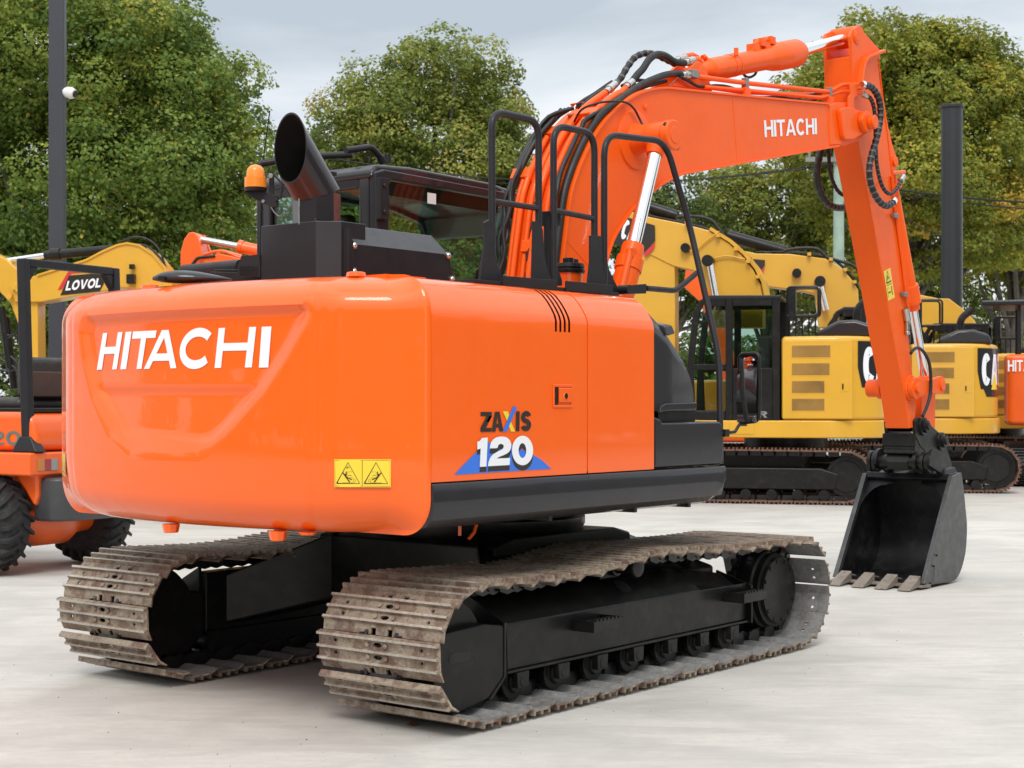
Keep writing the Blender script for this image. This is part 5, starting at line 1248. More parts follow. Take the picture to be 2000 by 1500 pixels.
def yellow_digger(label, loc, rz, ucr, boom=True, logo_rear=True):
    r = thing('excavator', label, 'excavator', loc, rz, 'yellow excavators parked in the back row')
    ux0, ux1 = ucr, ucr+3.5
    for y in (1.0, -1.0): far_track(r, y, ux0, ux1)
    mb = MB(); mb.prism([(ux0+1.0, .3), (ux0+1.0, .72), (ux0+2.5, .72), (ux0+2.5, .3)], -.8, .8); mb.cyl((0, 0, .72), (0, 0, .93), .6, n=32); mb.build('slewing_ring', 'black_frame', r, local=True)
    Y = 1.24
    # sill with the small doors
    pl = fillet([Vector(p) for p in [(1.9, Y, 0), (-.9, Y, 0), (-1.42, .85, 0), (-1.6, 0, 0), (-1.42, -.85, 0), (-.9, -Y, 0), (1.7, -Y, 0)]], .6, 8)
    mb = MB(); mb.prism([(p.x, p.y) for p in pl], .92, 1.165, 'z'); S_ = mb.build('sill', 'yellow_paint', r, local=True, bevel=.02)
    mb = MB(); mb.box(.32, .66, Y, Y+.008, .97, 1.13); mb.box(1.0, 1.3, Y, Y+.008, .97, 1.13); mb.build('sill_door', 'yellow_paint', S_, local=True, bevel=.004)
    mb = MB(); mb.box(.42, .52, Y+.004, Y+.011, 1.085, 1.115); mb.build('door_slot', 'black_frame', S_, local=True)
    # engine door panel and counterweight
    pl = fillet([Vector(p) for p in [(-.05, Y-.01, 0), (-.92, Y-.01, 0), (-1.40, .84, 0), (-1.56, 0, 0), (-1.40, -.84, 0), (-.92, -Y+.01, 0), (-.05, -Y+.01, 0)]], .55, 8)
    mb = MB(); mb.prism([(p.x, p.y) for p in pl], 1.165, 2.33, 'z'); H = mb.build('engine_cover', 'yellow_paint', r, local=True, bevel=.06, seg=4)
    mb = MB(); mb.box(-1.02, -.07, Y-.012, Y+.004, 1.19, 2.27); Dd = mb.build('engine_door', 'yellow_paint', H, local=True, bevel=.012)
    for i, (xa, xb) in enumerate(((-.72, -.20), (-.71, -.20), (-.64, -.20), (-.64, -.20))):
        z1 = 2.20-i*.245; mb = MB(); z0 = z1-.165
        mb.box(xa-.012, xb+.012, Y+.004, Y+.0075, z0-.012, z1+.012)
        fr = mb.build('grille', 'yellow_paint', Dd, local=True, bevel=.002)
        mb = MB(); mb.box(xa, xb, Y+.006, Y+.0085, z0, z1)
        for k in range(6): mb.box(xa, xb, Y+.008, Y+.014, z0+.012+k*.026, z0+.020+k*.026)
        mb.build('grille_mesh', 'grille_brown', Dd, local=True)
    mb = MB(); mb.box(-.97, -.86, Y+.004, Y+.008, 1.56, 1.70); mb.build('door_handle', 'yellow_paint', Dd, local=True, bevel=.002)
    mb = MB(); mb.box(-.90, -.88, Y+.0081, Y+.0115, 1.59, 1.67); mb.build('handle_recess', 'black_frame', Dd, local=True)
    # black rear insert wrapped round the corner
    hp = [(p.x, p.y) for p in pl]
    arcp = [p for p in hp if p[0] < -1.06 and p[1] > -1.1]
    mb = MB(); vs = []; 
    for i, p in enumerate(arcp):
        a = arcp[max(i-1, 0)]; b = arcp[min(i+1, len(arcp)-1)]; t = Vector((b[0]-a[0], b[1]-a[1])).normalized(); nn = Vector((t.y, -t.x))
        if nn.dot(Vector(p)) < 0: nn = -nn
        zlow = 1.50 if 2 < i < len(arcp)-3 else (1.62 if i in (1, 2, len(arcp)-3, len(arcp)-2) else 1.9)
        vs += [(p[0]+nn.x*.006, p[1]+nn.y*.006, zlow), (p[0]+nn.x*.006, p[1]+nn.y*.006, 2.26)]
    k = len(arcp); mb.add(vs, [(2*i, 2*i+2, 2*i+3, 2*i+1) for i in range(k-1)])
    ins = mb.build('rear_panel', 'grey_paint', H, local=True)
    # letters on the corner facet
    A_ = Vector((-1.10, 1.12, 0)); B_ = Vector((-1.47, .55, 0)); nn = (Vector((-.57, .37, 0))).normalized()
    cs = [Vector(q) for q in ((-1.175, 1.04, 0), (-1.545, .25, 0))]
    curve = [Vector((p[0], p[1], 0)) for p in arcp]
    cl = [0]
    for i in range(1, len(curve)): cl.append(cl[-1]+(curve[i]-curve[i-1]).length)
    def onrear(u, v, lift):
        d = .08+u*.72; i = 1
        while i < len(cl)-1 and cl[i] < d: i += 1
        t = (d-cl[i-1])/(cl[i]-cl[i-1]); p = curve[i-1].lerp(curve[i], t); T = (curve[i]-curve[i-1]).normalized(); n_ = Vector((T.y, -T.x, 0))
        if n_.dot(p) < 0: n_ = -n_
        p = p+n_*lift; return Vector((p.x, p.y, 1.60+v*.62))
    mb = MB()
    def cutp(poly, m, l):
        mb.add([onrear(p[0], p[1], l) for p in poly], [list(range(len(poly)))], m)
    letters(mb, 'CAT', lambda u, v: onrear(u, .14+.78*v, .014), t=.26, gap=.05, m=0, wid={'C': .58, 'A': .72, 'T': .62})
    for i in range(8):
        a, b = .30+.30*i/8, .30+.30*(i+1)/8; f = lambda u: .02+.42*(1-abs(u-.45)/.15)
        cutp([(a, .02), (b, .02), (b, max(.021, f(b))), (a, max(.021, f(a)))], 1, .020)
    mb.build('brand_lettering', ['white_vinyl', 'yellow_vinyl'], ins, local=True, fix=False)
    # black hump, exhaust and handrails on top
    mb = MB(); mb.prism([(-.45, 2.33), (-.55, 2.42), (-.80, 2.55), (-1.05, 2.56), (-1.28, 2.48), (-1.34, 2.33)], -.55, .95); mb.build('engine_hood', 'grey_paint', r, local=True, bevel=.06, seg=3)
    mb = MB(); mb.tube(fillet([(-1.0, -.4, 2.5), (-1.0, -.4, 2.8), (-1.2, -.4, 2.95)], .12, 5), .06, 12); mb.build('exhaust_pipe', 'black_frame', r, local=True)
    mb = MB()
    for y in (1.1, .75): mb.tube(fillet([(-.12, y, 2.33), (-.12, y, 3.02), (-.55, y, 3.02), (-.55, y, 2.62), (-.12, y, 2.62)], .06, 4), .016, 8)
    for k in range(5): mb.cyl((-.15-.09*k, 1.1, 2.33), (-.15-.09*k, 1.1, 2.60), .012, n=6)
    mb.box(-.24, -.14, .98, 1.12, 2.55, 3.0); mb.build('handrail', 'black_frame', r, local=True)
    # cab
    x0, x1, z0, z1 = -.03, 1.26, 1.17, 2.90; C = None
    out = [(x0, z0), (x0, z1-.04), (x1-.22, z1-.04), (x1-.08, z1-.22), (x1, z0+.75), (x1+.02, z0)]
    mb = MB(); 
    w1 = [(.06, 1.98), (.10, 2.78), (.56, 2.78), (.60, 2.70), (.60, 1.98)]
    def frame(y):
        for a, b in (((x0, z0), (x0+.10, z1-.04)), ((.62, z0), (.72, z1-.04))): mb.box(a[0], b[0], y, y+.05, a[1], b[1])
        mb.prism([(x1-.12, z0), (x1-.09, z0+.75), (x1-.17, z1-.25), (x1-.27, z1-.04), (x1-.20, z1-.04), (x1-.08, z1-.22), (x1, z0+.75), (x1+.02, z0)], y, y+.05)
        mb.box(x0+.1, .62, y+.001, y+.049, z1-.14, z1-.04); mb.box(.72, x1-.27, y+.001, y+.049, z1-.14, z1-.04); mb.box(x0+.1, .62, y+.001, y+.049, z0, z0+.72); mb.box(.72, x1-.10, y+.001, y+.049, z0, z0+.12); mb.box(.72, x1-.07, y+.001, y+.049, 1.87, 1.95)
    frame(Y-.05); frame(.22)
    mb.box(x0, x0+.05, .27, Y-.05, z0, 1.9)
    C = mb.build('cab', 'black_frame', r, local=True, bevel=.01)
    mb = MB(); mb.prism([(x0-.02, z1-.05), (x0-.02, z1), (x1-.30, z1+.015), (x1-.16, z1-.06), (x1-.18, z1-.09), (x1-.3, z1-.05)], .20, Y+.01); mb.build('cab_roof', 'grey_matte', C, local=True, bevel=.03, seg=3)
    mb = MB(); mb.prism([(x0+.1, 1.9), (x0+.1, z1-.14), (.62, z1-.14), (.62, 1.9)], Y-.03, Y-.024); mb.prism([(.72, 1.29), (.72, z1-.14), (x1-.22, z1-.14), (x1-.1, 1.95), (x1-.11, 1.29)], Y-.03, Y-.024)
    mb.prism([(x0+.1, 1.9), (x0+.1, z1-.14), (x1-.22, z1-.14), (x1-.1, 1.95)], .24, .246); mb.build('cab_window', 'cab_glass', C, local=True)
    mb = MB(); mb.box(.12, .30, .5, .95, 1.6, 2.35); mb.box(.2, .6, .5, .95, 1.5, 1.7); mb.box(x0+.05, x1-.1, .27, Y-.06, z0, 1.3); mb.box(.7, .78, .5, .6, 1.3, 2.05); mb.build('driver_seat', 'seat_vinyl', C, local=True, bevel=.03)
    mb = MB(); letters(mb, 'LCR', quadmap((.50, Y+.004, 1.20), (.14, Y+.004, 1.20), (.50, Y+.004, 1.29), (.14, Y+.004, 1.29)), t=.22, m=0); mb.build('model_lettering', 'galv', C, local=True, fix=False)
    # deck to the right of the boom
    mb = MB(); mb.box(-.05, 1.5, -Y+.02, -.35, 1.165, 1.75); mb.build('side_box', 'yellow_paint', r, local=True, bevel=.05)
    return r
def hdg(th):
    v = Rv*(-math.cos(th))+Fv*math.sin(th); return math.atan2(v.y, v.x)
def far_boom(r, yl, outline, hw=.19, mat='yellow_paint', name='boom'):
    pts = ltr(r, outline, yl+hw); mb = MB(); mb.prism(pts, yl-hw, yl+hw); return mb.build(name, mat, r, local=True, bevel=.015)
# --- first yellow excavator
g = CAM+Fv*23.2+Rv*4.0; g.z = 0
Y1 = yellow_digger('yellow excavator left of the dipper arm, its tall boom behind the silver piston rod', g, hdg(rad(15)), -1.30)
b1 = far_boom(Y1, -.1, [(1150, 395), (1205, 406), (1272, 424.5), (1326, 435), (1385, 450), (1423, 474), (1450, 499), (1471, 526), (1484, 553), (1490, 580), (1490, 640), (1395, 640), (1385, 569), (1369, 542), (1353, 528), (1315, 520), (1250, 488), (1204, 466), (1150, 440)])
mb = MB(); P = lambda x, y, yl=.11: local_pt(Y1, x, y, yl)
fl = [(q.x, q.z) for q in [P(*p) for p in [(1385, 449), (1424, 473), (1452, 498), (1474, 525), (1488, 553), (1494, 585)]]]
mb.ribbon(fl, -.05, -.31, .12); mb.build('flange', 'yellow_paint', b1, local=True)
f = quadmap(P(1207, 478), P(1262, 492), P(1222, 426), P(1272, 436)); mb = MB()
def fa(pts, m, l): mb.add([f(*p)+Vector((0, l, 0)) for p in pts], [list(range(len(pts)))], m)
fa([(-.15, 0), (.95, -.02), (1.25, .45), (1.15, .95), (-.1, 1.05)], 0, .004); fa([(.96, -.02), (1.27, .40), (1.25, .16), (.98, -.22)], 1, .008)
letters(mb, 'CAT', lambda u, v: f(.0+.78*u, .25+.68*v)+Vector((0, .012, 0)), t=.26, gap=.04, m=2, wid={'C': .6, 'A': .74, 'T': .62}); fa([(.22, .06), (.54, .04), (.40, .45)], 3, .016)
mb.build('brand_lettering', ['black_vinyl', 'red_vinyl', 'white_vinyl', 'yellow_vinyl'], b1, local=True, fix=False)
st = far_boom(Y1, -.1, [(1215, 440), (1262, 470), (1318, 518), (1319, 600), (1319, 860), (1262, 860), (1240, 600)], .17, name='stick')
def blk(name, mat, fn, parent): mb = MB(); fn(mb); return mb.build(name, mat, parent, local=True, auto=50)
blk('arm_cylinder', 'black_frame', lambda m: (m.cyl(P(1240, 396, -.1), P(1322, 422, -.1), .085, n=16), m.cyl(P(1160, 372, -.1), P(1240, 397, -.1), .05, n=12)), Y1)
blk('boom_cylinder', 'chrome', lambda m: (m.cyl(P(1386, 512, .2), P(1400, 590, .2), .055, n=16)), Y1)
blk('cylinder_pin', 'black_frame', lambda m: (m.cyl(P(1385, 511, .1), P(1385, 511, .1)+Vector((0, .2, 0)), .085, n=18).cut(), m.cyl(P(1340, 485, .1), P(1340, 485, .1)+Vector((0, .1, 0)), .07, n=14)), Y1)
blk('hydraulic_hose', 'hose_rubber', lambda m: [m.tube([P(*p, 0) for p in L], .022, 8, smooth=5).cut() for L in ([(1322, 424), (1350, 422), (1385, 428), (1405, 448), (1440, 500), (1468, 506)], [(1280, 432), (1340, 440), (1380, 452), (1415, 482), (1440, 505)], [(1282, 495), (1280, 530), (1283, 555), (1300, 560)], [(1285, 498), (1298, 530), (1290, 560)], [(1262, 580), (1290, 575), (1305, 560)])], Y1)
blk('hydraulic_hose', 'black_frame', lambda m: [m.tube([P(x, y+o, h) for x, y in [(1150, 398), (1205, 407), (1272, 425), (1326, 436), (1385, 451), (1423, 475), (1452, 500), (1474, 528), (1487, 556)]], .016, 6, smooth=3).cut() for o, h in ((-3, .0), (-5, -.08), (-2, -.16))], Y1)
blk('pipe_clamp', 'yellow_paint', lambda m: [m.obox(P(x, y+2, 0), .06, .36, .05).cut() for x, y in ((1345, 436), (1405, 460), (1440, 486), (1464, 510), (1482, 540))], Y1)
blk('steel_pipe', 'yellow_paint', lambda m: [m.tube([P(x, y, .13) for x, y in L], .012, 6, smooth=3).cut() for L in ([(1405, 452), (1380, 470), (1360, 488), (1345, 490)], [(1387, 506), (1420, 500), (1455, 506)])], Y1)
# --- second yellow excavator
g = CAM+Fv*26.0+Rv*((1744-1000)/3100*26.0+.12); g.z = 0
Y2 = yellow_digger('yellow excavator right of the dipper arm with white CAT on its black rear panel', g, hdg(rad(9)), -1.72)
far_boom(Y2, -.1, [(1455, 490), (1477, 495), (1544, 496), (1612, 505), (1639, 520), (1663, 545), (1676, 566), (1680, 640), (1600, 640), (1592, 574), (1571, 569), (1490, 558), (1455, 548)])
P = lambda x, y, yl=.11: local_pt(Y2, x, y, yl)
blk('arm_cylinder', 'black_frame', lambda m: (m.cyl(P(1420, 460, -.1), P(1535, 492, -.1), .10, n=16)), Y2)
blk('boom_cylinder', 'chrome', lambda m: m.cyl(P(1601, 553, .2), P(1614, 606, .2), .055, n=16), Y2)
blk('cylinder_pin', 'black_frame', lambda m: (m.cyl(P(1601, 551, .1), P(1601, 551, .1)+Vector((0, .2, 0)), .09, n=18).cut(), m.cyl(P(1556, 534, .1), P(1556, 534, .1)+Vector((0, .12, 0)), .075, n=14)), Y2)
blk('hydraulic_hose', 'hose_rubber', lambda m: [m.tube([P(*p, 0) for p in L], .026, 8, smooth=5).cut() for L in ([(1530, 490), (1560, 485), (1595, 486), (1612, 500)], [(1612, 502), (1640, 510), (1668, 520), (1690, 545)], [(1490, 492), (1520, 500), (1545, 492)])], Y2)
blk('hydraulic_hose', 'black_frame', lambda m: [m.tube([P(x, y+o, h) for x, y in [(1477, 495), (1544, 496), (1612, 504), (1639, 519), (1663, 544), (1676, 566)]], .018, 6, smooth=3).cut() for o, h in ((-3, .0), (-5, -.1))], Y2)
blk('pipe_clamp', 'yellow_paint', lambda m: [m.obox(P(x, y+2, 0), .06, .36, .05).cut() for x, y in ((1580, 496), (1622, 506), (1650, 526), (1668, 550))], Y2)
mb = MB(); q = [P(*p)+Vector((0, .004, 0)) for p in [(1470, 534), (1482, 533), (1494, 518), (1494, 508), (1470, 506)]]; mb.add(q, [list(range(5))], 0)
q = [P(*p)+Vector((0, .005, 0)) for p in [(1478, 545), (1490, 534), (1494, 520), (1483, 533)]]; mb.add(q, [list(range(4))], 1); mb.build('brand_lettering', ['black_vinyl', 'red_vinyl'], Y2, local=True, fix=False)
# --- third yellow excavator
g = CAM+Fv*31.0+Rv*((1935-1000)/3100*31.0); g.z = 0
Y3 = yellow_digger('yellow excavator mostly hidden, only its curved boom foot showing beside the black column', g, hdg(rad(20)), -1.5)
far_boom(Y3, -.1, [(1720, 560), (1833, 583), (1853, 583), (1880, 603), (1900, 623), (1914, 645), (1918, 690), (1826, 690), (1800, 640), (1720, 610)])

# --- orange excavator at the right edge
g = CAM+Fv*27.5+Rv*((2086-1000)/3100*27.5); g.z = 0
O1 = thing('excavator', 'orange canopy excavator cut by the right edge, HITA showing on its rear', 'excavator', g, hdg(rad(108)), 'orange excavators in the background')
for y in (.85, -.85): far_track(O1, y, -1.45, 1.3, .34, .42, 'chain_black', 36)
pl = fillet([Vector(p) for p in [(1.2, 1.0, 0), (-.9, 1.05, 0), (-1.26, 1.0, 0), (-1.262, 0, 0), (-1.26, -1.0, 0), (-.9, -1.05, 0), (1.2, -1.0, 0)]], .12, 5)
mb = MB(); mb.prism([(p.x, p.y) for p in pl], 1.03, 2.22, 'z'); B_ = mb.build('body', 'orange_far', O1, local=True, bevel=.08, seg=3)
mb = MB(); mb.cyl((0, 0, .6), (0, 0, 1.03), .5, n=24); mb.box(-1.0, 1.0, -.85, .85, .35, .62); mb.build('slewing_ring', 'black_frame', O1, local=True)
mb = MB(); a = local_pt(O1, 1963, 722, 1.056); 
Mi = world_of(O1).inverted()
def on_facet(u, v):
    y = .98-.62*u; return Vector((-1.285, y, 1.93+.19*v))
letters(mb, 'HITACHI', on_facet, t=.2); mb.build('brand_lettering', 'white_vinyl', B_, local=True, fix=False)
mb = MB(); mb.box(-.95, .95, -.75, 1.42, 3.06, 3.15)
CN = mb.build('canopy', 'grey_paint', O1, local=True, bevel=.03)
mb = MB()
for x, y in ((-.8, .8), (-.8, -.65), (.75, .85), (.75, -.65)): mb.tube([(x, y, 2.2), (x, y, 3.08)], .03, 8).cut()
mb.build('canopy_post', 'grey_matte', CN, local=True)
mb = MB(); mb.box(-.5, .1, -.3, .4, 2.2, 2.5); mb.box(-.6, -.4, -.3, .4, 2.4, 2.95); mb.build('driver_seat', 'seat_vinyl', O1, local=True, bevel=.05)
mb = MB(); mb.box(-.3, .1, .2, .5, 3.15, 3.22); mb.build('roof_beacon', 'orange_far', CN, local=True, bevel=.02)

# --- orange machine half hidden behind the first yellow cab
g = CAM+Fv*28+Rv*((1400-1000)/3100*28); g.z = 0
O2 = thing('excavator', 'orange excavator behind the first yellow cab, only a slice of boom and sill showing', 'excavator', g, hdg(rad(10)), 'orange excavators in the background')
far_boom(O2, .0, [(1340, 520), (1362, 536), (1378, 545), (1398, 580), (1436, 700), (1470, 845), (1420, 845), (1408, 720), (1368, 590), (1335, 560)], .2, 'orange_far')
mb = MB(); q0 = local_pt(O2, 1400, 846, .9); q1 = local_pt(O2, 1456, 864, .9); mb.box(-.75, .9, -.9, .9, q1.z, q0.z+.5); mb.build('body', 'orange_far', O2, local=True, bevel=.05)
for y in (.8, -.8): far_track(O2, y, -1.3, 1.5, .3, .42, 'chain_black', 36)

# --- orange excavator seen above the counterweight on the left
g = CAM+Fv*21+Rv*((640-1000)/3100*21); g.z = 0
O3 = thing('excavator', 'orange excavator with boom elbow and silver piston rod showing left of the dark cab', 'excavator', g, hdg(rad(8)), 'orange excavators in the background')
P = lambda x, y, yl=.15: local_pt(O3, x, y, yl)
far_boom(O3, 0, [(352, 560), (352, 492), (359, 467), (368, 454), (379, 453), (387, 462), (394, 490), (404, 520), (398, 560)], .14, 'orange_far', 'arm')
far_boom(O3, 0, [(386, 535), (388, 508), (410, 500), (428, 495), (452, 500), (520, 520), (600, 560), (640, 640), (560, 640), (500, 560), (440, 530)], .14, 'orange_far')
mb = MB(); mb.prism(ltr(O3, [(382, 456), (390, 456), (406, 500), (396, 500)], .0), -.24, -.18); mb.build('arm_ear', 'orange_far', O3, local=True)
blk('piston_rod', 'steel', lambda m: m.cyl(P(386, 467, 0), P(468, 482, 0), .048, n=14), O3)
blk('arm_cylinder', 'orange_far', lambda m: (m.cyl(P(466, 481, 0), P(474, 483, 0), .09, n=16), m.cyl(P(472, 483, 0), P(560, 500, 0), .08, n=16)), O3)
blk('pipe_run', 'orange_far', lambda m: [m.tube([P(*p, .1) for p in L], .022, 6, smooth=3).cut() for L in ([(392, 500), (430, 490), (470, 503)], [(425, 497), (432, 490), (450, 494), (472, 500)])], O3)
blk('hydraulic_hose', 'hose_rubber', lambda m: [m.tube([P(*p, .15) for p in L], .018, 6, smooth=4) for L in ([(372, 522), (382, 508), (390, 503), (420, 500)],)], O3)
mb = MB(); mb.box(-1.4, 1.1, -1.1, 1.1, .95, 1.9); mb.build('body', 'orange_far', O3, local=True, bevel=.1)
for y in (.9, -.9): far_track(O3, y, -1.6, 1.6, .34, .45, 'chain_black', 36)

# --- yellow excavator on the left with LOVOL on the boom
g = CAM+Fv*20.5+Rv*((400-1000)/3100*20.5); g.z = 0
LV = thing('excavator', 'yellow excavator on the left with a LOVOL plate on its boom, behind the orange loader', 'excavator', g, hdg(rad(4)))
P = lambda x, y, yl=.2: local_pt(LV, x, y, yl)
bo = far_boom(LV, 0, [(22, 556), (40, 548), (72, 537), (120, 520), (168, 507), (200, 490), (228, 478), (248, 474), (272, 478), (300, 496), (322, 522), (334, 548), (345, 600), (330, 660), (280, 640), (275, 585), (255, 563), (232, 561), (192, 571), (77, 590), (29, 590)], .19)
mb = MB(); fl = ltr(LV, [(72, 536), (168, 506), (200, 489), (228, 477), (248, 473), (272, 477), (300, 495), (322, 521), (335, 548)], .2); mb.ribbon(fl, .025, -.2, .21); mb.build('flange', 'yellow_paint', bo, local=True)
f = quadmap(P(118, 577, .192), P(204, 568, .192), P(128, 539, .192), P(211, 532, .192)); mb = MB()
def fb(pts, m, l): mb.add([f(*p)+Vector((0, l, 0)) for p in pts], [list(range(len(pts)))], m)
fb([(0, 0), (.9, 0), (1.03, 1), (.08, 1)], 0, .004); fb([(-.1, .3), (.0, .3), (.13, 1.1), (.92, 1.1), (.92, 1.32), (.05, 1.32)], 1, .003)
letters(mb, 'LOVOL', lambda u, v: f(.09+.80*u, .22+.50*v)+Vector((0, .01, 0)), t=.25, gap=.08, m=2, scale_w=1.15)
tag(mb.build('brand_lettering', ['black_vinyl', 'red_vinyl', 'white_vinyl'], bo, local=True, fix=False), 'LOVOL in white on a black and red plate')
far_boom(LV, 0, [(-60, 470), (-10, 495), (12, 506), (52, 545), (74, 585), (75, 760), (46, 760), (38, 640), (20, 592), (-10, 560), (-60, 530)], .14, name='stick')
blk('arm_cylinder', 'black_frame', lambda m: (m.cyl(P(88, 499, 0), P(226, 487, 0), .062, n=16), m.cyl(P(100, 497, 0), P(118, 496, 0), .08, n=16)), LV)
blk('piston_rod', 'chrome', lambda m: m.cyl(P(0, 512, 0), P(90, 499, 0), .04, n=12), LV)
blk('hydraulic_hose', 'hose_rubber', lambda m: [m.tube([P(*p, .12) for p in L], .014, 6, smooth=5).cut() for L in ([(235, 472), (262, 463), (290, 468), (312, 490), (326, 530)], [(225, 486), (250, 480), (285, 480), (318, 510), (330, 545)], [(200, 497), (240, 490), (290, 500), (310, 530)], [(284, 478), (285, 500), (287, 545)], [(2, 560), (10, 545), (30, 552), (40, 600), (40, 640), (20, 655), (2, 648)], [(0, 570), (12, 560), (22, 590), (36, 625), (34, 670)], [(-5, 600), (10, 575), (30, 610), (32, 650), (10, 662)], [(0, 690), (18, 694), (35, 715), (20, 725), (0, 722)], [(0, 700), (30, 720), (40, 745)])], LV)
blk('bucket_cylinder', 'black_frame', lambda m: (m.cyl(P(2, 600, .1), P(20, 720, .1), .05, n=12).cut(), m.cyl(P(12, 620, -.1), P(28, 760, -.1), .05, n=12)), LV)
blk('boom_lamp', 'black_frame', lambda m: (m.obox(P(256, 545, .24), .10, .08, .12).cut(), m.obox(P(258, 521, .24), .06, .06, .06)), LV)
blk('boom_pin', 'yellow_paint', lambda m: [m.cyl(P(x, y, .19), P(x, y, .19)+Vector((0, .05, 0)), .04, n=12).cut() for x, y in ((30, 560), (20, 578), (38, 565))], LV)
mb = MB(); mb.box(-1.5, .2, -1.1, 1.1, .95, 1.9); mb.box(.2, 1.2, .2, 1.1, 1.2, 2.6); mb.box(.2, 1.2, -1.1, -.4, 1.1, 1.7); mb.build('body', 'yellow_paint', LV, local=True, bevel=.1)
mb = MB(); mb.box(-.3, 1.15, -.9, -.2, 2.70, 2.78); mb.build('cab_visor', 'grey_matte', LV, local=True, bevel=.02)
for y in (.9, -.9): far_track(LV, y, -1.6, 1.6, .34, .45, 'chain_black', 36)

# --- orange wheel loader at the left edge (frame: x forward, y left)
g = CAM+Fv*13.55+Rv*(-3.98); g.z = 0
v = Rv*(-.88)+Fv*.475
WL = thing('wheel_loader', 'orange compact wheel loader at the left edge with black roll bar and big ribbed tyres', 'wheel loader', g, math.atan2(v.y, v.x))
def wheel(x, y, s, rr=.42, w=.30):
    mb = MB(); n = 44; mb.lathe((x, y-s*w/2, rr), (0, s, 0), [(0, rr*.56), (.005, rr*.72), (.03, rr*.88), (.07, rr*.93), (w-.07, rr*.93), (w-.03, rr*.88), (w-.005, rr*.72), (w, rr*.56)], n)
    W_ = mb.build('wheel', 'tyre_rubber', WL, local=True, auto=50)
    mb = MB(); k = 22
    for i in range(k):
        for h in (-1, 1):
            a = 2*pi*(i+(0 if h < 0 else .5))/k; c, s_ = math.cos(a), math.sin(a)
            pts = []
            for (u, rad_, dz) in ((.0, rr*.985, 0), (.5, rr*.985, .10), (.88, rr*.955, .17), (1.0, rr*.86, .20)):
                yy = y+h*(.012+u*(w/2-.004)); aa = a+dz*1.1
                pts.append((aa, rad_, yy))
            vs = []
            for aa, rd, yy in pts:
                for da, dr in ((-.045, -.05), (.045, -.05), (.034, .0), (-.034, .0)):
                    vs.append((x+(rd+dr)*math.cos(aa+da), yy, rr+(rd+dr)*math.sin(aa+da)))
            fs = [(0, 1, 2, 3), (15, 14, 13, 12)]
            for q in range(3):
                for j in range(4): fs.append((4*q+j, 4*q+(j+1) % 4, 4*q+4+(j+1) % 4, 4*q+4+j))
            mb.add(vs, fs)
    mb.build('tread', 'tyre_rubber', W_, local=True)
    mb = MB(); mb.lathe((x, y-s*.10, rr), (0, s, 0), [(0, rr*.55), (w/2+.06, rr*.56), (w/2+.065, rr*.52), (w/2-.0, rr*.45), (w/2-.03, rr*.2), (w/2+.02, rr*.18)], 28); mb.build('rim', 'orange_far', W_, local=True)
for x in (0, 1.75):
    for s in (1, -1): wheel(x+.06, s*.60, s)
mb = MB(); mb.lathe((0, -.45, .42), (0, 1, 0), [(0, .13), (.15, .14), (.3, .22), (.6, .22), (.75, .14), (.9, .13)], 24); mb.cut(); mb.lathe((1.75, -.45, .42), (0, 1, 0), [(0, .13), (.9, .13)], 20); mb.build('axle', 'orange_far', WL, local=True)
mb = MB(); mb.prism([(-.36, .56), (-.40, .66), (-.40, .98), (1.1, .98), (1.1, .5), (.45, .5), (.4, .8), (-.1, .86), (-.25, .7)], -.5, .5); mb.prism([(-.3, .5), (-.38, .9), (1.1, .9), (1.1, .45)], -.34, .34)
mb.build('chassis', 'orange_far', WL, local=True, bevel=.03)
mb = MB(); mb.prism([(-.46, .82), (-.46, 1.01), (.5, 1.01), (.9, .98), (.9, .93), (-.02, .93), (-.12, .82)], -.64, .64); FD = mb.build('fender', 'orange_far', WL, local=True, bevel=.02)
mb = MB(); mb.prism([(-.42, 1.02), (-.44, 1.12), (-.40, 1.30), (-.30, 1.34), (.7, 1.34), (.9, 1.2), (.95, 1.02)], -.56, .56); HD = mb.build('hood', 'orange_far', WL, local=True, bevel=.06, seg=3)
mb = MB(); letters(mb, '02XL', quadmap((-.22, .565, 1.06), (.46, .565, 1.06), (-.22, .565, 1.17), (.46, .565, 1.17)), t=.18, gap=.12) if False else letters(mb, 'LX20', quadmap((.40, .566, 1.07), (-.28, .566, 1.07), (.40, .566, 1.18), (-.28, .566, 1.18)), t=.18, gap=.12)
mb.build('model_lettering', 'teal_vinyl', HD, local=True, fix=False)
for s in (1, -1):
    mb = MB(); y0 = s*.38; 
    for i, k in enumerate((0, 1, 2)): mb.box(-.468, -.455, s*(.56-.075*(i+1))-.0 if s > 0 else s*.56+.075*i, s*(.56-.075*i) if s > 0 else s*.56+.075*(i+1), .86, .955, k)
    mb.build('tail_light', ['amber_lens', 'red_lens', 'clear_lens'], FD, local=True, bevel=.003)
mb = MB(); pl = fillet([Vector(p) for p in [(-.30, .46, 0), (-.55, .46, 0), (-.66, .28, 0), (-.66, -.28, 0), (-.55, -.46, 0), (-.30, -.46, 0)]], .08, 4)
lo = [Vector((p.x*.9-.0, p.y*.92, 0)) for p in pl]
vs = [(p.x, p.y, .80) for p in pl]+[(p.x, p.y, .62) for p in pl]+[(p.x*.93, p.y*.92, .44) for p in pl]; n = len(pl)
mb.add(vs, [(k*n+i, k*n+(i+1) % n, (k+1)*n+(i+1) % n, (k+1)*n+i) for k in range(2) for i in range(n)]+[list(range(n)), list(range(3*n-1, 2*n-1, -1))]); KW = mb.build('counterweight', 'bumper_grey', WL, local=True, bevel=.03, seg=3)
mb = MB(); mb.cyl((-.61, .04, .54), (-.66, .04, .54), .035, n=16); mb.box(-.664, -.655, .07, .26, .64, .73); mb.build('tow_socket', 'black_frame', KW, local=True)
mb = MB()
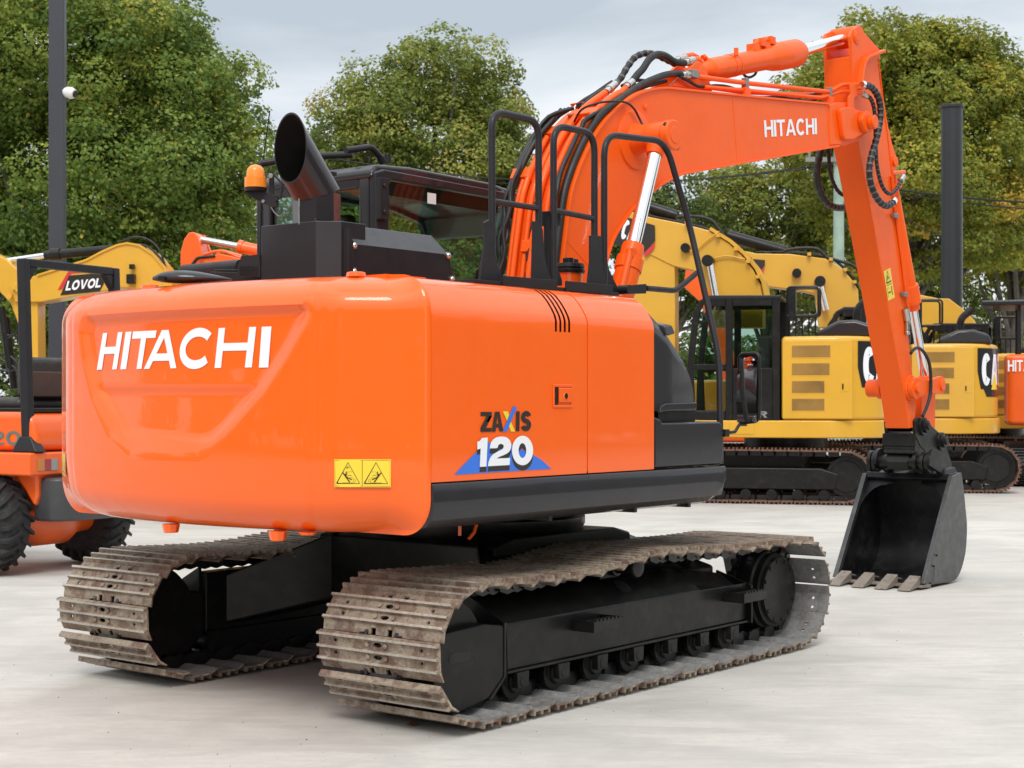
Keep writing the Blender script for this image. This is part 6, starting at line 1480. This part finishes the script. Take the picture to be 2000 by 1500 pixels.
for s in (1, -1): mb.hexa([(-.38, s*.53-.035, 1.0), (-.29, s*.53-.035, 1.0), (-.29, s*.53+.035, 1.0), (-.38, s*.53+.035, 1.0), (-.32, s*.53-.035, 2.59), (-.23, s*.53-.035, 2.59), (-.23, s*.53+.035, 2.59), (-.32, s*.53+.035, 2.59)]); mb.hexa([(-.48, s*.53-.06, 1.012), (-.20, s*.53-.06, 1.012), (-.20, s*.53+.06, 1.012), (-.48, s*.53+.06, 1.012), (-.39, s*.53-.038, 1.14), (-.27, s*.53-.038, 1.14), (-.27, s*.53+.038, 1.14), (-.39, s*.53+.038, 1.14)])
mb.box(-.315, -.235, -.49, .49, 2.525, 2.592)
for s in (1, -1): mb.prism([(s*.49, 2.525), (s*.49, 2.40), (s*.39, 2.525)], -.31, -.24, 'x')
mb.build('roll_bar', 'grey_matte', WL, local=True, bevel=.012)
mb = MB(); mb.box(.0, .55, -.3, .3, 1.34, 1.46); mb.box(-.05, .08, -.28, .28, 1.44, 1.80); ST = mb.build('driver_seat', 'seat_vinyl', WL, local=True, bevel=.06, seg=3)
mb = MB(); mb.box(-.07, -.04, -.24, .24, 1.46, 1.68); mb.build('seat_back_cover', 'seat_brown', ST, local=True, bevel=.02)
mb = MB(); mb.box(-.35, .9, -.5, .5, 1.335, 1.37); mb.build('seat_deck', 'black_frame', WL, local=True, bevel=.01)
mb = MB(); mb.box(1.0, 1.9, -.4, .4, .55, .95); mb.box(1.5, 2.3, -.2, .2, .6, 1.2); mb.build('front_frame', 'orange_far', WL, local=True, bevel=.05)

# --- poles and wires
def at_ground(px, D): p = CAM+Fv*D+Rv*((px-1000)/3100*D); p.z = 0; return p
g = at_ground(112.5, 24)
PL_ = thing('steel_pole', 'tall square dark steel pole with a white security camera near the trees on the left', 'pole', g, YAW+.12)
mb = MB(); mb.box(-.115, .115, -.115, .115, 0, 9.5); mb.build('post', 'pole_grey', PL_, local=True, bevel=.012)
mb = MB(); c = Vector((-.06, -.15, 1.42+(785-180)/3100*24)); mb.lathe(c+Vector((0, .04, 0)), (-.35, -.9, -.25), [(0, .06), (.05, .085), (.12, .09), (.17, .07), (.18, .05)], 20); CM = mb.build('security_camera', 'cream_plastic', PL_, local=True)
d_ = Vector((-.35, -.9, -.25)).normalized(); mb = MB(); mb.lathe(c+Vector((0, .04, 0))+d_*.175, d_, [(0, .055), (.02, .05)], 18); mb.build('camera_lens', 'black_frame', CM, local=True)
g = at_ground(1859, 35)
CO = thing('steel_column', 'thick black round steel column with a flat cap rising behind the yellow excavators', 'pole', g)
mb = MB(); zt = 1.42+(785-212)/3100*35; mb.lathe((0, 0, 0), (0, 0, 1), [(0, .232), (zt, .232)], 40); mb.build('post', 'pipe_black', CO, local=True)
mb = MB(); mb.lathe((0, 0, zt), (0, 0, 1), [(0, .265), (.07, .265)], 32)
mb.build('column_cap', 'pipe_black', CO, local=True, bevel=.01)
g = at_ground(1638, 42)
UP = thing('utility_pole', 'pale green weathered timber power pole with a cross arm behind the dipper arm', 'power pole', g, YAW-pi/2)
mb = MB(); mb.lathe((0, 0, 0), (0, 0, 1), [(0, .17), (8.6, .13)], 16); mb.build('post', 'pole_green', UP, local=True)
mb = MB(); mb.box(-.9, .5, -.2, -.1, 7.75, 7.87); 
for x in (-.8, -.3, .4): mb.cyl((x, -.15, 7.87), (x, -.15, 8.02), .04, n=8)
mb.build('cross_arm', 'galv', UP, local=True)
mb = MB(); W = lambda px, py, D=42: od(px, py, D)
def sag(a, b, s=.3, n=14): return [a.lerp(b, i/n)-Vector((0, 0, s*4*(i/n)*(1-i/n))) for i in range(n+1)]
mb.tube(sag(W(1625, 322), W(600, 300), .6), .018, 6); mb.tube(sag(W(1632, 318), W(600, 320, 48), .6), .014, 6)
mb.tube(sag(W(1640, 352), W(2300, 392, 46), .3), .03, 6); mb.tube(sag(W(1640, 358), W(2300, 410, 46), .3), .018, 6)
mb.tube(sag(W(1640, 350), W(1850, 470, 42), .05), .016, 6)
tag(mb.build('power_line', 'black_frame'), 'thin overhead power lines strung from the green timber pole', 'power line')
# =====================================================================  TREES
def leafmat(name, stops, tr_=.42):
    m, nt, b = nodes(name); at = N(nt, 'ShaderNodeAttribute', attribute_name='tone')
    c = ramp(nt, at.outputs['Fac'], stops); b.inputs['Roughness'].default_value = .55; b.inputs['Specular IOR Level'].default_value = .3
    nt.links.new(c, b.inputs['Base Color'])
    t = N(nt, 'ShaderNodeBsdfTranslucent'); c2 = mixc(nt, .5, c, (.14, .17, .02)); nt.links.new(c2, t.inputs[0])
    mx = N(nt, 'ShaderNodeMixShader'); mx.inputs[0].default_value = tr_; nt.links.new(b.outputs[0], mx.inputs[1]); nt.links.new(t.outputs[0], mx.inputs[2])
    nt.links.new(mx.outputs[0], nt.nodes['Material Output'].inputs['Surface'])
leafmat('leaf_green', [(0, (.07, .12, .025)), (.35, (.16, .25, .045)), (.6, (.28, .36, .065)), (.82, (.44, .44, .08)), (1, (.62, .42, .07))])
leafmat('leaf_olive', [(0, (.09, .13, .03)), (.35, (.21, .27, .055)), (.6, (.35, .38, .08)), (.82, (.48, .44, .10)), (1, (.60, .38, .08))])
leafmat('leaf_gold', [(0, (.13, .16, .025)), (.35, (.25, .29, .045)), (.6, (.38, .38, .055)), (.82, (.52, .43, .06)), (1, (.64, .36, .06))])
leafmat('leaf_dark', [(0, (.04, .07, .02)), (.4, (.09, .14, .035)), (.7, (.15, .21, .045)), (1, (.28, .30, .06))])
paint('bark', (.16, .14, .12), .9, 0, .3, .3, bumpy=.8, dust=.5, dustc=(.28, .26, .22))
def leaves(centers, radii, counts, size, rs, flat=.75, crown_c=None):
    """leaf quads on the shells of many small sprays"""
    P = []; Nn = []; Tn = []; Cl = []
    for c, r, k in zip(centers, radii, counts):
        d = rs.normal(size=(k, 3)); d /= np.linalg.norm(d, axis=1)[:, None]
        out = (c-crown_c); out = out/ (np.linalg.norm(out)+1e-6)
        flip = (d @ out < -.35); d[flip] *= -1
        rr = r*(.72+.38*rs.random(k))[:, None]
        lump = 1+.18*np.sin(d[:, :1]*5+c[0]*3)*np.cos(d[:, 1:2]*6+c[1]*5)+.12*np.sin(d[:, 2:3]*9+c[2])
        p = c+d*rr*lump*np.array([1, 1, flat]); p[:, 2] -= .25*r*(d[:, 0]**2+d[:, 1]**2)
        P.append(p); n = d*.7+np.array([0, 0, .45])+rs.normal(size=(k, 3))*.45; Nn.append(n)
        base = rs.normal(.42, .17); Tn.append(base+rs.normal(0, .10, k)+.06*d[:, 2])
    P = np.concatenate(P); Nn = np.concatenate(Nn); tone = np.clip(np.concatenate(Tn), 0, 1); yl = rs.random(len(tone)) < .025; tone[yl] = rs.random(yl.sum())*.3+.7
    Nn /= np.linalg.norm(Nn, axis=1)[:, None]; k = len(P)
    a = rs.normal(size=(k, 3)); U = np.cross(Nn, a); U /= np.linalg.norm(U, axis=1)[:, None]; V = np.cross(Nn, U)
    s = size*(.65+.7*rs.random(k))[:, None]
    q = np.stack([P-U*s*.5, P+V*s*.36-Nn*s*.08, P+U*s*.5, P-V*s*.36-Nn*s*.08], 1).reshape(-1, 3)
    return q, tone
def mesh_quads(name, q, tone, mat, parent):
    me = bpy.data.meshes.new(name); k = len(q)//4
    me.vertices.add(len(q)); me.vertices.foreach_set('co', q.astype(np.float32).ravel())
    me.loops.add(len(q)); me.loops.foreach_set('vertex_index', np.arange(len(q), dtype=np.int32))
    me.polygons.add(k); me.polygons.foreach_set('loop_start', np.arange(0, len(q), 4, dtype=np.int32)); me.polygons.foreach_set('loop_total', np.full(k, 4, dtype=np.int32))
    me.update(calc_edges=True)
    at = me.attributes.new('tone', 'FLOAT', 'FACE'); at.data.foreach_set('value', tone.astype(np.float32))
    me.materials.append(MAT[mat]); o = bpy.data.objects.new(name, me); COL.objects.link(o)
    if parent is not None: o.parent = parent
    return o
def tree(label, px, D, lobes, mat, seed, leaf=.15, dens=1.0, group='trees behind the yard', trunk=True, crn=None, cat='tree', name='broadleaf_tree', flat=.75):
    """lobes: list of (px, py, rx_px, ry_px) crown masses measured at distance D"""
    rs = np.random.RandomState(seed); g = at_ground(px, D); root = thing(name, label, cat, g, 0, group)
    CC = []; RR = []; KK = []; mpp = D/3100
    for (lx, ly, rx, ry) in lobes:
        c = np.array(od(lx, ly, D)-g); rx *= mpp; ry *= mpp; cs = max(.45, min(rx, ry)*.23)
        n = int(20*rx*rx*ry/(cs**3)/10*dens**.3)+18
        d = rs.normal(size=(n, 3)); d /= np.linalg.norm(d, axis=1)[:, None]
        rad_ = (.30+.70*rs.random(n)**.5)[:, None]
        wob = 1+.10*np.sin(d[:, :1]*4+seed)+.10*np.cos(d[:, 2:3]*5+seed*2)
        p = c+d*rad_*wob*np.array([rx, rx, ry])
        for q in p: CC.append(q); RR.append(cs*(.40+1.05*rs.random()**1.8)); KK.append(c)
    q_all = []; t_all = []
    for c, r, k in zip(CC, RR, KK):
        cnt = int(dens*11*r*r/(leaf*leaf)*.78)
        q, t = leaves([c], [r], [cnt], leaf, rs, flat, k); q_all.append(q); t_all.append(t)
    mesh_quads('crown', np.concatenate(q_all), np.concatenate(t_all), mat, root)
    if trunk:
        mb = MB(); c = np.array(od(lobes[0][0], lobes[0][1], D)-g); H = c[2]
        pts = [Vector((0, 0, 0)), Vector((.05*H*rs.normal()*.3, .02*H, H*.3)), Vector((c[0]*.4, c[1]*.4, H*.6)), Vector((c[0], c[1], H*1.05))]
        r0 = .035*H+.06; mb.tube(pts, lambda t: r0*(1-.8*t), 12, smooth=5)
        idx = rs.choice(len(CC), min(len(CC), 40), replace=False)
        for i in idx:
            e = Vector(CC[i]); b = Vector(pts[1]).lerp(pts[3], rs.random()*.8); m_ = b.lerp(e, .55)+Vector((0, 0, -.05*H)); mb.tube([b, m_, e], lambda t: r0*.30*(1-.85*t), 6, smooth=3)
        mb.build('trunk', 'bark', root, local=True)
    return root
tree('tall green tree filling the upper left, behind the dark pole', 150, 42, [(160, 300, 335, 330), (60, 120, 330, 240), (330, 190, 165, 180), (300, 480, 200, 170), (90, 560, 260, 150), (430, 330, 80, 130)], 'leaf_green', 3, .115, 1)
tree('second green tree cut off by the left edge', -180, 46, [(-170, 330, 220, 300), (-150, 100, 200, 200)], 'leaf_green', 5, .14, .8)
tree('rounded olive green tree behind the dark cab', 850, 60, [(850, 290, 185, 200), (720, 330, 125, 160), (960, 300, 100, 165), (850, 160, 105, 85), (850, 470, 200, 100), (650, 370, 62, 110), (1000, 430, 80, 90)], 'leaf_olive', 8, .135, 1)
tree('golden green tree behind the boom tip, tallest on the right', 1770, 50, [(1790, 270, 215, 215), (1645, 215, 120, 140), (1740, 135, 125, 110), (1860, 150, 110, 100), (1900, 250, 140, 170), (1800, 430, 180, 130), (1595, 290, 80, 100)], 'leaf_gold', 11, .125, 1)
tree('yellow-green tree cut by the right edge behind the black column', 1985, 56, [(2030, 320, 110, 150), (1990, 450, 130, 110)], 'leaf_gold', 13, .14, .9)
tree('bright green tree under the boom, left of the green power pole', 1500, 56, [(1500, 440, 130, 120), (1600, 400, 90, 110), (1420, 400, 75, 90), (1560, 540, 150, 80)], 'leaf_olive', 17, .13, 1)
tree('dark green tree seen through the bend of the boom', 1300, 52, [(1300, 470, 110, 130), (1210, 520, 90, 120), (1380, 540, 90, 90)], 'leaf_dark', 19, .13, 1)
tree('low green tree behind the cab windows', 620, 50, [(600, 480, 150, 100), (760, 520, 140, 80)], 'leaf_green', 23, .14, .8)
tree('small tree behind the handrails between cab and boom', 1060, 58, [(1050, 420, 70, 110), (1080, 540, 90, 90)], 'leaf_olive', 29, .14, .9)
tree('thin grey-green tree low at the right edge beside the canopy', 1965, 62, [(1965, 590, 60, 90), (1910, 620, 50, 60)], 'leaf_olive', 31, .13, .5)
tree('dark tree low on the right between the dipper arm and the column', 1790, 58, [(1760, 540, 90, 110), (1860, 560, 60, 80)], 'leaf_dark', 37, .14, .8)
# far hedge that closes the yard
rs = np.random.RandomState(41); q_all = []; t_all = []
for i in range(330):
    px = -500+3000*rs.random(); D = 66+6*rs.random(); h = rs.random()**1.3*4.2
    c = CAM+Fv*D+Rv*((px-1000)/3100*D); c = np.array([c.x, c.y, h]); q, t = leaves([c], [1.0+.6*rs.random()], [420], .26, rs, .8, c-np.array([0, 0, 3.])); q_all.append(q); t_all.append(t)
hd = mesh_quads('hedge', np.concatenate(q_all), np.concatenate(t_all), 'leaf_dark', None); tag(hd, 'dark mass of shrubs along the far side of the yard', 'hedge', None, 'stuff')

# unseen trees added round the yard's open sides to darken what the paint reflects
q_all = []; t_all = []
for i in range(420):
    a = rs.random(); x = -16+86*a; y = -24-5*rs.random()-8*abs(a-.4); h = rs.random()**.8*(8.5+2.5*math.sin(x*.35)); c = np.array([x, y, h])
    q, t = leaves([c], [1.5+.8*rs.random()], [260], .55, rs, .8, c-np.array([0, 0, 4.])); q_all.append(q); t_all.append(t)
for i in range(260):
    a = rs.random(); y = -20+70*a; x = -34-6*rs.random(); h = rs.random()**.8*(6.5+4.0*math.sin(y*.42)); c = np.array([x, y, max(.5, h)])
    q, t = leaves([c], [1.5+.8*rs.random()], [260], .55, rs, .8, c-np.array([0, 0, 4.])); q_all.append(q); t_all.append(t)
hd = mesh_quads('unseen_treeline', np.concatenate(q_all), np.concatenate(t_all), 'leaf_dark', None); tag(hd, 'unseen row of trees added on the near side of the yard to darken reflections', 'unseen_treeline', None, 'stuff')

# =====================================================================  GROUND
m, nt, b = nodes('concrete'); v = coords(nt)
big = noise(nt, v, .16, 5, .55, .8); mid = noise(nt, v, 1.3, 8, .6, .6); fine = noise(nt, v, 22, 8, .7); sp = noise(nt, v, 90, 6, .8)
c = ramp(nt, big, [(.3, (.49, .468, .425)), (.5, (.56, .54, .497)), (.7, (.62, .60, .555))])
c = mixc(nt, ramp(nt, mid, [(.38, .45), (.56, 0.)]), c, (.40, .385, .365))
c = mixc(nt, ramp(nt, fine, [(.3, .35), (.55, 0.)]), c, (.42, .41, .39))
c = mixc(nt, ramp(nt, sp, [(.63, 0.), (.71, .6)]), c, (.24, .21, .18))
# drag streaks left by vehicles
tc = N(nt, 'ShaderNodeTexCoord'); m0 = N(nt, 'ShaderNodeMapping'); m0.inputs['Rotation'].default_value = (0, 0, pi/2-YAW); nt.links.new(tc.outputs['Object'], m0.inputs['Vector'])
mp = N(nt, 'ShaderNodeMapping'); mp.inputs['Scale'].default_value = (.5, 2.0, 1); nt.links.new(m0.outputs['Vector'], mp.inputs['Vector'])
st = noise(nt, mp.outputs['Vector'], 1.6, 8, .66, .5); c = mixc(nt, ramp(nt, st, [(.48, 0.), (.66, .55)]), c, (.37, .355, .335))
st2 = noise(nt, mp.outputs['Vector'], 9, 6, .7, .4); c = mixc(nt, ramp(nt, st2, [(.43, 0.), (.68, .45)]), c, (.42, .41, .385))
nt.links.new(c, b.inputs['Base Color']); nt.links.new(ramp(nt, mid, [(.3, .55), (.7, .85)]), b.inputs['Roughness']); b.inputs['Specular IOR Level'].default_value = .4
bump(nt, b, fine, .2, .005)
mb = MB(); mb.add([(-400, -400, 0), (400, -400, 0), (400, 400, 0), (-400, 400, 0)], [(0, 1, 2, 3)]); gr = mb.build('ground', 'concrete', fix=False); tag(gr, 'pale worn concrete yard', None, None, 'structure')
paint('dead_leaf', (.30, .12, .04), .8, 0, .3, .3)
def leaf(x, y, z, s, a, label):
    mb = MB(); n = 6; vs = []; prof = [(0, 0), (.3, .28), (.6, .36), (.85, .22), (1, 0)]
    vs = [(s*(t-.5), s*w, z+.012*math.sin(t*6)) for t, w in prof]+[(s*(t-.5), -s*w, z+.008) for t, w in prof[1:-1][::-1]]
    R_ = Matrix.Rotation(a, 3, 'Z'); mb.slab([R_ @ Vector((p[0], p[1], 0))+Vector((x, y, p[2])) for p in vs], (0, 0, .002)); o = mb.build('fallen_leaf', 'dead_leaf', fix=False); tag(o, label, 'leaf', 'fallen leaves on the yard')
q = oz(802, 1413, 0.0); leaf(q.x-.02, q.y-.03, .004, .075, .6, 'orange brown fallen leaf lying under the near track')
q = oz(905, 1398, 0.03); leaf(q.x+.02, q.y+.02, .035, .05, 2, 'small brown leaf caught on the near track shoe')
q = oz(420, 1306, 0.03); leaf(q.x, q.y, .035, .06, 1.2, 'small brown leaf on the bottom run of the far track')

# small grit and crumbs of dry mud scattered round the tracks
mb = MB(); rg = random.Random(5)
for i in range(260):
    if i < 225: x, y = rg.uniform(-2.6, 2.6), rg.choice((-.9, .985))+rg.gauss(0, .42)
    else: x, y = rg.uniform(-4.5, 6), rg.uniform(-3.5, 4)
    s_ = rg.uniform(.0015, .004); mb.ball((x, y, s_*.4), s_, s_*rg.uniform(.6, 1.2), s_*.6, 6, 3)
tag(mb.build('grit', 'bark'), 'crumbs of grit and dry mud on the concrete round the tracks', 'grit', None, 'stuff')

# =====================================================================  SKY, SUN, CAMERA
SUN_EL, SUN_AZ = rad(50), rad(212)       # direction the light comes from, measured from +x
w = bpy.data.worlds.new('World'); scene.world = w; w.use_nodes = True; nt = w.node_tree; bg = nt.nodes['Background']
sky = N(nt, 'ShaderNodeTexSky', sky_type='NISHITA'); sky.sun_disc = False; sky.sun_elevation = SUN_EL; sky.sun_rotation = pi/2-SUN_AZ; sky.dust_density = 3; sky.air_density = 1.0
tc = N(nt, 'ShaderNodeTexCoord'); sep = N(nt, 'ShaderNodeSeparateXYZ'); nt.links.new(tc.outputs['Generated'], sep.inputs[0])
mp = N(nt, 'ShaderNodeMapping'); mp.inputs['Scale'].default_value = (1, 1, 3.2); mp.inputs['Location'].default_value = (.35, .1, 0); nt.links.new(tc.outputs['Generated'], mp.inputs[0])
n1 = noise(nt, mp.outputs[0], 1.9, 7, .5, .5); n2 = noise(nt, mp.outputs[0], 5.5, 5, .5, .3)
nn = N(nt, 'ShaderNodeMath', operation='MULTIPLY_ADD'); nt.links.new(n2, nn.inputs[0]); nn.inputs[1].default_value = .28; nt.links.new(n1, nn.inputs[2])
cl = ramp(nt, nn.outputs[0], [(.45, (5.9, 6.7, 7.5)), (.55, (8.1, 8.8, 9.5)), (.63, (10.0, 10.5, 10.9)), (.73, (12.2, 12.4, 12.5))])
# overcast luminance rises towards the zenith
el = ramp(nt, sep.outputs['Z'], [(0.0, 1.0), (.25, 1.0), (.5, 1.2), (1.0, 1.6)])
el.node.color_ramp.interpolation = 'EASE'
def vmul(a, b_):
    m_ = N(nt, 'ShaderNodeVectorMath', operation='MULTIPLY'); nt.links.new(a, m_.inputs[0]); nt.links.new(b_, m_.inputs[1]); return m_.outputs[0]
for e in el.node.color_ramp.elements: e.color = (e.color[0], e.color[0], e.color[0], 1)
cl = vmul(cl, el)
mx = mixc(nt, .95, sky.outputs[0], cl)
nt.links.new(mx, bg.inputs['Color']); bg.inputs['Strength'].default_value = .075
sl = bpy.data.lights.new('Sun', 'SUN'); sl.energy = 1.5; sl.angle = rad(22); sl.color = (1, .95, .88)
so = bpy.data.objects.new('sun', sl); COL.objects.link(so)
dv = Vector((math.cos(SUN_EL)*math.cos(SUN_AZ), math.cos(SUN_EL)*math.sin(SUN_AZ), math.sin(SUN_EL))); so.rotation_euler = dv.to_track_quat('Z', 'Y').to_euler()
cd = bpy.data.cameras.new('Camera'); co = bpy.data.objects.new('camera', cd); COL.objects.link(co); scene.camera = co
co.location = CAM; co.rotation_euler = (pi/2, 0, YAW-pi/2); cd.sensor_width = 36; cd.lens = 36*FPX/2000; cd.shift_y = (785-750)/2000
cd.clip_start = .1; cd.clip_end = 1500; cd.dof.use_dof = True; cd.dof.focus_distance = 8.4; cd.dof.aperture_fstop = 8
scene.render.engine = 'CYCLES'; scene.render.resolution_x = 1024; scene.render.resolution_y = 768
scene.view_settings.view_transform = 'Standard'; scene.view_settings.look = 'None'; scene.view_settings.exposure = 0.33; scene.view_settings.gamma = 1
scene.cycles.max_bounces = 7; scene.cycles.transparent_max_bounces = 12
